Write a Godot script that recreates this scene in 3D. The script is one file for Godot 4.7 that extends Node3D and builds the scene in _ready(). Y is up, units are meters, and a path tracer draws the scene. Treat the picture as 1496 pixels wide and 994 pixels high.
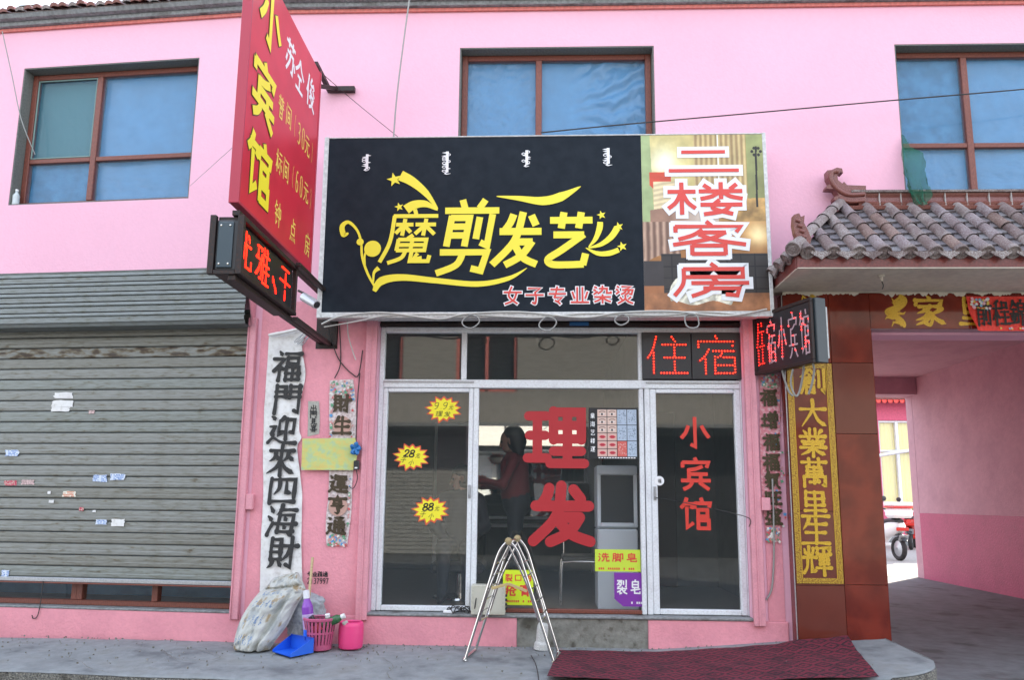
extends Node3D
# A two-storey pink shop building: hair salon, roller shutter, guesthouse signs and a tiled gateway.

const HINGE := -2.581          # where the facade turns back towards the left
const BEND := 0.08727
var M := {}
var taken := {}
var rng := RandomNumberGenerator.new()
var quads_cache := {}

func _ready():
	rng.seed = 7
	set_view()
	make_materials()
	build_ground()
	build_building()
	build_left_wing()
	build_shopfront()
	build_gateway()
	build_yard()
	build_opposite()
	build_signs()
	build_couplets()
	build_street_things()
	build_interior()
	build_wires()

func set_view():
	var c := Camera3D.new()
	c.name = "camera"
	c.projection = Camera3D.PROJECTION_FRUSTUM
	c.near = 0.05
	c.far = 400.0
	c.size = 0.043217
	c.frustum_offset = Vector2(0, 0.001957)
	c.position = Vector3(0, 1.230, 7.000)
	c.basis = Basis(Vector3.UP, 0.03651) * Basis(Vector3.RIGHT, 0.16289) * Basis(Vector3.BACK, 0.00950)
	add_child(c)
	c.current = true
	var env := Environment.new()
	env.background_mode = Environment.BG_SKY
	var sky := Sky.new()
	var sm := ProceduralSkyMaterial.new()
	sm.sky_top_color = Color(0.655, 0.705, 0.785)
	sm.sky_horizon_color = Color(0.93, 0.94, 0.95)
	sm.sky_curve = 0.22
	sm.ground_bottom_color = Color(0.32, 0.31, 0.3)
	sm.ground_horizon_color = Color(0.6, 0.6, 0.6)
	sm.sky_energy_multiplier = 1.0
	sky.sky_material = sm
	env.sky = sky
	env.tonemap_mode = Environment.TONE_MAPPER_LINEAR
	env.tonemap_exposure = 4.6
	env.sdfgi_enabled = true
	env.ssao_enabled = true
	env.ssil_enabled = true
	var we := WorldEnvironment.new()
	we.environment = env
	add_child(we)
	var sun := DirectionalLight3D.new()
	sun.name = "sun"
	sun.light_color = Color(1.0, 0.955, 0.88)
	sun.light_energy = 1.0
	sun.light_angular_distance = 0.53
	sun.shadow_enabled = true
	add_child(sun)
	sun.look_at_from_position(Vector3.ZERO, Vector3(-0.60, -0.42, 0.68))   # behind the building, from its right

# ---------------------------------------------------------------- naming
func numbered(called: String) -> String:
	if not taken.has(called):
		taken[called] = 0
		return called
	taken[called] += 1
	return "%s_%03d" % [called, taken[called]]

func tag(o: Node3D, label: String, category: String, group := ""):
	o.set_meta("label", label)
	o.set_meta("category", category)
	if group != "":
		o.set_meta("group", group)

func thing(called: String, label: String, category: String, at := Vector3.ZERO, turn := 0.0, group := "") -> Node3D:
	var o := Node3D.new()
	o.name = numbered(called)
	add_child(o)
	o.position = at
	o.rotation.y = turn
	tag(o, label, category, group)
	return o

func struct(called: String, st: SurfaceTool, m: Material, parent: Node = null) -> MeshInstance3D:
	var o := obj(called, st, m, parent)
	if parent == null:
		o.set_meta("kind", "structure")
	return o

func obj(called: String, st: SurfaceTool, m: Material, parent: Node = null) -> MeshInstance3D:
	return inst(called, st.commit(), m, parent)

func inst(called: String, mesh: Mesh, m: Material, parent: Node = null, at := Transform3D.IDENTITY) -> MeshInstance3D:
	var o := MeshInstance3D.new()
	o.mesh = mesh
	o.material_override = m
	o.transform = at
	if called in ["flower_print", "small_print", "lit_dots", "handwriting"]:
		o.set_meta("kind", "stuff")       # marks too small to tell apart singly
	if parent == null:
		o.name = numbered(called)
		add_child(o)
	else:
		o.name = called
		parent.add_child(o, true)
	return o

# ---------------------------------------------------------------- shapes
func S() -> SurfaceTool:
	var st := SurfaceTool.new()
	st.begin(Mesh.PRIMITIVE_TRIANGLES)
	return st

func tri(st: SurfaceTool, a: Vector3, b: Vector3, c: Vector3, n: Vector3):
	if (b - a).cross(c - a).dot(n) > 0.0:
		var t := b
		b = c
		c = t
	st.set_normal(n)
	st.add_vertex(a)
	st.set_normal(n)
	st.add_vertex(b)
	st.set_normal(n)
	st.add_vertex(c)

func quad(st: SurfaceTool, a: Vector3, b: Vector3, c: Vector3, d: Vector3, n := Vector3.ZERO):
	if n == Vector3.ZERO:
		n = (b - a).cross(c - a)
		if n.length() < 1e-10:
			n = (c - a).cross(d - a)
		n = n.normalized()
	tri(st, a, b, c, n)
	tri(st, a, c, d, n)

# smooth patch: p[i][j] points
func sheet(st: SurfaceTool, p: Array, out: Vector3 = Vector3.ZERO):
	var r := p.size()
	var c: int = p[0].size()
	var nn := []
	for i in r:
		var row := []
		for j in c:
			var du: Vector3 = p[i][mini(j + 1, c - 1)] - p[i][maxi(j - 1, 0)]
			var dv: Vector3 = p[mini(i + 1, r - 1)][j] - p[maxi(i - 1, 0)][j]
			var n := du.cross(dv).normalized()
			row.append(n)
		nn.append(row)
	for i in r - 1:
		for j in c - 1:
			vtri(st, [p[i][j], p[i][j + 1], p[i + 1][j + 1]], [nn[i][j], nn[i][j + 1], nn[i + 1][j + 1]])
			vtri(st, [p[i][j], p[i + 1][j + 1], p[i + 1][j]], [nn[i][j], nn[i + 1][j + 1], nn[i + 1][j]])

# the same with UVs: u along the rows, v down the columns
func sheet_uv(st: SurfaceTool, p: Array):
	var r := p.size()
	var c: int = p[0].size()
	for i in r - 1:
		for j in c - 1:
			for k in [[0, 0], [0, 1], [1, 1], [0, 0], [1, 1], [1, 0]]:
				st.set_uv(Vector2((j + k[1]) / float(c - 1), (i + k[0]) / float(r - 1)))
				st.add_vertex(p[i + k[0]][j + k[1]])

func vtri(st: SurfaceTool, v: Array, n: Array):
	var s: Vector3 = (v[1] - v[0]).cross(v[2] - v[0])
	var k := [0, 1, 2]
	if s.dot(n[0] + n[1] + n[2]) > 0.0:
		k = [0, 2, 1]
	for i in k:
		st.set_normal(n[i])
		st.add_vertex(v[i])

# box between two corners with chamfered edges
func box(st: SurfaceTool, lo: Vector3, hi: Vector3, bev := 0.0):
	var c := (lo + hi) / 2.0
	var h := (hi - lo).abs() / 2.0
	cbox(st, Transform3D(Basis.IDENTITY, c), h, bev)

func cbox(st: SurfaceTool, t: Transform3D, h: Vector3, bev := 0.0):
	bev = minf(bev, minf(h.x, minf(h.y, h.z)) * 0.6)
	var ax := [t.basis.x, t.basis.y, t.basis.z]
	var hh := [h.x, h.y, h.z]
	for i in 3:
		var j := (i + 1) % 3
		var k := (i + 2) % 3
		for s in [-1.0, 1.0]:
			var f: Vector3 = t.origin + ax[i] * hh[i] * s
			var u: Vector3 = ax[j] * (hh[j] - bev)
			var v: Vector3 = ax[k] * (hh[k] - bev)
			quad(st, f - u - v, f + u - v, f + u + v, f - u + v, (ax[i] * s).normalized())
	if bev <= 0.0:
		return
	for i in 3:
		var j := (i + 1) % 3
		var k := (i + 2) % 3
		var along: Vector3 = ax[i] * (hh[i] - bev)
		for sj in [-1.0, 1.0]:
			for sk in [-1.0, 1.0]:
				var a: Vector3 = t.origin + ax[j] * hh[j] * sj + ax[k] * (hh[k] - bev) * sk
				var b: Vector3 = t.origin + ax[j] * (hh[j] - bev) * sj + ax[k] * hh[k] * sk
				quad(st, a - along, a + along, b + along, b - along, (ax[j] * sj + ax[k] * sk).normalized())
	for sx in [-1.0, 1.0]:
		for sy in [-1.0, 1.0]:
			for sz in [-1.0, 1.0]:
				var q := [t.origin + ax[0] * h.x * sx + ax[1] * (h.y - bev) * sy + ax[2] * (h.z - bev) * sz,
					t.origin + ax[0] * (h.x - bev) * sx + ax[1] * h.y * sy + ax[2] * (h.z - bev) * sz,
					t.origin + ax[0] * (h.x - bev) * sx + ax[1] * (h.y - bev) * sy + ax[2] * h.z * sz]
				tri(st, q[0], q[1], q[2], (ax[0] * sx + ax[1] * sy + ax[2] * sz).normalized())

# bar of rectangular section from a to b
func bar(st: SurfaceTool, a: Vector3, b: Vector3, w: float, h: float, up := Vector3.UP, bev := 0.002):
	var d := (b - a).normalized()
	if absf(d.dot(up)) > 0.98:
		up = Vector3.BACK if absf(d.z) < 0.9 else Vector3.RIGHT
	var side := d.cross(up).normalized()
	var u := side.cross(d).normalized()
	cbox(st, Transform3D(Basis(d, u, side), (a + b) / 2.0), Vector3(a.distance_to(b) / 2.0, h / 2.0, w / 2.0), bev)

func smooth_path(pts: Array, n := 6) -> PackedVector3Array:
	var out := PackedVector3Array()
	for i in pts.size() - 1:
		var p0: Vector3 = pts[maxi(i - 1, 0)]
		var p1: Vector3 = pts[i]
		var p2: Vector3 = pts[i + 1]
		var p3: Vector3 = pts[mini(i + 2, pts.size() - 1)]
		for k in n:
			out.append(p1.cubic_interpolate(p2, p0, p3, float(k) / n))
	out.append(pts[pts.size() - 1])
	return out

# round tube along points; radius is a number or a list, one for each point
func tube(st: SurfaceTool, pts, r, sides := 8, caps := true, squash := 1.0):
	var n: int = pts.size()
	var t0: Vector3 = (pts[1] - pts[0]).normalized()
	var u := t0.cross(Vector3.UP if absf(t0.y) < 0.9 else Vector3.RIGHT).normalized()
	var rings := []
	var norms := []
	for i in n:
		var t: Vector3 = (pts[mini(i + 1, n - 1)] - pts[maxi(i - 1, 0)]).normalized()
		u = (u - t * u.dot(t)).normalized()
		var v := t.cross(u)
		var rr: float = r[i] if r is Array or r is PackedFloat32Array else r
		var ring := []
		var nr := []
		for k in sides:
			var a := TAU * k / sides
			var dd := u * cos(a) + v * sin(a) * squash
			ring.append(pts[i] + dd * rr)
			nr.append((u * cos(a) * squash + v * sin(a)).normalized())
		rings.append(ring)
		norms.append(nr)
	for i in n - 1:
		for k in sides:
			var l := (k + 1) % sides
			vtri(st, [rings[i][k], rings[i][l], rings[i + 1][l]], [norms[i][k], norms[i][l], norms[i + 1][l]])
			vtri(st, [rings[i][k], rings[i + 1][l], rings[i + 1][k]], [norms[i][k], norms[i + 1][l], norms[i + 1][k]])
	if caps:
		for e in [0, n - 1]:
			var t: Vector3 = (pts[1] - pts[0]).normalized() * -1.0 if e == 0 else (pts[n - 1] - pts[n - 2]).normalized()
			for k in range(1, sides - 1):
				tri(st, rings[e][0], rings[e][k], rings[e][k + 1], t)

# lathe: profile of Vector2(radius, height) round the y axis of t
func lathe(st: SurfaceTool, prof: Array, sides: int, t := Transform3D.IDENTITY):
	for i in prof.size() - 1:
		var a: Vector2 = prof[i]
		var b: Vector2 = prof[i + 1]
		var d := b - a
		var nn := Vector2(d.y, -d.x).normalized()
		for k in sides:
			var a0 := TAU * k / sides
			var a1 := TAU * (k + 1) / sides
			var p := func(q: Vector2, an: float) -> Vector3: return t * Vector3(q.x * cos(an), q.y, q.x * sin(an))
			var m := func(an: float) -> Vector3: return (t.basis * Vector3(nn.x * cos(an), nn.y, nn.x * sin(an))).normalized()
			var n0: Vector3 = m.call(a0)
			var n1: Vector3 = m.call(a1)
			if a.x > 1e-6:
				vtri(st, [p.call(a, a0), p.call(a, a1), p.call(b, a1)], [n0, n1, n1])
			if b.x > 1e-6:
				vtri(st, [p.call(a, a0), p.call(b, a1), p.call(b, a0)], [n0, n1, n0])

# extruded flat outline: poly in the x-y plane of t, from z=0 to z=depth
func prism(st: SurfaceTool, poly: PackedVector2Array, depth: float, t := Transform3D.IDENTITY):
	var idx := Geometry2D.triangulate_polygon(poly)
	var nz := t.basis.z.normalized()
	for i in range(0, idx.size(), 3):
		var q := []
		for k in 3:
			q.append(poly[idx[i + k]])
		tri(st, t * Vector3(q[0].x, q[0].y, depth), t * Vector3(q[1].x, q[1].y, depth), t * Vector3(q[2].x, q[2].y, depth), nz)
		tri(st, t * Vector3(q[0].x, q[0].y, 0), t * Vector3(q[1].x, q[1].y, 0), t * Vector3(q[2].x, q[2].y, 0), -nz)
	var cw := Geometry2D.is_polygon_clockwise(poly)
	for i in poly.size():
		var a := poly[i]
		var b := poly[(i + 1) % poly.size()]
		var e := (b - a).normalized()
		var o := Vector2(-e.y, e.x) if cw else Vector2(e.y, -e.x)
		quad(st, t * Vector3(a.x, a.y, 0), t * Vector3(b.x, b.y, 0), t * Vector3(b.x, b.y, depth), t * Vector3(a.x, a.y, depth), (t.basis * Vector3(o.x, o.y, 0)).normalized())

# profile in y-z swept along x from x0 to x1 (profile is an open line of Vector2(y, z), outside towards +z)
func extrude_x(st: SurfaceTool, prof: Array, x0: float, x1: float, ends := false):
	for i in prof.size() - 1:
		var a: Vector2 = prof[i]
		var b: Vector2 = prof[i + 1]
		var n := Vector3(0, b.y - a.y, -(b.x - a.x)).normalized()
		quad(st, Vector3(x0, a.x, a.y), Vector3(x1, a.x, a.y), Vector3(x1, b.x, b.y), Vector3(x0, b.x, b.y), n)
	if ends:
		var poly := PackedVector2Array()
		for q in prof:
			poly.append(q)
		var idx := Geometry2D.triangulate_polygon(poly)
		for i in range(0, idx.size(), 3):
			for x in [x0, x1]:
				var q := []
				for k in 3:
					q.append(Vector3(x, poly[idx[i + k]].x, poly[idx[i + k]].y))
				tri(st, q[0], q[1], q[2], Vector3(-1 if x == x0 else 1, 0, 0))

# wall of a given thickness (front at z = zf) with rectangular openings [x0, y0, x1, y1]
func holed_wall(st: SurfaceTool, x0: float, y0: float, x1: float, y1: float, holes: Array, zf: float, zb: float):
	var xs := [x0, x1]
	var ys := [y0, y1]
	for h in holes:
		for v in [h[0], h[2]]:
			if v > x0 and v < x1 and not xs.has(v):
				xs.append(v)
		for v in [h[1], h[3]]:
			if v > y0 and v < y1 and not ys.has(v):
				ys.append(v)
	xs.sort()
	ys.sort()
	var open := func(i: int, j: int) -> bool:
		if i < 0 or j < 0 or i >= xs.size() - 1 or j >= ys.size() - 1:
			return true
		var cx: float = (xs[i] + xs[i + 1]) / 2.0
		var cy: float = (ys[j] + ys[j + 1]) / 2.0
		for h in holes:
			if cx > h[0] and cx < h[2] and cy > h[1] and cy < h[3]:
				return true
		return false
	for i in xs.size() - 1:
		for j in ys.size() - 1:
			if open.call(i, j):
				continue
			var a: float = xs[i]
			var b: float = xs[i + 1]
			var c: float = ys[j]
			var d: float = ys[j + 1]
			quad(st, Vector3(a, c, zf), Vector3(b, c, zf), Vector3(b, d, zf), Vector3(a, d, zf), Vector3.BACK)
			quad(st, Vector3(a, c, zb), Vector3(b, c, zb), Vector3(b, d, zb), Vector3(a, d, zb), Vector3.FORWARD)
			if open.call(i - 1, j):
				quad(st, Vector3(a, c, zf), Vector3(a, d, zf), Vector3(a, d, zb), Vector3(a, c, zb), Vector3.LEFT)
			if open.call(i + 1, j):
				quad(st, Vector3(b, c, zf), Vector3(b, d, zf), Vector3(b, d, zb), Vector3(b, c, zb), Vector3.RIGHT)
			if open.call(i, j - 1):
				quad(st, Vector3(a, c, zf), Vector3(b, c, zf), Vector3(b, c, zb), Vector3(a, c, zb), Vector3.DOWN)
			if open.call(i, j + 1):
				quad(st, Vector3(a, d, zf), Vector3(b, d, zf), Vector3(b, d, zb), Vector3(a, d, zb), Vector3.UP)

# flat rectangle with UVs: origin corner o (top-left), u to the right, v down
func print_quad(st: SurfaceTool, o: Vector3, u: Vector3, v: Vector3):
	var n := v.cross(u).normalized()
	var pts := [o, o + u, o + u + v, o + v]
	var uv := [Vector2(0, 0), Vector2(1, 0), Vector2(1, 1), Vector2(0, 1)]
	for k in [0, 1, 2, 0, 2, 3]:
		st.set_normal(n)
		st.set_uv(uv[k])
		st.add_vertex(pts[k])

# ---------------------------------------------------------------- materials
func lin(r: float, g: float, b: float, a := 1.0) -> Color:
	var c := Color(r, g, b).linear_to_srgb()
	c.a = a
	return c

func noise_tex(freq: float, stops: Array, kind := FastNoiseLite.TYPE_SIMPLEX_SMOOTH, octaves := 4, size := 512, sd := 1, normal := 0.0) -> NoiseTexture2D:
	var t := NoiseTexture2D.new()
	t.width = size
	t.height = size
	t.seamless = true
	t.seamless_blend_skirt = 0.25
	t.generate_mipmaps = false
	var n := FastNoiseLite.new()
	n.noise_type = kind
	n.frequency = freq
	n.fractal_octaves = octaves
	n.fractal_gain = 0.55
	n.seed = sd
	t.noise = n
	if normal > 0.0:
		t.as_normal_map = true
		t.bump_strength = normal
	elif stops.size():
		var g := Gradient.new()
		var off := PackedFloat32Array()
		var col := PackedColorArray()
		for s in stops:
			off.append(s[0])
			col.append(s[1])
		g.offsets = off
		g.colors = col
		t.color_ramp = g
	return t

func plain(color: Color, rough := 0.6, metal := 0.0, spec := 0.5) -> StandardMaterial3D:
	var m := StandardMaterial3D.new()
	m.albedo_color = color
	m.roughness = rough
	m.metallic = metal
	m.metallic_specular = spec
	return m

# colour pattern (tile metres wide) times a second, coarser pattern of stains, with fine relief
func textured(tex: Texture2D, tile: float, rough: float, metal := 0.0, coarse: Texture2D = null, coarse_tile := 3.0, bump: Texture2D = null, bump_cm := 0.0, world := true) -> StandardMaterial3D:
	var m := plain(Color.WHITE, rough, metal)
	m.albedo_texture = tex
	m.uv1_triplanar = true
	m.uv1_world_triplanar = world
	m.uv1_scale = Vector3.ONE / tile
	if coarse:
		m.detail_enabled = true
		m.detail_albedo = coarse
		m.detail_blend_mode = BaseMaterial3D.BLEND_MODE_MUL
		m.detail_uv_layer = BaseMaterial3D.DETAIL_UV_2
		m.uv2_triplanar = true
		m.uv2_world_triplanar = world
		m.uv2_scale = Vector3.ONE / coarse_tile
	if bump:
		m.heightmap_enabled = true
		m.heightmap_texture = bump
		m.heightmap_scale = bump_cm
	return m

func glow(color: Color, energy: float) -> StandardMaterial3D:
	var m := plain(color, 0.4)
	m.emission_enabled = true
	m.emission = color
	m.emission_energy_multiplier = energy
	return m

func glass(alpha: float, tint := Color(0.8, 0.9, 0.9)) -> StandardMaterial3D:
	var m := plain(Color(tint.r, tint.g, tint.b, alpha), 0.02)
	m.transparency = BaseMaterial3D.TRANSPARENCY_ALPHA
	return m

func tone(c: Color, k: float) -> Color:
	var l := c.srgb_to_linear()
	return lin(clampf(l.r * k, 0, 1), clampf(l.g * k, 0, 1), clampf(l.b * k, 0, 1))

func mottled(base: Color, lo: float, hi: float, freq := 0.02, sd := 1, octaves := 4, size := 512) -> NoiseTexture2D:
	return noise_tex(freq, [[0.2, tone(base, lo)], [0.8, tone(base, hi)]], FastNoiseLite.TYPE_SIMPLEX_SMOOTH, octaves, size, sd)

# ---------------------------------------------------------------- writing
# Strokes of each written sign on a 100 x 100 grid, y down. ';' parts strokes, '~' marks a curved one, '@' sets a component into a box.
var GLYPH := {
	"口": "12,12 12,92;12,15 88,15 88,92;12,86 88,86",
	"日": "16,6 16,96;16,8 84,8 84,96;16,50 84,50;16,91 84,91",
	"目": "16,4 16,97;16,6 84,6 84,97;16,35 84,35;16,64 84,64;16,94 84,94",
	"木": "4,30 96,30;50,3 50,98;~48,32 30,62 5,80;~52,32 70,62 95,80",
	"氵": "~25,8 60,25;~8,38 45,52;~8,95 30,80 62,60",
	"宀": "48,0 54,30;8,38 8,80;8,38 92,38 86,80",
	"亻": "~75,2 50,35 8,60;56,36 56,98",
	"火": "20,28 32,56;84,24 68,52;~50,3 48,50 8,97;~52,50 70,80 95,97",
	"女": "~45,2 30,55 75,95;~72,30 55,75 10,97;3,33 97,33",
	"艹": "3,50 97,50;30,5 30,95;70,5 70,95",
	"刂": "25,15 25,70;80,2 80,94 60,84",
	"大": "5,35 95,35;~50,3 48,40 8,97;~52,38 70,75 97,96",
	"土": "12,38 88,38;50,5 50,90;3,92 97,92",
	"王": "8,10 92,10;12,48 88,48;3,92 97,92;50,10 50,92",
	"门": "15,2 27,15;10,22 10,98;35,12 90,12 90,95 74,90",
	"辶": "10,8 20,18;6,40 24,40 14,62 22,76;~3,92 20,78 50,92 98,94",
	"二": "22,20 78,20;5,85 95,85",
	"楼": "@木 0 2 38 98;48,12 56,24;90,10 82,24;42,30 97,30;70,5 70,52;~68,32 58,45 44,52;~72,32 82,45 97,52;@女 42 55 98 98",
	"客": "@宀 0 0 100 38;~42,24 30,40 12,52;38,32 72,32;~72,32 50,52 5,68;~38,38 60,55 97,68;@口 22 66 78 100",
	"房": "50,0 57,12;15,16 90,16 90,40 15,40;~15,16 14,60 3,95;52,44 57,55;25,58 97,58;~52,58 45,80 25,97;40,74 85,74 82,95 68,92",
	"小": "50,3 50,95 36,88;~28,30 20,50 5,68;~72,30 82,48 95,66",
	"宾": "@宀 0 0 100 36;~72,26 50,34 28,37;28,34 28,70;28,50 88,50;66,50 66,70;3,70 97,70;~38,76 28,88 10,97;~62,76 76,86 92,97",
	"馆": "~22,2 15,20 3,32;10,20 42,20 36,34;22,30 22,92 42,78;68,2 72,12;48,18 48,34;48,18 97,18 94,32;58,34 58,97;58,38 88,38 88,58 58,58;58,70 92,70 92,94 58,94",
	"理": "@王 0 8 36 92;46,8 46,56;46,10 94,10 94,56;46,32 94,32;46,54 94,54;70,10 70,92;46,74 94,74;40,94 99,94",
	"发": "~30,8 26,22 16,38;8,38 95,38;~50,4 42,55 4,97;40,57 80,57;~80,57 62,82 32,98;~44,62 66,85 97,97;70,10 82,26",
	"魔": "50,0 54,8;12,12 97,12;~13,12 14,60 2,97;20,28 52,28;35,18 35,48;34,30 22,44;36,30 50,42;58,28 96,28;76,18 76,48;75,30 60,45;77,30 97,46;56,48 48,54;30,56 30,76;30,56 84,56 84,76 30,76;57,56 57,76;30,66 84,66;~48,76 42,90 18,99;60,76 60,96 95,96 96,86;72,82 67,91 81,90",
	"剪": "30,0 36,10;70,0 63,10;3,14 97,14;16,22 16,62;16,24 48,24 48,62;16,36 48,36;16,48 48,48;66,24 66,52;88,20 88,62 76,58;8,71 90,71 85,96 68,93;~48,70 40,88 8,99",
	"艺": "@艹 2 0 98 30;18,42 82,42;~82,42 40,70 14,86 24,96 60,97 92,96;92,96 94,78",
	"子": "15,12 80,12 52,34;~52,34 58,60 54,94 38,88;3,48 97,48",
	"专": "15,18 85,18;5,42 95,42;~50,2 42,42 34,62;34,62 76,62 52,84;~38,78 56,88 66,98",
	"业": "36,10 36,90;64,10 64,90;10,35 22,72;90,35 78,72;3,92 97,92",
	"染": "8,8 20,14;3,24 15,30;4,50 24,34;~50,2 48,28 26,46;32,18 74,18 72,42 94,42 94,34;@木 3 48 97 100",
	"烫": "8,6 18,12;3,22 14,28;3,48 20,34;32,8 82,8 52,24;36,26 90,26 84,50 72,48;~54,28 48,40 30,50;~72,28 66,42 52,52;@火 5 52 95 100",
	"苏": "@艹 2 0 98 28;15,42 76,42 72,92 56,88;~44,30 42,60 8,97;~14,54 8,66 3,74;~84,54 90,64 96,74",
	"仝": "~50,2 34,26 3,46;~50,2 66,26 97,46;28,55 72,55;50,55 50,92;10,93 90,93",
	"俊": "@亻 0 0 32 100;~60,2 46,24 74,22;76,14 88,28;~54,34 46,46 38,52;~74,34 82,42 94,50;~58,48 48,62 36,70;52,58 84,58;~84,58 66,84 36,98;~52,66 70,84 98,98",
	"普": "30,2 36,12;70,2 64,12;8,16 92,16;38,18 38,44;62,18 62,44;16,26 24,38;84,26 76,38;3,46 97,46;@日 22 52 78 100",
	"间": "@门 0 0 100 100;@日 28 32 72 84",
	"元": "20,12 80,12;4,38 96,38;~38,38 34,70 6,96;60,38 60,92 94,92 96,74",
	"标": "@木 0 0 40 100;50,12 92,12;42,36 99,36;70,36 70,96 58,88;~52,54 48,68 42,80;~86,54 92,66 98,78",
	"钟": "~22,2 16,18 3,34;16,18 42,18;12,38 40,38;4,56 42,56;24,38 24,92 42,78;50,24 50,62;50,26 94,26 94,62;50,60 94,60;72,3 72,98",
	"点": "50,2 50,34;50,18 88,18;22,36 22,70;22,36 78,36 78,70;22,68 78,68;~16,78 10,90 4,97;36,80 40,94;60,80 64,94;82,78 92,96",
	"住": "@亻 0 0 34 100;62,2 70,14;40,22 96,22;44,55 92,55;36,94 99,94;68,22 68,94",
	"宿": "@宀 0 0 100 36;~32,34 22,52 6,66;24,52 24,98;42,38 96,38;66,38 58,52;46,52 46,98;46,54 92,54 92,98;46,74 92,74;46,94 92,94",
	"尤": "10,35 92,35;~50,3 46,60 8,97;60,35 60,92 95,92 96,74;68,10 80,22",
	"雅": "8,12 48,12;14,12 12,40;4,42 52,42;38,12 38,92 28,88;~36,44 22,70 3,84;~62,2 56,22 46,38;56,26 56,98;80,4 84,16;56,24 98,24;56,46 94,46;56,68 94,68;54,94 99,94;76,24 76,94",
	"干": "15,12 85,12;4,48 96,48;50,12 50,98",
	"、": "~20,60 60,95",
	"福": "22,2 30,14;4,26 40,26 6,66;~24,48 24,98;28,52 40,64;46,8 98,8;54,22 54,42;54,22 92,22 92,42 54,42;50,54 50,98;50,54 96,54 96,98;50,75 96,75;50,95 96,95;73,54 73,95",
	"門": "8,6 8,98;8,8 42,8 42,45;8,26 42,26;8,43 42,43;92,6 92,96 80,90;58,6 58,45;58,8 92,8;58,26 92,26;58,43 92,43",
	"迎": "@辶 0 0 100 100;~52,10 42,18 36,22;38,20 38,66 56,54;64,16 92,16 90,60 80,58;64,16 64,80",
	"來": "10,18 90,18;50,2 50,98;~28,24 24,40 10,52;30,34 42,50;~74,24 70,40 58,52;76,34 92,50;~48,52 34,74 4,92;~52,52 68,74 97,92",
	"四": "8,15 8,92;8,17 92,17 92,92;8,88 92,88;~38,18 38,45 22,64;62,18 62,58 80,60",
	"海": "@氵 0 0 30 100;~48,3 42,18 32,30;44,16 97,16;42,32 36,86;42,32 90,32 84,94 72,90;30,60 99,60;36,84 90,84;60,38 66,50;58,66 64,76",
	"財": "10,6 10,72;10,8 42,8 42,72;10,28 42,28;10,48 42,48;10,70 42,70;~16,76 12,88 2,97;36,76 48,94;54,28 99,28;80,3 80,96 66,88;~78,30 68,56 50,74",
	"出": "50,2 50,96;18,16 18,46 82,46;82,16 82,46;8,58 8,94 92,94;92,58 92,94",
	"見": "@目 22 2 78 64;~36,66 30,84 6,97;62,66 62,94 94,94 96,78",
	"喜": "18,10 82,10;50,0 50,28;26,26 74,26;@口 26 34 74 52;34,56 40,64;66,56 60,64;5,68 95,68;@口 24 76 76 100",
	"生": "~28,4 22,22 6,44;20,26 88,26;16,56 84,56;3,94 97,94;52,3 52,94",
	"運": "@辶 0 0 100 100;36,8 36,20;36,8 96,8 94,20;@日 46 32 88 60;40,24 92,24;36,70 98,70;67,16 67,86",
	"亨": "50,0 54,12;5,16 95,16;@口 26 24 74 46;18,56 80,56 54,70;~54,68 58,84 52,97 38,92",
	"通": "@辶 0 0 100 100;44,8 86,8 66,22;60,14 74,24;44,28 44,84;44,30 92,30 92,82 82,80;44,46 92,46;44,62 92,62;68,30 68,82",
	"增": "@土 0 14 34 90;54,2 60,14;88,2 80,14;44,18 44,50;44,18 98,18 98,50 44,50;71,18 71,50;58,24 62,44;84,24 80,44;@日 50 56 92 100",
	"氣": "~30,2 22,16 6,28;22,14 92,14;20,26 84,26;18,38 80,38;~80,38 84,80 98,94;22,48 30,56;58,46 50,56;14,62 66,62;40,44 40,98;~38,64 28,80 10,90;~42,64 52,76 66,86",
	"旺": "@日 0 12 34 88;@王 42 8 100 92",
	"盛": "14,14 98,14;~14,14 12,44 2,60;18,32 44,32 42,52 34,50;~56,2 62,36 84,58 94,56;~86,26 74,44 52,58;74,2 84,10;18,68 18,92;18,68 82,68 82,92;40,68 40,92;60,68 60,92;3,94 97,94",
	"創": "~34,2 22,20 3,34;~34,2 46,16 60,28;34,24 38,32;14,38 52,38 52,58 14,58;14,48 52,48;~14,38 14,70 4,92;@口 20 68 54 96;@刂 62 0 100 100",
	"業": "40,2 40,26;60,2 60,26;18,8 28,22;82,8 72,22;5,28 95,28;32,34 38,42;68,34 62,42;12,46 88,46;18,56 82,56;5,68 95,68;50,46 50,99;~48,68 32,84 6,94;~52,68 68,84 94,94",
	"萬": "@艹 4 0 96 24;24,30 24,58;24,30 76,30 76,58;24,44 76,44;24,57 76,57;50,30 50,86;12,66 12,98;12,66 90,66 88,96 78,94;34,84 64,82;60,72 68,86",
	"里": "18,6 18,54;18,8 82,8 82,54;18,30 82,30;18,53 82,53;50,8 50,92;14,73 86,73;3,93 97,93",
	"輝": "22,2 22,36;6,10 14,28;38,8 32,28;2,38 46,38;~16,38 14,70 2,90;30,38 30,86 48,84;52,6 52,20;52,6 98,6 96,20;@日 56 32 96 62;54,26 98,26;50,74 99,74;76,16 76,98",
	"前": "30,0 36,14;70,0 63,14;3,20 97,20;14,34 14,98;14,36 48,36 48,96 38,92;14,54 48,54;14,72 48,72;64,36 64,76;88,30 88,96 76,90",
	"禾": "~70,2 45,10 15,14;5,32 95,32;50,10 50,98;~48,36 30,60 4,76;~52,38 70,58 96,74",
	"程": "@禾 0 0 46 100;@口 54 4 94 34;54,46 96,46;54,68 96,68;48,94 99,94;75,46 75,94",
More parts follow.
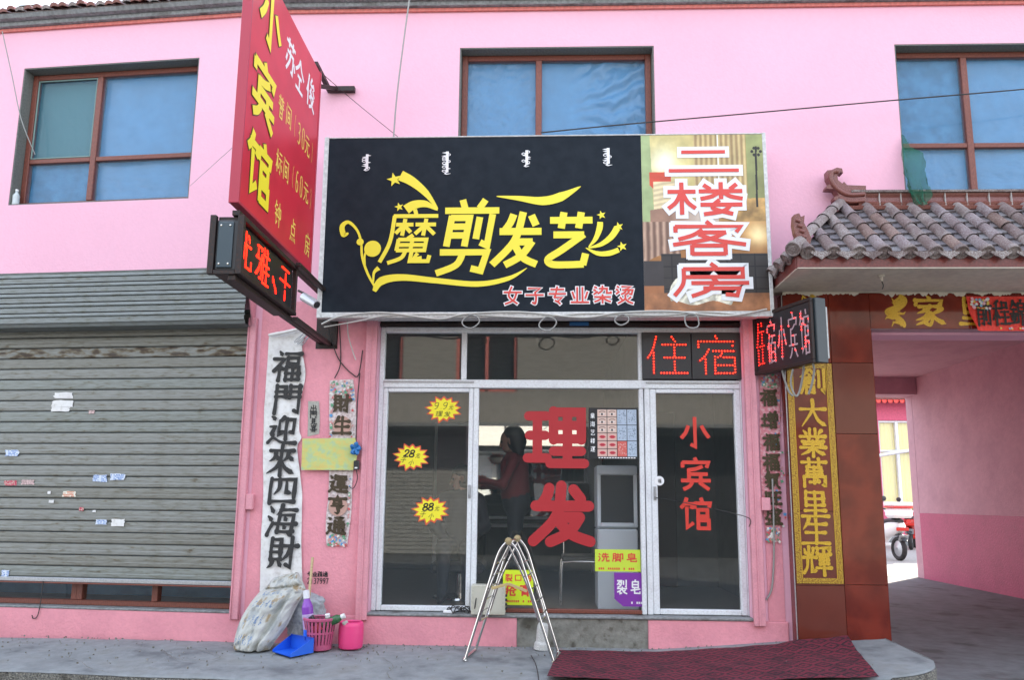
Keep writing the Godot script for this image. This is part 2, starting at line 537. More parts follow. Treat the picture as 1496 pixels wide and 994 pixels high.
	"錦": "~22,2 14,18 2,34;~22,2 32,14 44,24;12,36 36,36;4,54 42,54;22,36 22,90;10,64 14,78;36,64 30,78;2,92 46,88;74,0 68,10;56,12 56,44;56,12 94,12 94,44 56,44;56,28 94,28;52,56 52,84;52,56 98,56 98,84 90,82;75,46 75,99",
	"繡": "~22,2 10,20 28,24;~28,24 12,44 6,50;6,50 44,46;24,50 24,98;8,64 4,84;38,64 44,80;60,4 60,40;76,2 76,44;54,14 96,14;54,30 96,30;56,52 98,52;60,52 60,96;76,52 76,96;94,52 94,96",
	"家": "@宀 0 0 100 32;20,34 80,34;~52,34 40,48 14,56;~36,46 58,64 50,96 36,90;~46,58 32,70 8,80;~50,70 34,86 8,96;~88,42 74,52 58,58;~56,54 72,76 97,92",
	"洗": "@氵 0 0 30 100;~48,4 44,20 34,32;44,18 92,18;66,2 66,44;34,44 98,44;~52,46 50,74 32,96;76,46 76,92 97,92 98,78",
	"脚": "~10,8 10,60 3,96;10,8 32,8 32,94 24,90;10,34 32,34;10,60 32,60;38,22 66,22;52,4 52,46;36,46 68,46;~52,48 44,66 40,84;40,84 62,78;60,66 68,90;74,12 96,12 96,66 88,64;74,12 74,98",
	"皂": "52,0 44,12;22,14 22,54;22,14 78,14 78,54 22,54;22,34 78,34;5,74 95,64;42,56 42,93 92,94 94,82",
	"裂": "4,8 52,8;~26,8 20,22 4,36;20,18 48,18;~46,18 36,42 8,54;22,30 32,38;64,8 64,36;90,2 90,50 80,46;50,50 54,58;3,62 97,62;~48,62 30,78 4,86;30,76 30,98 48,92;~50,64 66,86 97,98;~82,70 74,78 66,82",
	"油": "@氵 0 0 30 100;40,26 40,96;40,28 94,28 94,96;40,58 94,58;40,92 94,92;67,4 67,92",
	"疮": "50,0 54,10;18,14 97,14;~18,14 18,60 4,97;2,32 10,46;2,66 16,56;~60,20 46,40 28,52;~60,20 76,38 97,48;44,54 76,54 74,72 64,70;44,54 44,93 84,94 86,80",
	"膏": "50,0 50,8;5,12 95,12;@口 30 18 70 34;10,42 10,54;10,42 90,42 88,52;24,58 24,99;24,58 76,58 76,97 68,95;24,70 76,70;24,83 76,83",
	"疏": "2,8 40,8 30,24;22,24 22,92;22,50 40,50;8,40 8,92;2,94 42,88;72,2 76,12;46,16 98,16;~66,16 58,36 84,34;60,44 58,92;74,44 74,92;88,44 88,92 98,90",
	"0": "~50,4 22,14 16,50 22,86 50,96 78,86 84,50 78,14 50,4",
	"1": "30,22 54,6 54,96",
	"2": "~16,26 30,6 66,5 82,26 62,56 16,92;16,93 88,93",
	"3": "~18,10 60,5 80,24 66,44 40,48;~40,48 76,52 84,74 60,95 16,90",
	"6": "~76,8 38,12 18,52 22,84 50,96 78,86 82,62 56,48 20,62",
	"7": "12,8 86,8;~86,8 58,44 44,96",
	"8": "~50,48 20,34 24,10 50,4 76,10 80,32 50,48 16,62 16,86 50,96 84,86 84,62 50,48",
	"9": "~80,38 46,52 20,40 22,12 50,4 78,12 82,38 70,76 34,96",
	".": "42,90 54,90",
	"(": "~70,2 48,26 48,74 70,98",
	")": "~30,2 52,26 52,74 30,98",
}

# list of strokes, each a list of Vector2 on the 100 grid
func strokes_of(ch: String) -> Array:
	var out := []
	for part in String(GLYPH[ch]).split(";"):
		if part.begins_with("@"):
			var w := part.substr(1).split(" ")
			for s in strokes_of(w[0]):
				var q := []
				for p in s:
					q.append(Vector2(lerpf(float(w[1]), float(w[3]), p.x / 100.0), lerpf(float(w[2]), float(w[4]), p.y / 100.0)))
				out.append(q)
			continue
		var curved := part.begins_with("~")
		var pts := []
		for xy in part.trim_prefix("~").split(" "):
			var n := xy.split(",")
			pts.append(Vector2(float(n[0]), float(n[1])))
		if curved and pts.size() > 2:
			var sm := []
			for i in pts.size() - 1:
				for k in 5:
					sm.append(pts[i].cubic_interpolate(pts[i + 1], pts[maxi(i - 1, 0)], pts[mini(i + 2, pts.size() - 1)], k / 5.0))
			sm.append(pts[pts.size() - 1])
			pts = sm
		out.append(pts)
	return out

# a flat band of varying width along 2D points (metres), laid in the plane of t (x right, y up, z out)
func band(st: SurfaceTool, pts: Array, wid: Array, t: Transform3D, round_ends := false, z := 0.0):
	var n := pts.size()
	var l := []
	var r := []
	for i in n:
		var a: Vector2 = (pts[i] - pts[i - 1]).normalized() if i > 0 else (pts[1] - pts[0]).normalized()
		var b: Vector2 = (pts[i + 1] - pts[i]).normalized() if i < n - 1 else a
		var d := a + b
		d = d.normalized() if d.length() > 0.2 else a
		var m := Vector2(-d.y, d.x)
		var k := 1.0 / maxf(0.62, absf(m.dot(Vector2(-a.y, a.x))))
		l.append(pts[i] + m * wid[i] * 0.5 * k)
		r.append(pts[i] - m * wid[i] * 0.5 * k)
	var nz := t.basis.z.normalized()
	var P := func(q: Vector2) -> Vector3: return t * Vector3(q.x, q.y, z)
	for i in n - 1:
		tri(st, P.call(l[i]), P.call(r[i]), P.call(r[i + 1]), nz)
		tri(st, P.call(l[i]), P.call(r[i + 1]), P.call(l[i + 1]), nz)
	if round_ends:
		for e in [0, n - 1]:
			var c: Vector2 = pts[e]
			var dir: Vector2 = (pts[0] - pts[1]).normalized() if e == 0 else (pts[n - 1] - pts[n - 2]).normalized()
			var prev: Vector2 = c + Vector2(-dir.y, dir.x) * wid[e] * 0.5
			for k in range(1, 7):
				var an := PI / 2.0 - PI * k / 6.0
				var cur: Vector2 = c + dir.rotated(an) * wid[e] * 0.5
				tri(st, P.call(c), P.call(prev), P.call(cur), nz)
				prev = cur

# one written sign in the plane of t, centred, w x h metres. style: weight (share of the height), grow (metres of outline), round, brush, slant
func glyph(st: SurfaceTool, ch: String, t: Transform3D, w: float, h: float, style: Dictionary):
	var unit := minf(w, h)
	var base: float = style.get("weight", 0.1) * unit
	var grow: float = style.get("grow", 0.0)
	var slant: float = style.get("slant", 0.0)
	var brush: bool = style.get("brush", false)
	var layer := 0
	for s in strokes_of(ch):
		var pts := []
		for p in s:
			var q := Vector2((p.x / 100.0 - 0.5) * w, (0.5 - p.y / 100.0) * h)
			q.x += q.y * slant
			pts.append(q)
		var wid := []
		if brush:
			var dense := []
			for i in pts.size() - 1:
				for k in 4:
					dense.append(pts[i].lerp(pts[i + 1], k / 4.0))
			dense.append(pts[pts.size() - 1])
			pts = dense
			var n := pts.size()
			var d: Vector2 = (pts[n - 1] - pts[0]).normalized()
			var bow: Vector2 = Vector2(-d.y, d.x) * unit * rng.randf_range(-0.02, 0.02)
			for i in n:
				var x := float(i) / (n - 1)
				var k := 1.0
				if d.y < -0.3 and d.x < -0.3:
					k = lerpf(1.25, 0.3, x * x)
				elif d.y < -0.3 and d.x > 0.3:
					k = lerpf(0.6, 1.5, x) if x < 0.8 else lerpf(1.5, 0.3, (x - 0.8) / 0.2)
				elif absf(d.x) > 0.8:
					k = 0.72 + 0.45 * pow(absf(x - 0.45) * 2.0, 3.0)
				else:
					k = 1.1 - 0.25 * sin(x * PI)
				wid.append(base * k * rng.randf_range(0.93, 1.07) + grow * 2.0)
				pts[i] += bow * sin(x * PI)
		else:
			for i in pts.size():
				wid.append(base + grow * 2.0)
		var m := pts.size()
		var ext: float = grow + (0.0 if style.get("round", false) else base * 0.12)
		if ext > 0.0:
			pts[0] += (pts[0] - pts[1]).normalized() * ext
			pts[m - 1] += (pts[m - 1] - pts[m - 2]).normalized() * ext
		band(st, pts, wid, t, style.get("round", false) or brush, layer * 0.00012)
		layer += 1

# writes text as parts named character; at = centre of each sign in the axes of t
func write(parent: Node, text: String, centres: Array, w: float, h: float, t: Transform3D, m: Material, style: Dictionary, called := "character", outline: Material = null, edge := 0.0):
	for i in text.length():
		var tt := t * Transform3D(Basis.IDENTITY, Vector3(centres[i].x, centres[i].y, 0))
		var st := S()
		glyph(st, text[i], tt.translated_local(Vector3(0, 0, 0.004 if outline else 0.0)), w, h, style)
		var o := obj(called, st, m, parent)
		if outline:
			var s2 := style.duplicate()
			s2.grow = edge
			var so := S()
			glyph(so, text[i], tt, w, h, s2)
			obj("outline", so, outline, o)

# points along the strokes at even spacing (for signs made of lamps)
func dots_of(ch: String, w: float, h: float, step: float) -> Array:
	var out := []
	for s in strokes_of(ch):
		var left := 0.0
		for i in s.size() - 1:
			var a := Vector2((s[i].x / 100.0 - 0.5) * w, (0.5 - s[i].y / 100.0) * h)
			var b := Vector2((s[i + 1].x / 100.0 - 0.5) * w, (0.5 - s[i + 1].y / 100.0) * h)
			var len := a.distance_to(b)
			var x := left
			while x < len:
				var p := a.lerp(b, x / len)
				var near := false
				for q in out:
					if q.distance_to(p) < step * 0.7:
						near = true
				if not near:
					out.append(p)
				x += step
			left = x - len
	return out

func frame_at(o: Vector3, right: Vector3, up: Vector3) -> Transform3D:
	var r := right.normalized()
	var u := (up - r * up.dot(r)).normalized()
	return Transform3D(Basis(r, u, r.cross(u)), o)

func make_materials():
	var simplex := FastNoiseLite.TYPE_SIMPLEX_SMOOTH
	var cell := FastNoiseLite.TYPE_CELLULAR
	var fine := noise_tex(0.06, [], simplex, 4, 512, 3)
	var soft := noise_tex(0.012, [], simplex, 3, 512, 5)
	var stains := noise_tex(0.008, [[0.2, Color(0.95, 0.945, 0.95)], [0.5, Color(0.99, 0.99, 0.99)], [0.8, Color(1, 1, 1)]], simplex, 5, 512, 11)
	var grime := noise_tex(0.012, [[0.12, Color(0.74, 0.72, 0.7)], [0.32, Color(0.94, 0.935, 0.93)], [0.6, Color(1, 1, 1)]], simplex, 5, 512, 17)
	var faint := noise_tex(0.006, [[0.2, Color(0.985, 0.98, 0.98)], [0.7, Color(1, 1, 1)]], simplex, 4, 256, 12)
	M.fine = fine
	M.soft = soft
	M.pink = textured(mottled(lin(0.82, 0.45, 0.555), 0.985, 1.015, 0.03, 2), 1.1, 0.85, 0.0, faint, 3.7, fine, 0.12)
	M.pink_low = textured(mottled(lin(0.78, 0.31, 0.36), 0.96, 1.03, 0.03, 4), 0.9, 0.8, 0.0, stains, 2.3, fine, 0.25)
	M.dado = textured(mottled(lin(0.43, 0.07, 0.155), 0.93, 1.06, 0.03, 6), 1.2, 0.55, 0.0, stains, 2.6, fine, 0.3)
	M.lilac = textured(mottled(lin(0.52, 0.31, 0.36), 0.96, 1.05, 0.02, 8), 1.4, 0.8, 0.0, stains, 3.1, fine, 0.3)
	M.rail = textured(mottled(lin(0.72, 0.31, 0.36), 0.92, 1.05, 0.03, 9), 0.35, 0.55, 0.0, stains, 0.9)
	M.band_red = textured(mottled(lin(0.66, 0.20, 0.17), 0.8, 1.1, 0.03, 10), 0.8, 0.8)
	M.cement = textured(mottled(lin(0.25, 0.26, 0.26), 0.75, 1.2, 0.035, 12), 0.9, 0.9, 0.0, grime, 2.1, fine, 0.5)
	M.reveal = textured(mottled(lin(0.16, 0.165, 0.15), 0.8, 1.15, 0.04, 13), 0.5, 0.9)
	M.walk = textured(mottled(lin(0.252, 0.264, 0.266), 0.9, 1.07, 0.02, 14, 5), 1.3, 0.8, 0.0, noise_tex(0.01, [[0.12, Color(0.76, 0.76, 0.77)], [0.35, Color(0.93, 0.93, 0.93)], [0.6, Color(1, 1, 1)], [0.85, Color(0.95, 0.94, 0.92)]], simplex, 6, 512, 21), 2.7, fine, 0.35)
	M.kerb = textured(noise_tex(0.05, [[0.2, lin(0.09, 0.09, 0.085)], [0.5, lin(0.22, 0.21, 0.18)], [0.75, lin(0.38, 0.36, 0.30)]], simplex, 5, 512, 23), 0.45, 0.95, 0.0, grime, 1.1, fine, 1.5)
	M.ground = textured(mottled(lin(0.16, 0.165, 0.165), 0.85, 1.12, 0.02, 24, 5), 2.1, 0.75, 0.0, grime, 4.3, fine, 0.4)
	M.patch = textured(noise_tex(0.012, [[0.2, lin(0.185, 0.18, 0.155)], [0.5, lin(0.225, 0.22, 0.19)], [0.8, lin(0.265, 0.258, 0.228)]], simplex, 4, 512, 26), 0.8, 0.9, 0.0, grime, 0.7, fine, 0.3)
	# metals and paint
	M.slat = textured(noise_tex(0.03, [[0.1, lin(0.12, 0.108, 0.08)], [0.35, lin(0.188, 0.190, 0.170)], [0.8, lin(0.232, 0.240, 0.222)]], simplex, 5, 512, 30), 1.0, 0.5, 0.25, noise_tex(0.02, [[0.06, Color(0.70, 0.60, 0.48)], [0.2, Color(0.92, 0.91, 0.87)], [0.4, Color(1, 1, 1)]], simplex, 5, 512, 31), 1.7)
	M.slat.uv1_scale = Vector3(0.35, 3.0, 3.0)
	M.slat.uv2_scale = Vector3(0.5, 1.6, 1.6)
	M.slat_high = M.slat.duplicate()
	M.slat_high.albedo_color = Color(0.97, 1.0, 1.03)
	M.slat_worn = M.slat.duplicate()
	M.slat_worn.albedo_color = Color(0.95, 0.94, 0.92)
	M.slat_pale = M.slat.duplicate()
	M.slat_pale.albedo_color = Color(0.98, 1.0, 1.0)
	M.slat_pale.uv1_offset = Vector3(0.37, 0.2, 0.0)
	M.slat_rust = M.slat.duplicate()
	M.slat_rust.detail_albedo = noise_tex(0.035, [[0.25, Color(0.42, 0.28, 0.14)], [0.42, Color(0.8, 0.72, 0.6)], [0.58, Color(1, 1, 1)]], simplex, 5, 256, 32)
	M.brown_frame = textured(mottled(lin(0.19, 0.055, 0.035), 0.7, 1.25, 0.05, 33), 0.4, 0.5)
	M.brown_frame.uv1_scale = Vector3(4, 0.9, 4)
	M.white_frame = textured(noise_tex(0.04, [[0.1, lin(0.64, 0.65, 0.64)], [0.5, lin(0.74, 0.76, 0.77)], [0.8, lin(0.78, 0.80, 0.82)]], simplex, 5, 512, 35), 0.5, 0.5, 0.0, stains, 0.8)
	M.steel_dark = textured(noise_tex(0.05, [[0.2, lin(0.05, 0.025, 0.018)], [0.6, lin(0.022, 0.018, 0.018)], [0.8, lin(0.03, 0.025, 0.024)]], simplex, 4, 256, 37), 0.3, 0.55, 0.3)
	M.chrome = plain(lin(0.62, 0.60, 0.57), 0.16, 1.0)
	M.grey_metal = textured(mottled(lin(0.42, 0.43, 0.44), 0.8, 1.1, 0.05, 38, 4, 256), 0.3, 0.4, 0.7)
	M.black = plain(lin(0.012, 0.013, 0.016), 0.45)
	M.black_plastic = plain(lin(0.02, 0.022, 0.026), 0.35)
	M.glass = glass(0.012)
	M.window_glass = glass(0.05, Color(0.6, 0.8, 0.95))
	M.window_glass.metallic_specular = 0.24
	M.film = textured(mottled(lin(0.045, 0.175, 0.335), 0.9, 1.08, 0.01, 40), 1.3, 0.35)
	M.film_dark = textured(mottled(lin(0.045, 0.16, 0.30), 0.8, 1.15, 0.01, 41), 1.1, 0.4)
	M.screen_green = textured(mottled(lin(0.03, 0.125, 0.13), 0.75, 1.2, 0.08, 42), 0.3, 0.7)
	M.screen_frame = plain(lin(0.16, 0.24, 0.22), 0.5)
	M.film.metallic_specular = 0.5
	M.film.roughness = 0.28
	M.film_dark.metallic_specular = 0.35
	M.net = plain(Color(0.02, 0.36, 0.26, 0.6), 0.8)
	M.net.transparency = BaseMaterial3D.TRANSPARENCY_ALPHA
	# gateway
	M.granite = textured(noise_tex(0.11, [[0.3, lin(0.10, 0.010, 0.005)], [0.5, lin(0.20, 0.022, 0.010)], [0.7, lin(0.30, 0.050, 0.026)]], simplex, 5, 512, 44), 0.22, 0.09, 0.0, noise_tex(0.01, [[0.25, Color(0.82, 0.78, 0.78)], [0.7, Color(1, 1, 1)]], simplex, 4, 256, 45), 1.1)
	M.granite_pale = textured(noise_tex(0.11, [[0.2, lin(0.09, 0.018, 0.011)], [0.5, lin(0.14, 0.030, 0.018)], [0.8, lin(0.20, 0.05, 0.032)]], simplex, 5, 512, 46), 0.22, 0.12, 0.0, stains, 1.4)
	M.gold = textured(noise_tex(0.06, [[0.2, lin(0.36, 0.19, 0.015)], [0.5, lin(0.66, 0.40, 0.03)], [0.8, lin(0.80, 0.54, 0.07)]], simplex, 4, 256, 47), 0.12, 0.38, 0.25)
	M.roof_tile = textured(noise_tex(0.045, [[0.15, lin(0.12, 0.055, 0.045)], [0.4, lin(0.22, 0.170, 0.155)], [0.7, lin(0.34, 0.318, 0.30)], [0.88, lin(0.44, 0.43, 0.42)]], simplex, 5, 512, 48), 0.35, 0.7, 0.0, noise_tex(0.02, [[0.2, Color(0.72, 0.66, 0.66)], [0.6, Color(1, 1, 1)]], simplex, 4, 256, 49), 1.2, fine, 0.3)
	M.pan_tile = textured(noise_tex(0.05, [[0.2, lin(0.10, 0.08, 0.085)], [0.5, lin(0.20, 0.185, 0.19)], [0.8, lin(0.36, 0.36, 0.37)]], simplex, 5, 512, 50), 0.3, 0.75, 0.0, grime, 0.9)
	M.glazed = textured(noise_tex(0.05, [[0.2, lin(0.11, 0.03, 0.022)], [0.55, lin(0.20, 0.06, 0.045)], [0.85, lin(0.30, 0.17, 0.15)]], simplex, 5, 512, 51), 0.3, 0.35)
	M.mortar = plain(lin(0.42, 0.39, 0.37), 0.9)
	M.fascia = textured(mottled(lin(0.16, 0.035, 0.028), 0.75, 1.2, 0.03, 52), 0.5, 0.35)
	M.soffit = textured(mottled(lin(0.68, 0.61, 0.50), 0.92, 1.05, 0.02, 53), 0.9, 0.85, 0.0, stains, 2.2)
	# paper, cloth, plastic
	M.paper = textured(noise_tex(0.02, [[0.15, lin(0.62, 0.60, 0.56)], [0.4, lin(0.76, 0.75, 0.72)], [0.8, lin(0.82, 0.81, 0.79)]], simplex, 5, 512, 55), 0.7, 0.8, 0.0, stains, 0.8)
	M.paper_grey = textured(mottled(lin(0.42, 0.40, 0.35), 0.75, 1.15, 0.05, 56, 4, 256), 0.2, 0.85)
	M.ink = plain(lin(0.012, 0.012, 0.012), 0.6)
	M.ink_gold = plain(lin(0.55, 0.40, 0.06), 0.5)
	M.red_ink = plain(lin(0.66, 0.055, 0.04), 0.45)
	M.white_ink = plain(lin(0.80, 0.80, 0.80), 0.5)
	M.yellow_ink = plain(lin(0.86, 0.74, 0.035), 0.45)
	M.sign_black = textured(noise_tex(0.02, [[0.2, lin(0.009, 0.014, 0.021)], [0.8, lin(0.014, 0.020, 0.028)]], simplex, 4, 256, 58), 0.9, 0.6)
	M.sign_black.metallic_specular = 0.28
	M.sign_white = textured(mottled(lin(0.62, 0.62, 0.60), 0.8, 1.08, 0.04, 59, 4, 256), 0.5, 0.6)
	M.sign_red = textured(mottled(lin(0.58, 0.022, 0.045), 0.94, 1.05, 0.01, 60, 3, 256), 1.2, 0.4)
	M.rubber = plain(lin(0.02, 0.02, 0.02), 0.8)
	M.cable_white = plain(lin(0.52, 0.51, 0.47), 0.6)
	M.cable_black = plain(lin(0.03, 0.028, 0.027), 0.6)
	M.cable_grey = plain(lin(0.30, 0.30, 0.28), 0.6)

# ---------------------------------------------------------------- ground
func walk_height(x: float) -> float:
	return clampf((x - 1.0) / 1.9, 0.0, 1.0) * 0.14

func build_ground():
	var st := S()
	quad(st, Vector3(-60, -0.15, -60), Vector3(60, -0.15, -60), Vector3(60, -0.15, 60), Vector3(-60, -0.15, 60), Vector3.UP)
	struct("ground", st, M.ground)
	# raised pavement in front of the shops, its outer edge broken and uneven
	st = S()
	var top := []
	var xs := []
	var x := -13.0
	while x < 2.84:
		xs.append(x)
		x += 0.04 if x > -4.4 else 0.4
	xs.append(2.84)
	var edge := FastNoiseLite.new()
	edge.seed = 4
	edge.frequency = 1.4
	for i in xs.size():
		var xx: float = xs[i]
		var zf := lerpf(1.09, 1.33, clampf((xx + 3.95) / 3.2, 0.0, 1.0)) + edge.get_noise_1d(xx) * 0.025 + edge.get_noise_1d(xx * 7.0) * 0.014
		if xx > 2.4:
			zf = minf(zf, 0.82 + sqrt(maxf(0.0, 0.46 * 0.46 - (xx - 2.4) * (xx - 2.4))))
		var h := walk_height(xx)
		var col := []
		for k in 7:
			var z := lerpf(-0.02, zf, k / 6.0)
			col.append(Vector3(xx, h - 0.004 * k + edge.get_noise_2d(xx * 2.0, z * 2.0) * 0.006, z))
		col.append(Vector3(xx, h - 0.042, zf + 0.014))
		top.append(col)
	sheet(st, top)
	var walk := struct("pavement", st, M.walk)
	# hairline cracks and a trowelled repair
	for q in [[Vector3(-3.665, 0.000, 0.750), Vector3(-3.425, 0.000, 0.939), Vector3(-3.262, 0.000, 1.122), Vector3(-3.037, 0.000, 1.265)], [Vector3(-1.220, 0.000, 0.597), Vector3(-1.084, 0.000, 0.895), Vector3(-1.077, 0.000, 1.174), Vector3(-0.938, 0.000, 1.459)], [Vector3(-3.047, 0.000, 0.443), Vector3(-2.913, 0.000, 0.342), Vector3(-2.699, 0.000, 0.442), Vector3(-2.491, 0.000, 0.650), Vector3(-2.541, 0.000, 0.814), Vector3(-2.757, 0.000, 0.780), Vector3(-3.047, 0.000, 0.443)]]:
		st = S()
		var line := []
		var wid := []
		var sp := smooth_path(q, 9)
		for i in sp.size():
			line.append(Vector2(sp[i].x + rng.randf_range(-0.006, 0.006), -sp[i].z + rng.randf_range(-0.006, 0.006)))
			wid.append(rng.randf_range(0.003, 0.008))
		band(st, line, wid, Transform3D(Basis(Vector3.RIGHT, Vector3.FORWARD, Vector3.UP), Vector3(0, 0.0015, 0)))
		obj("crack", st, M.kerb, walk)
	st = S()
	var face := []
	for i in xs.size():
		var xx: float = xs[i]
		var p: Vector3 = top[i][7]
		var col := []
		for k in 5:
			var rough := edge.get_noise_2d(xx * 9.0, k * 3.0) * 0.02
			col.append(Vector3(xx, lerpf(p.y, -0.152, k / 4.0), p.z + 0.012 + rough * (1.0 if k > 0 else 0.0)))
		face.append(col)
	sheet(st, face)
	struct("kerb", st, M.kerb)
	st = S()
	quad(st, Vector3(2.842, 0.14, -0.02), Vector3(2.842, 0.12, 0.9), Vector3(2.842, -0.15, 0.9), Vector3(2.842, -0.15, -0.02), Vector3.RIGHT)
	struct("kerb_end", st, M.walk)

# ---------------------------------------------------------------- building
func wing_at(p: Vector3) -> Vector3:
	return wing_frame() * p

func wing_frame() -> Transform3D:
	return Transform3D(Basis(Vector3.UP, -BEND), Vector3(HINGE, 0, 0))

# window of brown wood with blue plastic film hung behind its panes
func window(parent: Node, t: Transform3D, r: Array, splits: Array, bar_y: float, label: String, kinds: Array):
	var w := Node3D.new()
	w.name = "window"
	w.transform = t
	w.set_meta("label", label)
	parent.add_child(w, true)
	var x0: float = r[0]
	var y0: float = r[1]
	var x1: float = r[2]
	var y1: float = r[3]
	for q in [[Vector3(x0, y0, -0.26), Vector3(x0 + 0.012, y1, -0.004)], [Vector3(x1 - 0.012, y0, -0.26), Vector3(x1, y1, -0.004)], [Vector3(x0 + 0.013, y1 - 0.012, -0.26), Vector3(x1 - 0.013, y1, -0.004)], [Vector3(x0 + 0.013, y0, -0.26), Vector3(x1 - 0.013, y0 + 0.012, -0.004)]]:
		var st := S()
		box(st, q[0], q[1])
		obj("reveal", st, M.reveal, w)
	x0 += 0.014
	x1 -= 0.014
	y0 += 0.014
	y1 -= 0.014
	var zf := -0.12
	var fw := 0.055
	var parts := [[Vector3(x0, y0, -0.18), Vector3(x0 + fw, y1, zf)], [Vector3(x1 - fw, y0, -0.18), Vector3(x1, y1, zf)],
		[Vector3(x0 + fw + 0.001, y1 - fw, -0.178), Vector3(x1 - fw - 0.001, y1, zf - 0.003)], [Vector3(x0 + fw + 0.001, y0, -0.178), Vector3(x1 - fw - 0.001, y0 + fw, zf - 0.003)]]
	var xs := [x0 + fw]
	for s in splits:
		parts.append([Vector3(s - 0.03, y0 + fw + 0.001, -0.176), Vector3(s + 0.03, y1 - fw - 0.001, zf + 0.002)])
		xs.append(s)
	xs.append(x1 - fw)
	var ys := [y0 + fw, y1 - fw]
	if bar_y > 0.0:
		ys = [y0 + fw, bar_y, y1 - fw]
		for i in xs.size() - 1:
			parts.append([Vector3(xs[i] + (0.031 if i > 0 else 0.001), bar_y - 0.024, -0.175), Vector3(xs[i + 1] - (0.031 if i < xs.size() - 2 else 0.001), bar_y + 0.024, zf - 0.004)])
	for q in parts:
		var st := S()
		box(st, q[0], q[1], 0.005)
		obj("frame_bar", st, M.brown_frame, w)
	var crease := FastNoiseLite.new()
	crease.frequency = 1.0
	var n := 0
	for j in ys.size() - 1:
		for i in xs.size() - 1:
			var a: float = xs[i] + (0.03 if i > 0 else 0.0)
			var b: float = xs[i + 1] - (0.03 if i < xs.size() - 2 else 0.0)
			var c: float = ys[j] + (0.024 if j > 0 else 0.0)
			var d: float = ys[j + 1] - (0.024 if bar_y > 0.0 and j == 0 else 0.0)
			var kind: String = kinds[n]
			n += 1
			var st := S()
			box(st, Vector3(a - 0.004, c - 0.004, -0.150), Vector3(b + 0.004, d + 0.004, -0.145))
			obj("pane", st, M.window_glass, w)
			var p := []
			crease.seed = n + int(x0 * 10.0) + 50
			for yy in 61:
				var row := []
				for xx in 61:
					var u := xx / 60.0
					var v := yy / 60.0
					var z := -0.19 + crease.get_noise_2d(u * 1.5, v * 1.5) * 0.008
					if kind == "folds":        # drawn towards the upper edge: folds fan out to the right
						var ang := atan2(v - 0.55, u + 0.25)
						z += sin(ang * 46.0 + crease.get_noise_2d(u * 3.0, v * 3.0) * 4.0) * 0.016 * smoothstep(0.2, 0.7, u)
					elif kind == "ripples":
						z += (crease.get_noise_2d(u * 5.0, v * 22.0) + 0.5 * crease.get_noise_2d(u * 30.0, v * 9.0)) * 0.012
					elif kind == "hung":
						z += sin(u * 26.0 + crease.get_noise_2d(u * 3.0, v * 1.5) * 4.0) * 0.002
					row.append(Vector3(lerpf(a - 0.003, b + 0.003, u), lerpf(c - 0.003, d + 0.003, v), z))
				p.append(row)
			st = S()
			sheet(st, p)
			obj("insect_screen" if kind == "screen" else "plastic_film", st, M.screen_green if kind == "screen" else (M.film_dark if kind == "dark" else M.film), w)
			if kind == "screen":
				for e in [[Vector3(a + 0.004, c + 0.004, -0.142), Vector3(a + 0.018, d - 0.004, -0.128)], [Vector3(b - 0.018, c + 0.004, -0.142), Vector3(b - 0.004, d - 0.004, -0.128)], [Vector3(a + 0.019, d - 0.018, -0.142), Vector3(b - 0.019, d - 0.004, -0.129)], [Vector3(a + 0.019, c + 0.004, -0.142), Vector3(b - 0.019, c + 0.018, -0.129)]]:
					st = S()
					box(st, e[0], e[1], 0.003)
					obj("screen_frame", st, M.screen_frame, w)

func cornice(parent: Node, t: Transform3D, x0: float, x1: float):
	var st := S()
	extrude_x(st, [Vector2(5.932, 0.002), Vector2(5.932, 0.025), Vector2(5.962, 0.03), Vector2(5.962, 0.002)], x0, x1)
	var o := obj("cornice_band", st, M.band_red, parent)
	o.transform = t
	st = S()
	extrude_x(st, [Vector2(5.964, 0.002), Vector2(5.964, 0.065), Vector2(5.97, 0.07), Vector2(6.002, 0.073), Vector2(6.004, 0.068), Vector2(6.006, 0.10), Vector2(6.012, 0.125), Vector2(6.046, 0.145), Vector2(6.052, 0.14), Vector2(6.07, -0.3)], x0, x1)
	o = obj("cornice", st, M.cement, parent)
	o.transform = t

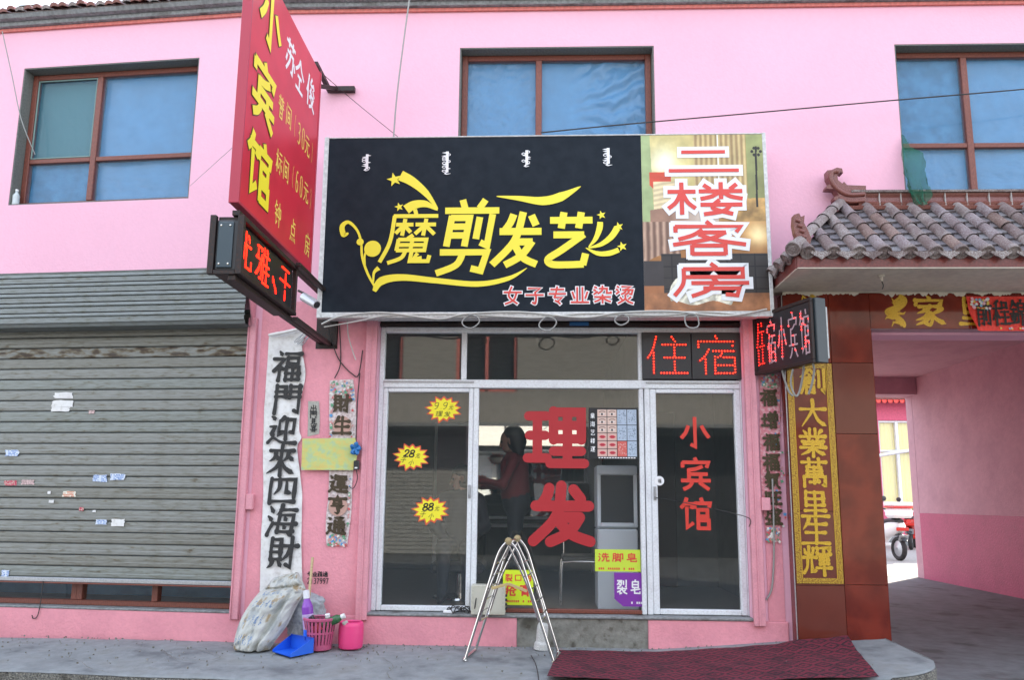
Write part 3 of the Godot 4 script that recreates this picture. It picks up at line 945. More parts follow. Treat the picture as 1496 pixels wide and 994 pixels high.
func build_building():
	var b := thing("shop_building", "pink two-storey building with brown framed windows above the shops", "building")
	var wf := wing_frame()
	# front walls, 25 cm thick
	var st := S()
	holed_wall(st, HINGE, -0.15, 9.0, 6.0, [[-0.79, 4.06, 1.077, 5.555], [3.345, 4.06, 5.35, 5.54], [-1.475, 0.245, 1.805, 2.93], [-0.22, 0.02, 0.04, 0.23], [2.9, -0.2, 7.2, 2.72]], 0.0, -0.25)
	obj("wall", st, M.pink, b)
	st = S()
	holed_wall(st, -9.0, -0.15, 0.0, 6.0, [[-2.69, 4.06, -0.80, 5.525], [-3.35, 0.20, -0.09, 2.95]], 0.0, -0.25)
	var ww := obj("wall", st, M.pink, b)
	ww.transform = wf
	# other walls, floors and roof
	st = S()
	box(st, Vector3(-11.8, -0.15, -8.7), Vector3(-11.55, 6.0, -0.9))
	box(st, Vector3(9.0, -0.15, -8.45), Vector3(9.25, 6.0, 0.0))
	obj("wall", st, M.pink, b)
	st = S()
	holed_wall(st, -11.55, -0.15, 9.25, 6.0, [[2.9, -0.2, 7.2, 3.30]], -8.45, -8.7)
	obj("wall", st, M.lilac, b)
	st = S()
	box(st, Vector3(-11.8, 6.001, -8.9), Vector3(9.25, 6.06, -0.32))
	obj("roof", st, M.cement, b)
	st = S()
	box(st, Vector3(-11.5, 3.63, -8.44), Vector3(8.99, 3.8, -0.9))
	box(st, Vector3(-2.5, 3.63, -0.899), Vector3(8.99, 3.8, -0.252))
	obj("ceiling_slab", st, M.lilac, b)
	cornice(b, Transform3D.IDENTITY, HINGE, 9.2)
	cornice(b, wf, -9.0, 0.0)
	window(b, wf, [-2.69, 4.06, -0.80, 5.525], [-1.926], 4.567, "window with a green insect screen over one pane", ["dark", "hung", "screen", "plainfilm"])
	window(b, Transform3D.IDENTITY, [-0.79, 4.06, 1.077, 5.555], [-0.026], 0.0, "window with creased blue plastic film above the black signboard", ["ripples", "folds"])
	window(b, Transform3D.IDENTITY, [3.345, 4.06, 5.35, 5.54], [4.043], 4.574, "window with blue film above the tiled gateway roof", ["hung", "hung", "dark", "hung"])
	# low roof edge over the wing: barrel tile ends in a row
	var tt := S()
	var arc := []
	for k in 7:
		var a := PI * k / 6.0
		arc.append([Vector3(cos(a) * 0.046, sin(a) * 0.046, 0.0), Vector3(cos(a) * 0.045, sin(a) * 0.044, -0.9)])
	sheet(tt, arc)
	for k in 6:
		tri(tt, Vector3(0, 0.012, 0.0), arc[k][0], arc[k + 1][0], Vector3.BACK)
	var tm := tt.commit()
	var n := 64
	for i in n:
		var at := wf * Transform3D(Basis(Vector3.RIGHT, 0.33) * Basis(Vector3.BACK, rng.randf_range(-0.06, 0.06)), Vector3(-0.08 - i * 0.096, 6.058 + rng.randf_range(-0.008, 0.01), 0.175 + rng.randf_range(-0.02, 0.015)))
		inst("roof_tile", tm, M.glazed if i % 3 else M.roof_tile, b, at)
	st = S()
	extrude_x(st, [Vector2(6.05, 0.14), Vector2(6.056, 0.15), Vector2(6.33, -0.7)], -9.0, 0.0)
	var rs := obj("roof_slope", st, M.roof_tile, b)
	rs.transform = wf
	st = S()
	box(st, Vector3(-2.84, 6.07, -0.16), Vector3(-2.64, 6.235, -0.02), 0.015)
	box(st, Vector3(-2.85, 6.236, -0.17), Vector3(-2.63, 6.252, -0.01), 0.004)
	var ch := obj("chimney", st, M.reveal, b)
	ch.transform = wf
	# plinth below the shops: pink paint with a patch of bare cement
	st = S()
	box(st, Vector3(-2.56, -0.14, 0.001), Vector3(-0.193, 0.235, 0.022), 0.006)
	obj("plinth", st, M.pink_low, b)
	st = S()
	box(st, Vector3(0.921, -0.14, 0.001), Vector3(2.10, 0.235, 0.022), 0.006)
	obj("plinth", st, M.pink_low, b)
	st = S()
	var p := []
	var bumpy := FastNoiseLite.new()
	bumpy.frequency = 3.0
	for yy in 13:
		var row := []
		for xx in 60:
			var x := lerpf(-0.193 + 0.002, 0.921 - 0.002, xx / 59.0)
			var y := lerpf(-0.05, 0.236, yy / 12.0)
			var hole := smoothstep(0.10, 0.03, Vector2(x + 0.09, (y - 0.15) * 0.9).length() + bumpy.get_noise_2d(x * 3.0, y * 3.0) * 0.03)
			row.append(Vector3(x, y, 0.016 + bumpy.get_noise_2d(x, y) * 0.008 - hole * 0.06))
		p.append(row)
	sheet(st, p)
	obj("bare_cement", st, M.patch, b)
	st = S()
	box(st, Vector3(-1.52, 0.2365, -0.246), Vector3(1.84, 0.262, 0.034), 0.008)
	obj("door_sill", st, M.cement, b)
	# strips of wall beside the shop front keep the duller lower paint
	st = S()
	box(st, Vector3(-2.56, 0.237, 0.001), Vector3(-1.58, 3.02, 0.006))
	obj("lower_wall", st, M.pink_low, b)
	st = S()
	box(st, Vector3(1.94, 0.237, 0.001), Vector3(2.08, 2.9, 0.006))
	obj("lower_wall", st, M.pink_low, b)

# ---------------------------------------------------------------- left wing: roller shutter
func build_left_wing():
	var wf := wing_frame()
	var s := thing("roller_shutter", "closed grey metal roller shutter left of the white couplet banner", "shutter", wf.origin, -BEND)
	var y0: float = 0.451
	var y1 := 2.93
	var pitch: float = 0.1005
	var prof := [Vector2(0.0, -0.006), Vector2(0.001, 0.019), Vector2(0.010, 0.0235), Vector2(0.034, 0.0235), Vector2(0.042, 0.0205), Vector2(0.064, 0.0205), Vector2(0.084, 0.018), Vector2(0.0945, 0.014), Vector2(0.096, -0.006)]
	var st := S()
	extrude_x(st, prof, -3.3, -0.10)
	var slat := st.commit()
	var n := int((y1 - y0 - 0.05) / pitch)
	for i in n + 1:
		inst("slat", slat, [M.slat, M.slat, M.slat_worn, M.slat_pale][rng.randi() % 4] if i != n - 4 else M.slat_rust, s, Transform3D(Basis(Vector3.RIGHT, rng.randf_range(-0.02, 0.02)), Vector3(0, y0 + 0.055 + i * pitch, -0.03 + rng.randf_range(-0.0015, 0.0015))))
	st = S()
	box(st, Vector3(-3.3, y0 + 0.012, -0.035), Vector3(-0.10, y0 + 0.052, 0.0), 0.006)
	obj("bottom_bar", st, M.grey_metal, s)
	st = S()
	box(st, Vector3(-3.3, y0, -0.05), Vector3(-0.10, y0 + 0.0115, 0.012), 0.003)
	obj("bottom_lip", st, M.brown_frame, s)
	# housing of wider slats that leans out over the curtain
	var hy0: float = 2.808
	var hy1: float = 3.306
	var rows := 5
	for i in rows:
		var f0 := float(i) / rows
		var f1 := float(i + 1) / rows
		var a := lerpf(hy0, hy1, f0)
		var c := lerpf(hy0, hy1, f1) - 0.004
		var za := lerpf(0.20, 0.13, f0 * f0)
		var zc := lerpf(0.20, 0.13, f1 * f1)
		st = S()
		extrude_x(st, [Vector2(a, za - 0.02), Vector2(a + 0.003, za), Vector2(lerpf(a, c, 0.45), za + 0.002), Vector2(lerpf(a, c, 0.5), za - 0.012), Vector2(lerpf(a, c, 0.62), zc - 0.012), Vector2(lerpf(a, c, 0.68), zc + 0.004), Vector2(c - 0.004, zc), Vector2(c, zc - 0.02)], -3.4, -0.06)
		obj("housing_slat", st, M.slat_high, s)
	st = S()
	extrude_x(st, [Vector2(hy0 + 0.004, 0.186), Vector2(hy0 - 0.03, 0.17), Vector2(hy0 - 0.035, 0.002)], -3.4, -0.06)
	extrude_x(st, [Vector2(hy1 - 0.003, 0.002), Vector2(hy1 + 0.02, 0.02), Vector2(hy1 + 0.014, 0.128), Vector2(hy1 - 0.006, 0.12)], -3.4, -0.04)
	obj("housing_cover", st, M.slat_high, s)
	st = S()
	var cheek := PackedVector2Array()
	for k in 9:
		var f := k / 8.0
		cheek.append(Vector2(lerpf(0.005, 0.19, sin(f * PI / 2.0)), lerpf(hy0 - 0.16, hy1 - 0.02, pow(f, 0.8)) ))
	cheek.append(Vector2(0.005, hy1 - 0.02))
	prism(st, cheek, 0.012, Transform3D(Basis(Vector3.BACK, Vector3.UP, Vector3.LEFT), Vector3(-0.045, 0, 0)))
	obj("housing_cheek", st, M.rail, s)
	st = S()
	box(st, Vector3(-0.094, 0.19, 0.002), Vector3(-0.012, 2.86, 0.05), 0.006)
	box(st, Vector3(-0.082, 0.192, 0.052), Vector3(-0.074, 2.858, 0.062), 0.002)
	obj("guide_rail", st, M.rail, s)
	st = S()
	box(st, Vector3(-0.011, 1.125, 0.002), Vector3(0.055, 1.262, 0.045), 0.006)
	obj("lock_box", st, M.rail, s)
	# torn stickers left on the slats
	var inks := {"w": M.paper, "b": print_blocks(lin(0.62, 0.68, 0.78), lin(0.12, 0.22, 0.5), 1), "r": print_blocks(lin(0.5, 0.06, 0.1), lin(0.6, 0.5, 0.4), 2), "p": print_blocks(lin(0.62, 0.45, 0.42), lin(0.3, 0.2, 0.2), 3), "o": print_blocks(lin(0.75, 0.72, 0.6), lin(0.6, 0.1, 0.03), 4)}
	for m in [
		[-1.890, 2.159, 0.194, 0.058, "w"],
		[-1.889, 2.082, 0.219, 0.065, "w"],
		[-1.911, 2.030, 0.194, 0.045, "w"],
		[-2.350, 1.621, 0.142, 0.058, "b"],
		[-2.330, 1.343, 0.129, 0.045, "r"],
		[-2.158, 1.350, 0.129, 0.045, "p"],
		[-1.735, 1.248, 0.129, 0.052, "o"],
		[-1.446, 1.392, 0.142, 0.065, "b"],
		[-1.273, 1.406, 0.142, 0.058, "b"],
		[-1.393, 0.999, 0.110, 0.045, "b"],
		[-1.233, 0.995, 0.129, 0.065, "w"],
		[-1.934, 1.258, 0.032, 0.026, "w"],
		[-1.904, 1.178, 0.052, 0.026, "w"],
		[-1.599, 1.113, 0.045, 0.032, "r"],
		[-1.470, 1.096, 0.032, 0.019, "w"],
		[-1.590, 2.003, 0.058, 0.032, "p"],
		[-2.284, 0.529, 0.077, 0.058, "b"]]:
		st = S()
		torn(st, Vector3(m[0], m[1], -0.0042), m[2], m[3])
		obj("sticker", st, inks[m[4]], s)
	# hooked wire that hangs from the bottom bar
	st = S()
	tube(st, smooth_path([Vector3(-1.888, 0.468, 0.015), Vector3(-1.881, 0.290, 0.03), Vector3(-1.894, 0.172, 0.035), Vector3(-1.931, 0.147, 0.035), Vector3(-1.948, 0.176, 0.035)]), 0.004, 6)
	obj("pull_hook", st, M.cable_black, s)
	# plinth and brown framed glazing behind the shutter's open foot
	var pl := thing("shop_window", "brown framed shop window showing below the roller shutter", "window", wf.origin, -BEND)
	var ps: float = 0.236
	st = S()
	box(st, Vector3(-9.0, -0.14, 0.001), Vector3(-0.005, ps, 0.022), 0.006)
	obj("plinth", st, M.pink_low, pl)
	st = S()
	box(st, Vector3(-3.34, ps + 0.001, -0.24), Vector3(-0.1, ps + 0.018, 0.026), 0.004)
	obj("sill", st, M.cement, pl)
	var b0: float = ps + 0.019
	st = S()
	box(st, Vector3(-3.34, b0, -0.18), Vector3(-0.1, b0 + 0.045, -0.10), 0.004)
	obj("frame_bar", st, M.brown_frame, pl)
	for x in [-1.612, -0.883, -1.665]:
		st = S()
		box(st, Vector3(x - 0.028, b0 + 0.046, -0.176), Vector3(x + 0.028, 1.2, -0.105), 0.004)
		obj("frame_post", st, M.brown_frame, pl)
	st = S()
	box(st, Vector3(-3.34, b0 + 0.03, -0.145), Vector3(-0.1, 1.2, -0.14))
	obj("pane", st, M.glass, pl)
	st = S()
	box(st, Vector3(-3.34, b0, -0.9), Vector3(-0.1, 2.9, -0.85))
	obj("curtain", st, M.film_dark, pl)

# sheet with a torn outline
func torn(st: SurfaceTool, c: Vector3, w: float, h: float):
	var poly := PackedVector2Array()
	for e in 4:
		for k in 5:
			var f := k / 5.0 - 0.5
			var q: Vector2 = [Vector2(f, -0.5), Vector2(0.5, f), Vector2(-f, 0.5), Vector2(-0.5, -f)][e]
			poly.append(Vector2(q.x * w, q.y * h) * rng.randf_range(0.86, 1.08))
	prism(st, poly, 0.0012, Transform3D(Basis.IDENTITY, c))

# small print: rows of blocks of ink on paper
func print_blocks(paper: Color, ink: Color, sd: int) -> StandardMaterial3D:
	var im := Image.create(64, 64, false, Image.FORMAT_RGB8)
	im.fill(paper)
	var r := RandomNumberGenerator.new()
	r.seed = sd
	for y in range(6, 58, 7):
		var x := 4
		while x < 58:
			var w := r.randi_range(2, 7)
			if r.randf() < 0.75:
				im.fill_rect(Rect2i(x, y, w, r.randi_range(3, 5)), ink)
			x += w + 1
	var m := plain(Color.WHITE, 0.7)
	m.albedo_texture = ImageTexture.create_from_image(im)
	m.uv1_triplanar = true
	m.uv1_scale = Vector3.ONE / 0.12
	return m

# ---------------------------------------------------------------- salon front
func build_shopfront():
	var f := thing("shopfront", "white framed glass shopfront of the hair salon under the black signboard", "shopfront")
	var yb := 0.264
	var yt: float = 2.769
	var tr: float = 2.272
	var zf := -0.075
	var zb := -0.145
	var bars := [
		["jamb", Vector3(-1.474, yb, zb), Vector3(-1.43, 2.80, zf)], ["jamb", Vector3(1.79, yb, zb), Vector3(1.804, 2.80, zf)],
		["head", Vector3(-1.429, yt - 0.02, zb), Vector3(1.789, yt + 0.035, zf - 0.003)],
		["transom", Vector3(-1.429, tr - 0.038, zb), Vector3(1.789, tr + 0.038, zf + 0.006)],
		["mullion", Vector3(-0.724, tr + 0.039, zb), Vector3(-0.676, yt - 0.021, zf - 0.002)],
		["mullion", Vector3(0.887, tr + 0.039, zb), Vector3(0.925, yt - 0.021, zf - 0.002)],
		["post", Vector3(-0.604, yb, zb), Vector3(-0.556, tr - 0.039, zf)],
		["post", Vector3(0.887, yb, zb), Vector3(0.928, tr - 0.039, zf - 0.002)],
		["post", Vector3(0.936, yb, zb), Vector3(0.984, tr - 0.039, zf + 0.003)],
		["bottom_rail", Vector3(-0.555, yb, zb), Vector3(0.886, yb + 0.035, zf - 0.004)]]
	for q in bars:
		var st := S()
		box(st, q[1], q[2], 0.006)
		obj(q[0], st, M.brown_frame if q[0] == "bottom_rail" else M.white_frame, f)
	# drip strip over the leaves
	for q in [[-1.43, -0.60], [0.95, 1.78]]:
		var st := S()
		box(st, Vector3(q[0], tr + 0.008, zf + 0.0065), Vector3(q[1], tr + 0.024, zf + 0.016), 0.002)
		obj("drip_strip", st, M.grey_metal, f)
	var panes := [[-1.429, tr + 0.03, -0.724, yt - 0.015], [-0.676, tr + 0.03, 0.89, yt - 0.015], [0.92, tr + 0.03, 1.789, yt - 0.015], [-0.557, yb + 0.03, 0.888, tr - 0.03]]
	for q in panes:
		var st := S()
		box(st, Vector3(q[0], q[1], -0.113), Vector3(q[2], q[3], -0.108))
		obj("pane", st, M.glass, f)
	for d in [[-1.428, -0.606, 0.040, "left"], [0.986, 1.788, 0.052, "right"]]:
		var door := Node3D.new()
		door.name = "door"
		door.set_meta("label", "glass leaf with three yellow price stars" if d[3] == "left" else "glass door with red guesthouse characters")
		f.add_child(door, true)
		var a: float = d[0]
		var b: float = d[1]
		var w: float = d[2]
		var y0 := yb + 0.004
		var y1 := tr - 0.042
		for q in [[Vector3(a, y0, -0.135), Vector3(a + w, y1, zf + 0.004)], [Vector3(b - w, y0, -0.135), Vector3(b, y1, zf + 0.004)], [Vector3(a + w + 0.001, y1 - 0.035, -0.133), Vector3(b - w - 0.001, y1, zf + 0.002)], [Vector3(a + w + 0.001, y0, -0.133), Vector3(b - w - 0.001, y0 + 0.045, zf + 0.002)]]:
			var st := S()
			box(st, q[0], q[1], 0.006)
			obj("stile", st, M.white_frame, door)
		var st := S()
		box(st, Vector3(a + w - 0.004, y0 + 0.04, -0.113), Vector3(b - w + 0.004, y1 - 0.03, -0.108))
		obj("pane", st, M.glass, door)
		var hx := b - w * 0.5 if d[3] == "left" else a + w * 0.5
		st = S()
		box(st, Vector3(hx - 0.012, 1.24, zf + 0.005), Vector3(hx + 0.012, 1.36, zf + 0.012), 0.003)
		tube(st, smooth_path([Vector3(hx, 1.26, zf + 0.012), Vector3(hx, 1.265, zf + 0.04), Vector3(hx, 1.335, zf + 0.04), Vector3(hx, 1.34, zf + 0.012)], 4), 0.006, 8)
		obj("handle", st, M.grey_metal, door)
	# roller box behind the signboard, its shadowed slats just show
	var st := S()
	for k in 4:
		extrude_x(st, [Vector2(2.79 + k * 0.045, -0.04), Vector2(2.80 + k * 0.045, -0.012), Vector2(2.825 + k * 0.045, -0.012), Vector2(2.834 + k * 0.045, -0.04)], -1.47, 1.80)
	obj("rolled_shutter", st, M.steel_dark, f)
	st = S()
	box(st, Vector3(0.263, 2.80, -0.0115), Vector3(0.437, 2.835, -0.008), 0.001)
	obj("maker_plate", st, plain(lin(0.02, 0.12, 0.30), 0.4), f)
	for x in [-1.53, 1.855]:
		st = S()
		box(st, Vector3(x - 0.05, 0.20, 0.007), Vector3(x + 0.05, 2.86, 0.055), 0.006)
		box(st, Vector3(x - 0.008, 0.202, 0.0555), Vector3(x + 0.004, 2.858, 0.064), 0.002)
		obj("guide_rail", st, M.rail, f)
	# characters cut from red film on the glass
	var face := Transform3D(Basis.IDENTITY, Vector3(0, 0, -0.1045))
	var big := plain(lin(0.42, 0.018, 0.024), 0.55)
	var a := Vector3(0.141, 1.800, -0.105)
	var b := Vector3(0.190, 1.120, -0.105)
	write(f, "理", [Vector2(a.x, a.y)], 0.52, 0.55, face, big, {"weight": 0.165, "round": true}, "character")
	write(f, "发", [Vector2(b.x, b.y)], 0.54, 0.52, face, big, {"weight": 0.185, "round": true}, "character")
	var red := plain(lin(0.66, 0.045, 0.028), 0.5)
	var c1 := Vector3(1.385, 1.845, -0.105)
	var c2 := Vector3(1.381, 1.473, -0.105)
	var c3 := Vector3(1.371, 1.126, -0.105)
	write(f, "小宾馆", [Vector2(c1.x, c1.y), Vector2(c2.x, c2.y), Vector2(c3.x, c3.y)], 0.27, 0.285, face, red, {"weight": 0.125}, "character")
	build_window_notices()
	build_led_window_sign()

func star_poly(n: int, rx: float, ry: float, inner: float, sd: int) -> PackedVector2Array:
	var r := RandomNumberGenerator.new()
	r.seed = sd
	var poly := PackedVector2Array()
	for k in n * 2:
		var an := TAU * k / (n * 2) + 0.1
		var s := inner if k % 2 else r.randf_range(0.92, 1.08)
		poly.append(Vector2(cos(an) * rx * s, sin(an) * ry * s))
	return poly

func build_window_notices():
	var red_edge := plain(lin(0.72, 0.12, 0.05), 0.6)
	var yellow := plain(lin(0.86, 0.76, 0.03), 0.6)
	var stars := [["top yellow price star, reading 9.9, near the leaf's head", Vector3(-0.879, 2.042, -0.100), 0.02, ["9.9", "元理发"]], ["middle yellow price star, reading 28, beside the leaf's outer stile", Vector3(-1.161, 1.606, -0.100), -0.05, ["28", "元"]], ["lowest yellow price star, reading 88, on the left glass leaf", Vector3(-0.974, 1.133, -0.100), 0.05, ["88", "元"]]]
	for q in stars:
		var c: Vector3 = q[1]
		var t := thing("price_star", q[0], "price sticker", Vector3(c.x, c.y, -0.1), 0.0, "yellow price stars on the glass leaf")
		t.rotation.z = q[2]
		var st := S()
		prism(st, star_poly(13, 0.165, 0.128, 0.74, 3), 0.0008, Transform3D(Basis.IDENTITY, Vector3(0, 0, -0.006)))
		obj("red_edge", st, red_edge, t)
		st = S()
		prism(st, star_poly(13, 0.146, 0.108, 0.72, 3), 0.0008, Transform3D(Basis.IDENTITY, Vector3(0, 0, -0.004)))
		obj("yellow_face", st, yellow, t)
		st = S()
		var z := Transform3D(Basis.IDENTITY, Vector3(0, 0, -0.0026))
		var digits: String = q[3][0]
		var x := -0.065 if digits.length() == 3 else -0.045
		var thin := digits.length() == 3
		for ch in digits:
			glyph(st, ch, z.translated_local(Vector3(x, 0.03, 0)), 0.05 if ch != "." else 0.03, 0.065, {"weight": 0.1 if thin else 0.26, "round": true, "slant": 0.25})
			x += 0.05 if ch != "." else 0.03
		glyph(st, "元", z.translated_local(Vector3(x + 0.005, 0.015, 0)), 0.04, 0.045, {"weight": 0.09, "round": true, "slant": 0.3})
		if thin:
			glyph(st, "理", z.translated_local(Vector3(-0.04, -0.04, 0)), 0.06, 0.05, {"weight": 0.09, "round": true, "slant": 0.2})
			glyph(st, "发", z.translated_local(Vector3(0.035, -0.045, 0)), 0.06, 0.05, {"weight": 0.09, "round": true, "slant": 0.2})
		else:
			for k in 2:
				glyph(st, ["子", "小"][k], z.translated_local(Vector3(-0.07 + k * 0.075, -0.03 - k * 0.02, 0)), 0.05, 0.05, {"weight": 0.08, "round": true, "slant": 0.3})
		obj("handwriting", st, M.ink, t)
	# poster of eyebrows and lips
	var p0 := Vector3(0.512, 2.049, -0.100)
	var p1 := Vector3(0.868, 1.621, -0.100)
	var w := p1.x - p0.x
	var h := p0.y - p1.y
	var t := thing("beauty_poster", "black poster of eyebrow, lip and drawing samples inside the glass", "poster", Vector3(p0.x, p1.y, -0.104))
	var st := S()
	box(st, Vector3(-0.075, -0.02, 0), Vector3(w + 0.01, h + 0.012, 0.001))
	obj("backing", st, M.black, t)
	var sd := 0
	for r in 6:
		for c in 4:
			if c >= 2 and r % 2 == 1:
				continue
			var cw := w / 4.0
			var rh := h / 6.0
			var tall := 2.0 if c >= 2 else 1.0
			var o := Vector3(c * cw + 0.003, h - r * rh - 0.003, 0.0016)
			st = S()
			print_quad(st, o, Vector3(cw - 0.006, 0, 0), Vector3(0, -(rh * tall - 0.006), 0))
			sd += 1
			obj("sample_picture", st, sample_picture(c, r, sd), t)
	st = S()
	for k in 5:
		glyph(st, ["業", "海", "艺", "楼", "運"][k], Transform3D(Basis.IDENTITY, Vector3(-0.04, h - 0.06 - k * 0.075, 0.0018)), 0.04, 0.05, {"weight": 0.12})
	for k in 14:
		box(st, Vector3(0.01 + k * 0.024, -0.014, 0.0012), Vector3(0.01 + k * 0.024 + 0.017, -0.004, 0.0018))
	obj("lettering", st, M.white_ink, t)
	# yellow-green, lime and purple notices
	notice("lime_notice", "lime notice with red characters for foot soap", Vector3(0.484, 0.810, -0.100), Vector3(0.881, 0.622, -0.100), lin(0.55, 0.70, 0.05), [["洗脚皂", 0.5, 0.36, 0.19, 0.8]], "red", 0.0)
	notice("purple_notice", "purple torn notice with white characters below the lime one", Vector3(0.649, 0.613, -0.100), Vector3(0.900, 0.328, -0.100), lin(0.20, 0.03, 0.32), [["裂皂", 0.42, 0.42, 0.46, 1.35]], "white", 0.004)
	notice("yellow_notice", "bright yellow-green notice with red characters behind the chrome drying rack", Vector3(-0.321, 0.624, -0.100), Vector3(-0.055, 0.326, -0.100), lin(0.62, 0.78, 0.02), [["裂口油", 0.5, 0.22, 0.27, 0.95], ["疮膏", 0.5, 0.58, 0.34, 1.0]], "red", 0.0)
	# round white sticker by the door handle
	var rc := Vector3(1.054, 1.410, -0.070)
	t = thing("round_sticker", "small round white sticker on the door stile", "sticker", rc)
	st = S()
	lathe(st, [Vector2(0.0, 0.002), Vector2(0.04, 0.002), Vector2(0.042, 0.0)], 24, Transform3D(Basis(Vector3.RIGHT, PI / 2.0), Vector3.ZERO))
	obj("disc", st, M.white_ink, t)
	st = S()
	glyph(st, "福", Transform3D(Basis.IDENTITY, Vector3(0, 0, 0.0035)), 0.032, 0.036, {"weight": 0.1})
	obj("mark", st, M.black_plastic, t)

func sample_picture(c: int, r: int, sd: int) -> StandardMaterial3D:
	var im := Image.create(32, 24, false, Image.FORMAT_RGB8)
	var g := RandomNumberGenerator.new()
	g.seed = sd
	if c >= 2:
		im.fill(lin(0.42, 0.5, 0.6) if not (c == 2 and r == 4) else lin(0.62, 0.12, 0.1))
		for k in 40:
			im.fill_rect(Rect2i(g.randi_range(2, 28), g.randi_range(2, 20), g.randi_range(1, 4), 1), lin(0.16, 0.2, 0.26) if not (c == 2 and r == 4) else lin(0.7, 0.5, 0.45))
	elif r < 3:
		im.fill(lin(0.68, 0.5, 0.42))
		for x in range(5, 28):
			var y := 7 - int(3.0 * sin((x - 5) / 23.0 * PI))
			im.fill_rect(Rect2i(x, y, 1, 2), lin(0.1, 0.06, 0.05))
			var d := int(3.5 * sin((x - 5) / 23.0 * PI))
			im.fill_rect(Rect2i(x, 15 - d, 1, d * 2), lin(0.75, 0.7, 0.68))
		im.fill_rect(Rect2i(13, 12, 6, 7), lin(0.06, 0.04, 0.04))
	else:
		im.fill(lin(0.66, 0.42, 0.36))
		for x in range(4, 29):
			var d := int(6.0 * sin((x - 4) / 25.0 * PI))
			im.fill_rect(Rect2i(x, 12 - d, 1, d * 2), lin(0.6, 0.04, 0.07))
		im.fill_rect(Rect2i(9, 11, 15, 2), lin(0.25, 0.02, 0.03))
	var m := plain(Color.WHITE, 0.5)
	m.albedo_texture = ImageTexture.create_from_image(im)
	return m

func notice(called: String, label: String, a: Vector3, b: Vector3, paper: Color, rows: Array, ink: String, lift: float):
	var w := b.x - a.x
	var h := a.y - b.y
	var t := thing(called, label, "notice", Vector3((a.x + b.x) / 2.0, (a.y + b.y) / 2.0, -0.1055 + lift))
	var st := S()
	var poly := PackedVector2Array([Vector2(-w / 2, -h / 2 * (0.55 if ink == "white" else 1.0)), Vector2(-w * 0.2 if ink == "white" else 0.0, -h / 2), Vector2(w / 2, -h / 2), Vector2(w / 2, h / 2), Vector2(-w / 2, h / 2)])
	prism(st, poly, 0.001)
	obj("paper", st, plain(paper, 0.6), t)
	for row in rows:
		var text: String = row[0]
		var cs := []
		for i in text.length():
			cs.append(Vector2((i - (text.length() - 1) / 2.0) * w * 0.92 / text.length() , h * (0.5 - row[2])))
		write(t, text, cs, w * 0.72 / text.length(), w * 0.72 / text.length() * row[4], Transform3D(Basis.IDENTITY, Vector3(0, 0, 0.0016)), M.red_ink if ink == "red" else M.white_ink, {"weight": 0.14, "brush": false})
	st = S()
	var x := -w * 0.42 if ink == "red" else 0.02
	while x < w * 0.42:
		box(st, Vector3(x, -h * 0.42, 0.0012), Vector3(x + 0.012, -h * 0.42 + 0.018, 0.0018))
		x += 0.018 if rng.randf() < 0.75 else 0.045
	obj("small_print", st, M.red_ink if ink == "red" else M.white_ink, t)

func build_led_window_sign():
	var a := Vector3(0.919, 2.749, -0.060)
	var b := Vector3(1.811, 2.318, -0.060)
	var w := b.x - a.x
	var h := a.y - b.y
	var t := thing("led_transom_sign", "black LED panel in the transom with two red lodging characters", "LED sign", Vector3((a.x + b.x) / 2.0, (a.y + b.y) / 2.0, -0.064))
	var st := S()
	box(st, Vector3(-w / 2, -h / 2, -0.005), Vector3(-0.003, h / 2, 0.012), 0.004)
	obj("board", st, M.black_plastic, t)
	st = S()
	box(st, Vector3(0.001, -h / 2, -0.005), Vector3(w / 2, h / 2, 0.012), 0.004)
	obj("board", st, M.black_plastic, t)
	var band_red := plain(lin(0.10, 0.012, 0.018), 0.5)
	var led := glow(Color(1.0, 0.16, 0.07), 2.4)
	for i in 2:
		var ch := "住宿"[i]
		var tt := Transform3D(Basis.IDENTITY, Vector3((i - 0.5) * w * 0.5, 0.0, 0.013))
		st = S()
		glyph(st, ch, tt, w * 0.43, h * 0.84, {"weight": 0.085})
		var o := obj("character", st, band_red, t)
		st = S()
		for p in dots_of(ch, w * 0.43, h * 0.84, 0.026):
			lathe(st, [Vector2(0.0062, 0.0), Vector2(0.005, 0.004), Vector2(0.0, 0.006)], 6, tt * Transform3D(Basis(Vector3.RIGHT, PI / 2.0), Vector3(p.x, p.y, 0.002)))
		obj("lit_dots", st, led, o)

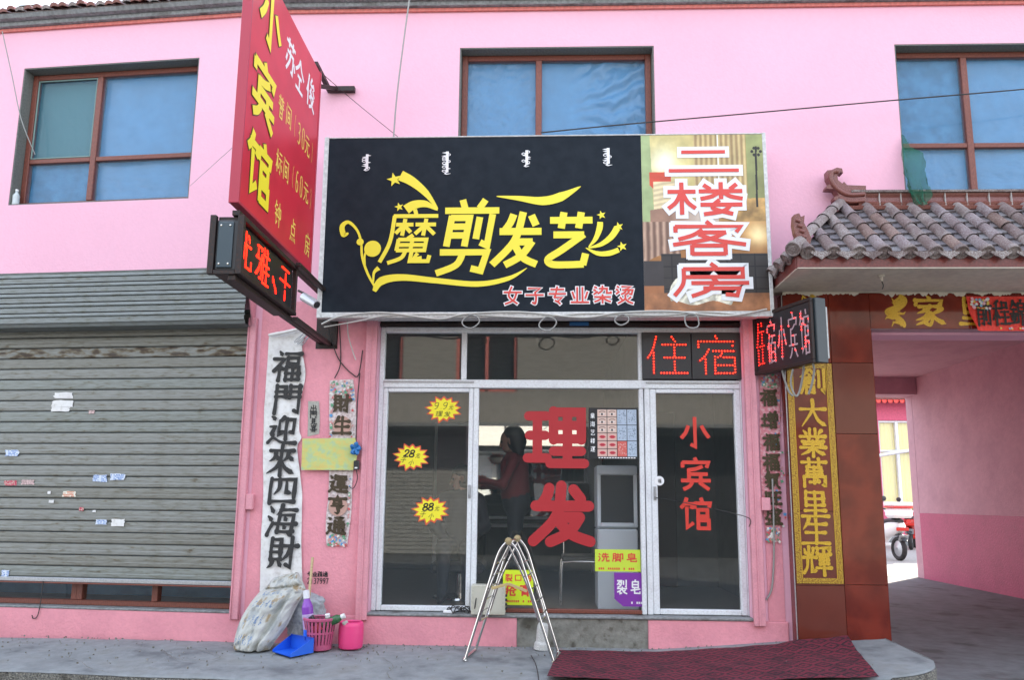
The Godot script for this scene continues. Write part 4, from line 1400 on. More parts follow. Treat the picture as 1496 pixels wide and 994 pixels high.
# ---------------------------------------------------------------- gateway
func build_gateway():
	var g := thing("gateway_pillar", "polished red granite pillar with a gold framed inscription beside the salon", "pillar")
	var st := S()
	box(st, Vector3(2.15, 0.0, -0.002), Vector3(2.885, 3.06, 0.115))
	obj("core", st, M.mortar, g)
	var pan := [[2.142, 0.07, 2.538, 0.548], [2.142, 0.551, 2.538, 1.160], [2.142, 1.163, 2.538, 2.438], [2.142, 2.441, 2.538, 3.066],
		[2.541, 0.05, 2.893, 0.558], [2.541, 0.561, 2.893, 1.818], [2.541, 1.821, 2.893, 2.438], [2.541, 2.441, 2.893, 3.066]]
	for i in pan.size():
		var q: Array = pan[i]
		st = S()
		box(st, Vector3(q[0], q[1], 0.112), Vector3(q[2], q[3], 0.138 + rng.randf_range(0.0, 0.0025)), 0.002)
		obj("granite_panel", st, M.granite_pale if i in [0, 6, 1] else M.granite, g)
	st = S()
	box(st, Vector3(2.136, 0.05, 0.0), Vector3(2.1415, 3.06, 0.136), 0.001)
	obj("side_panel", st, M.granite, g)
	st = S()
	box(st, Vector3(2.894, -0.15, -0.25), Vector3(2.899, 2.73, 0.134), 0.001)
	obj("side_panel", st, M.granite, g)
	st = S()
	box(st, Vector3(2.128, 0.06, 0.126), Vector3(2.1355, 3.05, 0.142), 0.002)
	obj("edge_trim", st, M.grey_metal, g)
	# gold border and inscription, carved and gilded
	var z := 0.1425
	var border := textured(noise_tex(0.05, [[0.40, lin(0.16, 0.05, 0.012)], [0.50, lin(0.46, 0.28, 0.025)], [0.75, lin(0.62, 0.42, 0.06)]], FastNoiseLite.TYPE_SIMPLEX_SMOOTH, 3, 256, 71), 0.16, 0.35, 0.2)
	for q in [[2.147, 0.565, 2.192, 2.432], [2.488, 0.565, 2.533, 2.432], [2.193, 2.387, 2.487, 2.432], [2.193, 0.565, 2.487, 0.61]]:
		st = S()
		box(st, Vector3(q[0], q[1], z - 0.004), Vector3(q[2], q[3], z + 0.004), 0.0025)
		obj("gold_border", st, border, g)
	for q in [[2.193, 0.61, 2.199, 2.386], [2.481, 0.61, 2.487, 2.386]]:
		st = S()
		box(st, Vector3(q[0], q[1], z - 0.003), Vector3(q[2], q[3], z + 0.002), 0.001)
		obj("gold_line", st, M.gold, g)
	var ft := Transform3D(Basis.IDENTITY, Vector3(0, 0, z + 0.001))
	var cs := []
	for p in [Vector3(2.366, 2.277, 0.142), Vector3(2.351, 1.996, 0.142), Vector3(2.338, 1.742, 0.142), Vector3(2.336, 1.485, 0.142), Vector3(2.328, 1.220, 0.142), Vector3(2.322, 0.998, 0.142), Vector3(2.321, 0.750, 0.142)]:
		cs.append(Vector2(p.x, p.y))
	write(g, "創大業萬里生輝", cs, 0.225, 0.235, ft, M.gold, {"weight": 0.125, "brush": true})
	gilt_dragon(g, ft * Transform3D(Basis.IDENTITY, Vector3(2.34, 2.75, 0)), 0.34, 0.56, 5)
	# beam over the passage
	var b := thing("gateway_beam", "granite beam with gold carving across the passage under the tiled roof", "beam")
	st = S()
	box(st, Vector3(2.896, 2.742, -0.30), Vector3(8.95, 3.05, 0.11))
	obj("core", st, M.lilac, b)
	var x := 2.896
	for w in [0.86, 0.98, 0.98, 0.98, 0.98, 0.9]:
		st = S()
		box(st, Vector3(x, 2.746, 0.112), Vector3(x + w - 0.003, 3.066, 0.138), 0.002)
		obj("granite_panel", st, M.granite, b)
		x += w
	var bt := Transform3D(Basis.IDENTITY, Vector3(0, 0, 0.1395))
	var dp := Vector3(3.124, 2.901, 0.140)
	gilt_dragon(b, bt * Transform3D(Basis.IDENTITY, Vector3(dp.x, dp.y, 0)), 0.27, 0.27, 9)
	var jp := Vector3(3.408, 2.901, 0.140)
	var hp := Vector3(3.802, 2.902, 0.140)
	write(b, "家里", [Vector2(jp.x, jp.y), Vector2(hp.x, hp.y)], 0.27, 0.26, bt, M.gold, {"weight": 0.13, "brush": true})
	# plaster smeared over the joint under the roof
	st = S()
	var smear := FastNoiseLite.new()
	smear.frequency = 5.0
	var last := Vector3.ZERO
	for i in 260:
		var xx := 2.14 + i * 0.012
		var drop := maxf(0.006, 0.018 + smear.get_noise_1d(xx) * 0.05 + smear.get_noise_1d(xx * 6.0) * 0.022)
		var p := Vector3(xx, 3.074 - drop, 0.1435)
		if i > 0:
			quad(st, Vector3(last.x, 3.076, 0.1435), Vector3(p.x, 3.076, 0.1435), p, last, Vector3.BACK)
		last = p
	obj("plaster_smear", st, M.soffit, b)
	# red paper banner pasted on the beam
	var a := Vector3(3.726, 3.032, 0.160)
	var ban := thing("red_banner", "red paper banner with black brush characters on the gateway beam", "banner", Vector3(a.x, a.y, 0.152))
	st = S()
	var sh := []
	var wave := FastNoiseLite.new()
	wave.frequency = 1.3
	for j in 9:
		var row := []
		for i in 40:
			var u := i / 39.0 * 1.25
			var v := j / 8.0
			var curl := smoothstep(0.06, 0.0, u) * smoothstep(0.4, 1.0, v)
			row.append(Vector3(u + 0.03 * v + 0.02 * curl, -v * 0.31, 0.004 + wave.get_noise_2d(u * 3.0, v * 2.0) * 0.006 + curl * 0.045))
		sh.append(row)
	sheet(st, sh)
	var redp := textured(noise_tex(0.03, [[0.2, lin(0.66, 0.025, 0.015)], [0.7, lin(0.82, 0.05, 0.03)]], FastNoiseLite.TYPE_SIMPLEX_SMOOTH, 4, 256, 73), 0.3, 0.55)
	obj("paper", st, redp, ban)
	var flowers := [[lin(0.7, 0.55, 0.1), M.gold], [lin(0.2, 0.45, 0.6), null], [lin(0.8, 0.45, 0.5), null], [lin(0.75, 0.75, 0.7), null]]
	for k in 4:
		st = S()
		for i in 9:
			var c := Vector3(0.03 + rng.randf() * 0.16, -0.02 - rng.randf() * 0.12 * (1.0 - i * 0.06), 0.0125)
			prism(st, star_poly(5, 0.016, 0.016, 0.55, i + k * 9), 0.0006, Transform3D(Basis.IDENTITY, c + Vector3(0, 0, k * 0.0008 + i * 0.00008)))
		for i in 5:
			prism(st, star_poly(5, 0.012, 0.012, 0.55, i + k), 0.0006, Transform3D(Basis.IDENTITY, Vector3(0.2 + rng.randf() * 0.9, -0.285 - rng.randf() * 0.015, 0.0125 + k * 0.0008 + i * 0.00008)))
		obj("flower_print", st, plain(flowers[k][0], 0.5), ban)
	write(ban, "前程錦繡", [Vector2(0.135, -0.155), Vector2(0.28, -0.15), Vector2(0.425, -0.15), Vector2(0.575, -0.15)], 0.13, 0.22, Transform3D(Basis.IDENTITY, Vector3(0, 0, 0.0135)), M.ink, {"weight": 0.15, "brush": true}, "character")
	build_gate_roof()
	build_passage()

# carved and gilded coil with a spiny back
func gilt_dragon(parent: Node, t: Transform3D, w: float, h: float, sd: int):
	var r := RandomNumberGenerator.new()
	r.seed = sd
	var st := S()
	var spine := []
	for k in 40:
		var f := k / 39.0
		spine.append(Vector2(sin(f * 7.5 + 0.6) * 0.30 * w * (1.0 - 0.25 * f), (0.5 - f) * h * 0.92 + cos(f * 9.0) * 0.05 * h))
	var wid := []
	for k in 40:
		wid.append(w * 0.17 * (0.45 + 0.9 * sin((k + 4) / 44.0 * PI)))
	band(st, spine, wid, t, true, 0.0)
	for k in range(1, 39):
		var d: Vector2 = (spine[k + 1] - spine[k - 1]).normalized()
		var n := Vector2(-d.y, d.x) * (1.0 if spine[k].x < 0.0 else -1.0)
		var c: Vector2 = spine[k] + n * wid[k] * 0.4
		band(st, [c, c + n * wid[k] * 0.75 + d * 0.01], [0.014, 0.003], t, false, 0.0006 + k * 0.00005)
	for k in 7:
		var c: Vector2 = spine[r.randi_range(2, 36)]
		var s := -1.0 if c.x > 0 else 1.0
		band(st, [c, c + Vector2(s * w * 0.16, r.randf_range(-0.05, 0.05) * h), c + Vector2(s * w * 0.34, r.randf_range(-0.1, 0.1) * h), c + Vector2(s * w * 0.4, r.randf_range(-0.12, 0.12) * h)], [0.03, 0.024, 0.016, 0.005], t, false, 0.003 + k * 0.0002)
	obj("gilt_dragon", st, M.gold, parent)

func build_gate_roof():
	var r := thing("gateway_roof", "small hipped roof of dusty barrel tiles over the gateway", "roof")
	var st := S()
	box(st, Vector3(2.062, 3.080, 0.001), Vector3(7.9, 3.10, 0.838))
	obj("soffit", st, M.soffit, r)
	st = S()
	box(st, Vector3(2.045, 3.083, 0.840), Vector3(7.9, 3.185, 0.862), 0.004)
	obj("fascia", st, M.fascia, r)
	st = S()
	box(st, Vector3(2.040, 3.083, 0.002), Vector3(2.060, 3.185, 0.839), 0.004)
	obj("fascia", st, M.fascia, r)
	st = S()
	box(st, Vector3(2.0445, 3.074, 0.835), Vector3(7.9, 3.0825, 0.868), 0.002)
	box(st, Vector3(2.0395, 3.0742, 0.002), Vector3(2.066, 3.0825, 0.8345), 0.002)
	obj("fascia_edge", st, M.soffit, r)
	# roof bed
	var e0 := Vector3(2.03, 3.19, 0.87)
	var rt := Vector3(2.72, 3.86, 0.10)
	st = S()
	quad(st, Vector3(e0.x, e0.y, e0.z), Vector3(7.9, e0.y, e0.z), Vector3(7.9, rt.y, rt.z), rt, Vector3(0, 0.75, 0.66).normalized())
	tri(st, e0, rt, Vector3(e0.x, e0.y, 0.0), Vector3(-0.7, 0.7, 0).normalized())
	quad(st, rt, Vector3(2.72, rt.y, 0.0), Vector3(e0.x, e0.y, 0.0), Vector3(e0.x, e0.y, 0.0), Vector3(-0.7, 0.7, 0).normalized())
	obj("roof_bed", st, M.pan_tile, r)
	# front slope
	var along := Vector3(0, rt.y - e0.y, rt.z - e0.z)
	var length := along.length()
	var up := along.normalized()
	var out := Vector3(0, -up.z, up.y)
	var seg := 0.262
	st = S()
	var ring := []
	for k in 9:
		var an := PI * k / 8.0
		ring.append([Vector3(cos(an) * 0.056, sin(an) * 0.058, 0.012), Vector3(cos(an) * 0.056, sin(an) * 0.058, -0.02), Vector3(cos(an) * 0.050, sin(an) * 0.052, -0.022), Vector3(cos(an) * 0.047, sin(an) * 0.049, -seg + 0.01)])
	sheet(st, ring)
	var cover := st.commit()
	st = S()
	lathe(st, [Vector2(0.0, 0.012), Vector2(0.022, 0.011), Vector2(0.025, 0.004), Vector2(0.045, 0.004), Vector2(0.05, 0.012), Vector2(0.058, 0.010), Vector2(0.060, -0.03)], 16, Transform3D(Basis(Vector3.RIGHT, PI / 2.0), Vector3.ZERO))
	var cap := st.commit()
	st = S()
	var pan := []
	for k in 5:
		var an := PI * (k / 4.0 - 0.5)
		pan.append([Vector3(sin(an) * 0.075, -cos(an) * 0.020 + 0.034, 0.006), Vector3(sin(an) * 0.075, -cos(an) * 0.020 + 0.030, 0.0), Vector3(sin(an) * 0.070, -cos(an) * 0.020 + 0.008, -0.17)])
	sheet(st, pan)
	for k in 4:
		quad(st, pan[k][0], pan[k + 1][0], pan[k + 1][0] - Vector3(0, 0.02, 0.0), pan[k][0] - Vector3(0, 0.02, 0.0), Vector3.BACK)
	var pan_mesh := st.commit()
	st = S()
	prism(st, PackedVector2Array([Vector2(-0.085, 0.045), Vector2(-0.08, 0.0), Vector2(-0.05, -0.022), Vector2(-0.025, -0.034), Vector2(0, -0.055), Vector2(0.025, -0.034), Vector2(0.05, -0.022), Vector2(0.08, 0.0), Vector2(0.085, 0.045), Vector2(0.05, 0.022), Vector2(0, 0.012), Vector2(-0.05, 0.022)]), 0.012)
	var drip := st.commit()
	var clay := [M.roof_tile]
	for q in [Color(0.90, 0.86, 0.86), Color(0.98, 0.97, 1.0), Color(0.94, 0.86, 0.82)]:
		var m: StandardMaterial3D = M.roof_tile.duplicate()
		m.albedo_color = q
		m.uv1_offset = Vector3(q.g, q.r, q.b)
		clay.append(m)
	var pans := [M.pan_tile]
	for q in [Color(0.85, 0.84, 0.86), Color(0.93, 0.9, 0.9)]:
		var m: StandardMaterial3D = M.pan_tile.duplicate()
		m.albedo_color = q
		pans.append(m)
	var bas := Basis(Vector3.RIGHT, out, -up)      # z runs down the slope
	var x := 2.12
	while x < 7.86:
		var start := clampf((x - e0.x) / (rt.x - e0.x), 0.0, 1.0) * length
		var n := 0
		var d := 0.0
		while d < start - 0.05:
			var jit := Basis(Vector3.UP, rng.randf_range(-0.012, 0.012)) * Basis(Vector3.RIGHT, rng.randf_range(-0.008, 0.008))
			var at := Transform3D(bas * jit, Vector3(x + rng.randf_range(-0.003, 0.003), e0.y, e0.z) + up * d + out * 0.022)
			inst("cover_tile", cover, clay[rng.randi() % 4], r, at)
			d += seg - 0.012
			n += 1
		inst("tile_cap", cap, M.roof_tile, r, Transform3D(bas, Vector3(x, e0.y, e0.z) + up * -0.012 + out * 0.022))
		var px := x + 0.1
		var s2 := clampf((px - e0.x) / (rt.x - e0.x), 0.0, 1.0) * length
		d = 0.02
		while d < s2 - 0.02:
			inst("pan_tile", pan_mesh, pans[rng.randi() % 3], r, Transform3D(bas * Basis(Vector3.UP, rng.randf_range(-0.03, 0.03)), Vector3(px, e0.y, e0.z) + up * d + out * (0.004 + rng.randf_range(0, 0.004))))
			d += 0.128
		inst("drip_tile", drip, M.roof_tile, r, Transform3D(Basis(Vector3.RIGHT, -0.15), Vector3(px, e0.y - 0.004, e0.z + 0.028)))
		x += 0.2
	# side slope: short rows that end on the hip
	var side := Vector3(rt.x - e0.x, rt.y - e0.y, 0).normalized()
	var so := Vector3(-side.y, side.x, 0)
	var sb := Basis(Vector3.BACK, so, -side)
	var zz := 0.72
	while zz > 0.05:
		var run := clampf((e0.z - zz) / (e0.z - rt.z), 0.0, 1.0) * Vector2(rt.x - e0.x, rt.y - e0.y).length()
		var d := 0.0
		while d < run - 0.05:
			inst("cover_tile", cover, M.roof_tile, r, Transform3D(sb, Vector3(e0.x, e0.y, zz) + side * d + so * 0.022))
			d += seg - 0.012
		inst("tile_cap", cap, M.roof_tile, r, Transform3D(sb, Vector3(e0.x, e0.y, zz) - side * 0.012 + so * 0.022))
		inst("drip_tile", drip, M.roof_tile, r, Transform3D(Basis(Vector3.UP, -PI / 2.0) * Basis(Vector3.RIGHT, -0.15), Vector3(e0.x - 0.02, e0.y - 0.004, zz - 0.1)))
		zz -= 0.2
	# hip of larger tiles
	var hv := (rt - e0)
	var hn := hv.normalized()
	var hs := hn.cross(Vector3.UP).normalized()
	var ho := hs.cross(hn).normalized()
	var hb := Basis(hs, ho, -hn).scaled_local(Vector3(1.05, 1.05, 1.0))
	var d := 0.0
	while d < hv.length() - 0.1:
		inst("hip_tile", cover, M.roof_tile, r, Transform3D(hb, e0 + hn * d + ho * 0.05))
		d += seg - 0.012
	inst("tile_cap", cap, M.roof_tile, r, Transform3D(hb, e0 - hn * 0.012 + ho * 0.05))
	# ridge of glazed blocks
	st = S()
	extrude_x(st, [Vector2(3.83, 0.02), Vector2(3.83, 0.175), Vector2(3.858, 0.185), Vector2(3.872, 0.16), Vector2(3.872, 0.02)], 2.70, 7.9, true)
	obj("ridge_base", st, M.glazed, r)
	x = 2.86
	while x < 7.8:
		st = S()
		extrude_x(st, [Vector2(3.874, 0.02), Vector2(3.874, 0.13), Vector2(3.905, 0.14), Vector2(3.925, 0.118), Vector2(3.965, 0.112), Vector2(3.985, 0.125), Vector2(4.0, 0.13), Vector2(4.0, 0.02)], x, x + 0.186, true)
		obj("ridge_block", st, M.glazed, r)
		st = S()
		box(st, Vector3(x + 0.186, 3.876, 0.02), Vector3(x + 0.194, 4.003, 0.128 + rng.randf_range(0, 0.012)), 0.001)
		obj("mortar_joint", st, M.mortar, r)
		x += 0.194
	st = S()
	extrude_x(st, [Vector2(4.003, 0.015), Vector2(4.003, 0.15), Vector2(4.022, 0.155), Vector2(4.03, 0.12), Vector2(4.034, 0.015)], 2.80, 7.9, true)
	obj("ridge_cap", st, M.roof_tile, r)
	# curled tail at the end of the ridge
	var tail := PackedVector2Array()
	for p in [Vector3(2.924, 3.904, 0.100), Vector3(2.727, 3.895, 0.100), Vector3(2.644, 3.937, 0.100), Vector3(2.646, 3.964, 0.100), Vector3(2.689, 3.976, 0.100), Vector3(2.656, 4.036, 0.100), Vector3(2.576, 4.043, 0.100), Vector3(2.584, 4.069, 0.100), Vector3(2.625, 4.092, 0.100), Vector3(2.600, 4.148, 0.100), Vector3(2.598, 4.217, 0.100), Vector3(2.635, 4.220, 0.100), Vector3(2.686, 4.243, 0.100), Vector3(2.731, 4.233, 0.100), Vector3(2.738, 4.190, 0.100), Vector3(2.714, 4.200, 0.100), Vector3(2.685, 4.167, 0.100), Vector3(2.688, 4.124, 0.100), Vector3(2.726, 4.088, 0.100), Vector3(2.740, 4.107, 0.100), Vector3(2.768, 4.074, 0.100), Vector3(2.934, 4.067, 0.100)]:
		tail.append(Vector2(p.x, p.y))
	st = S()
	prism(st, tail, 0.09, Transform3D(Basis.IDENTITY, Vector3(0, 0, 0.05)))
	var rib := []
	for p in [Vector3(2.913, 3.985, 0.140), Vector3(2.778, 3.980, 0.140), Vector3(2.695, 4.019, 0.140), Vector3(2.644, 4.078, 0.140), Vector3(2.623, 4.144, 0.140), Vector3(2.644, 4.196, 0.140), Vector3(2.693, 4.202, 0.140)]:
		rib.append(p)
	tube(st, smooth_path(rib), 0.022, 8)
	rib.clear()
	for p in [Vector3(2.909, 3.921, 0.140), Vector3(2.774, 3.915, 0.140), Vector3(2.691, 3.947, 0.140)]:
		rib.append(p)
	tube(st, smooth_path(rib), 0.018, 8)
	obj("ridge_tail", st, M.glazed, r)
	# upright beast at the foot of the hip
	var beast := PackedVector2Array()
	for p in [Vector3(2.087, 3.291, 0.800), Vector3(2.054, 3.390, 0.800), Vector3(2.044, 3.465, 0.800), Vector3(2.053, 3.541, 0.800), Vector3(2.095, 3.553, 0.800), Vector3(2.107, 3.523, 0.800), Vector3(2.138, 3.535, 0.800), Vector3(2.129, 3.471, 0.800), Vector3(2.154, 3.419, 0.800), Vector3(2.183, 3.337, 0.800), Vector3(2.169, 3.291, 0.800)]:
		beast.append(Vector2(p.x, p.y))
	st = S()
	prism(st, beast, 0.07, Transform3D(Basis.IDENTITY, Vector3(0, 0, 0.75)))
	for k in 4:
		var c := Vector3(2.069, 3.493, 0.820)
		tube(st, [c + Vector3(-0.005 + k * 0.014, -k * 0.045, 0), c + Vector3(0.03 + k * 0.014, -0.012 - k * 0.045, 0.004)], 0.014, 6)
	obj("hip_beast", st, M.glazed, r)
	st = S()
	# bulb holder under the soffit
	var lp := thing("ceiling_socket", "small bare lamp socket hanging from the gateway soffit", "lamp socket", Vector3(2.787, 3.079, 0.659))
	st = S()
	lathe(st, [Vector2(0.0, 0.0), Vector2(0.026, 0.0), Vector2(0.026, -0.012), Vector2(0.012, -0.02), Vector2(0.012, -0.05), Vector2(0.0, -0.055)], 12)
	obj("rose", st, M.soffit, lp)
	st = S()
	tube(st, smooth_path([Vector3(0, -0.05, 0), Vector3(0.006, -0.09, 0.01), Vector3(0.0, -0.12, 0.0)]), 0.004, 6)
	obj("flex", st, M.cable_black, lp)

func build_passage():
	var p := thing("passage", "pink walled passage through the building beyond the granite pillar", "passage")
	var st := S()
	box(st, Vector3(7.2, -0.15, -8.44), Vector3(7.3, 3.629, -0.26))
	obj("wall", st, M.lilac, p)
	st = S()
	box(st, Vector3(7.194, -0.15, -8.44), Vector3(7.199, 1.06, -0.26))
	obj("dado", st, M.dado, p)
	st = S()
	box(st, Vector3(2.78, -0.15, -8.44), Vector3(2.893, 3.629, -0.26))
	obj("wall", st, M.lilac, p)
	st = S()
	box(st, Vector3(2.894, -0.15, -8.44), Vector3(2.899, 1.06, -0.26))
	obj("dado", st, M.dado, p)
	st = S()
	box(st, Vector3(2.9, 3.30, -8.449), Vector3(7.193, 3.628, -8.2))
	obj("lintel", st, M.lilac, p)

# ---------------------------------------------------------------- yard behind
func build_yard():
	var st := S()
	quad(st, Vector3(-6, -0.145, -30), Vector3(24, -0.145, -30), Vector3(24, -0.145, -8.72), Vector3(-6, -0.145, -8.72), Vector3.UP)
	struct("yard_paving", st, textured(mottled(lin(0.34, 0.32, 0.29), 0.85, 1.1, 0.03, 80), 1.4, 0.85))
	var h := thing("yard_house", "pink house with a tall yellow curtained window seen through the passage", "house")
	st = S()
	holed_wall(st, 2.0, -0.15, 22.0, 4.75, [[11.850, 0.95, 13.181 + 0.6, 4.12]], -21.0, -21.3)
	box(st, Vector3(2.0, -0.15, -26.0), Vector3(2.3, 4.75, -21.3))
	box(st, Vector3(21.7, -0.15, -26.0), Vector3(22.0, 4.75, -21.3))
	obj("wall", st, M.dado.duplicate(), h)
	var wallm := textured(mottled(lin(0.62, 0.12, 0.20), 0.9, 1.08, 0.03, 81), 1.4, 0.8)
	h.get_node("wall").material_override = wallm
	st = S()
	box(st, Vector3(1.7, 4.76, -26.2), Vector3(22.3, 4.95, -20.4), 0.02)
	obj("roof", st, M.fascia, h)
	st = S()
	box(st, Vector3(2.0, -0.15, -20.999), Vector3(22.0, 0.14, -20.2), 0.02)
	obj("step", st, M.cement, h)
	var wx: float = 11.850
	var ww: float = 13.181 + 0.6 - wx
	for k in 26:
		st = S()
		lathe(st, [Vector2(0.09, 0), Vector2(0.09, -0.02), Vector2(0.0, -0.03)], 8, Transform3D(Basis(Vector3.RIGHT, PI / 2.0), Vector3(wx - 1.6 + k * 0.2, 4.74, -20.38)))
		obj("eave_tile", st, M.red_ink, h)
	for k in 4:
		var x := wx + ww * k / 3.0
		st = S()
		box(st, Vector3(x - 0.05, 0.95, -21.2), Vector3(x + 0.05, 4.12, -21.05), 0.01)
		obj("window_post", st, M.white_frame, h)
	for y in [0.97, 3.05, 4.08]:
		st = S()
		box(st, Vector3(wx, y - 0.035, -21.19), Vector3(wx + ww, y + 0.035, -21.06), 0.01)
		obj("window_bar", st, M.white_frame, h)
	st = S()
	box(st, Vector3(wx, 0.95, -21.16), Vector3(wx + ww, 4.1, -21.15))
	obj("pane", st, M.glass, h)
	st = S()
	var p := []
	for j in 2:
		var row := []
		for i in 70:
			var u := i / 69.0
			row.append(Vector3(wx + u * ww, 4.1 - j * 3.1, -21.24 + 0.02 * sin(u * 80.0)))
		p.append(row)
	sheet(st, p)
	obj("curtain", st, plain(lin(0.74, 0.68, 0.25), 0.8), h)
	st = S()
	tube(st, smooth_path([Vector3(wx - 0.8, 2.75, -20.6), Vector3(wx + 1.0, 3.05, -20.5), Vector3(wx + 3.0, 3.1, -20.4)]), 0.06, 8)
	bar(st, Vector3(wx - 0.55, -0.15, -20.6), Vector3(wx - 0.55, 3.6, -20.6), 0.10, 0.10)
	obj("awning_rail", st, M.white_frame, h)
	scooter("white_scooter", "white scooter with a red stripe seen from behind through the passage", Vector3(8.769, -0.145, -13.433), 0.12, true)
	scooter("red_scooter", "red scooter parked beyond the white one in the yard", Vector3(11.391, -0.145, -18.101), -0.5, false)

func scooter(called: String, label: String, at: Vector3, turn: float, white: bool):
	var t := thing(called, label, "scooter", at, turn, "scooters parked in the yard")
	t.scale = Vector3.ONE * 1.2
	var body := plain(lin(0.78, 0.78, 0.76), 0.25) if white else plain(lin(0.55, 0.03, 0.02), 0.25)
	var red := plain(lin(0.60, 0.03, 0.03), 0.3)
	for z in [0.28, -0.95]:
		var w := Node3D.new()
		w.name = "wheel"
		t.add_child(w, true)
		w.position = Vector3(0, 0.24, z)
		var st := S()
		var pr := []
		for k in 13:
			var an := TAU * k / 12.0
			pr.append(Vector2(0.20 + cos(an) * 0.045, sin(an) * 0.05))
		lathe(st, pr, 20, Transform3D(Basis(Vector3.BACK, PI / 2.0), Vector3.ZERO))
		obj("tyre", st, M.rubber, w)
		st = S()
		lathe(st, [Vector2(0.02, 0.045), Vector2(0.05, 0.04), Vector2(0.16, 0.02), Vector2(0.165, -0.02), Vector2(0.05, -0.04), Vector2(0.02, -0.045)], 14, Transform3D(Basis(Vector3.BACK, PI / 2.0), Vector3.ZERO))
		obj("rim", st, M.grey_metal, w)
	var st := S()
	# rear body: swept from tail to the footboard
	tube(st, smooth_path([Vector3(0, 0.70, 0.42), Vector3(0, 0.66, 0.22), Vector3(0, 0.58, -0.1), Vector3(0, 0.40, -0.25)]), [0.06, 0.10, 0.12, 0.14, 0.15, 0.16, 0.165, 0.17, 0.17, 0.17, 0.165, 0.16, 0.15, 0.15, 0.14, 0.13, 0.12, 0.11, 0.10], 12)
	box(st, Vector3(-0.17, 0.26, -0.72), Vector3(0.17, 0.33, -0.15), 0.03)
	tube(st, smooth_path([Vector3(0, 0.32, -0.68), Vector3(0, 0.6, -0.80), Vector3(0, 0.92, -0.74)]), [0.17, 0.18, 0.19, 0.19, 0.19, 0.19, 0.18, 0.17, 0.16, 0.15, 0.13, 0.11, 0.09], 12, true, 0.45)
	obj("body", st, body, t)
	st = S()
	tube(st, smooth_path([Vector3(0, 0.79, 0.40), Vector3(0, 0.80, 0.15), Vector3(0, 0.76, -0.2)]), [0.07, 0.09, 0.11, 0.125, 0.13, 0.135, 0.135, 0.13, 0.13, 0.125, 0.12, 0.11, 0.08], 12, true, 0.5)
	obj("seat", st, M.black_plastic, t)
	st = S()
	tube(st, smooth_path([Vector3(-0.34, 1.02, -0.60), Vector3(-0.18, 1.04, -0.68), Vector3(0, 1.0, -0.72), Vector3(0.18, 1.04, -0.68), Vector3(0.34, 1.02, -0.60)]), 0.016, 8)
	obj("handlebar", st, M.black_plastic, t)
	for s in [-1.0, 1.0]:
		st = S()
		tube(st, [Vector3(s * 0.22, 1.04, -0.66), Vector3(s * 0.27, 1.22, -0.68)], 0.007, 6)
		lathe(st, [Vector2(0.0, 0.015), Vector2(0.055, 0.01), Vector2(0.06, -0.01), Vector2(0.0, -0.02)], 12, Transform3D(Basis(Vector3.RIGHT, PI / 2.0), Vector3(s * 0.29, 1.26, -0.68)))
		obj("mirror", st, M.black_plastic, t)
	st = S()
	box(st, Vector3(-0.13, 0.60, 0.435), Vector3(0.13, 0.67, 0.47), 0.015)
	obj("tail_light", st, plain(lin(0.5, 0.02, 0.01), 0.15), t)
	st = S()
	cbox(st, Transform3D(Basis(Vector3.RIGHT, 0.5), Vector3(0, 0.46, 0.47)), Vector3(0.1, 0.07, 0.006), 0.003)
	obj("number_plate", st, M.grey_metal, t)
	st = S()
	tube(st, smooth_path([Vector3(0, 0.52, 0.22), Vector3(0, 0.5, 0.40), Vector3(0, 0.40, 0.54)]), [0.05, 0.06, 0.065, 0.07, 0.07, 0.07, 0.07, 0.07, 0.07, 0.065, 0.06, 0.05, 0.04], 10, true, 0.35)
	obj("mudguard", st, M.black_plastic, t)
	if white:
		st = S()
		box(st, Vector3(-0.21, 0.86, 0.16), Vector3(0.21, 1.06, 0.56), 0.05)
		box(st, Vector3(-0.215, 1.095, 0.155), Vector3(0.215, 1.18, 0.565), 0.04)
		obj("top_box", st, body, t)
		st = S()
		box(st, Vector3(-0.217, 1.061, 0.153), Vector3(0.217, 1.094, 0.567), 0.01)
		obj("red_stripe", st, red, t)
	else:
		st = S()
		box(st, Vector3(-0.16, 0.62, -0.98), Vector3(0.16, 0.86, -0.86), 0.04)
		obj("front_basket", st, M.black_plastic, t)

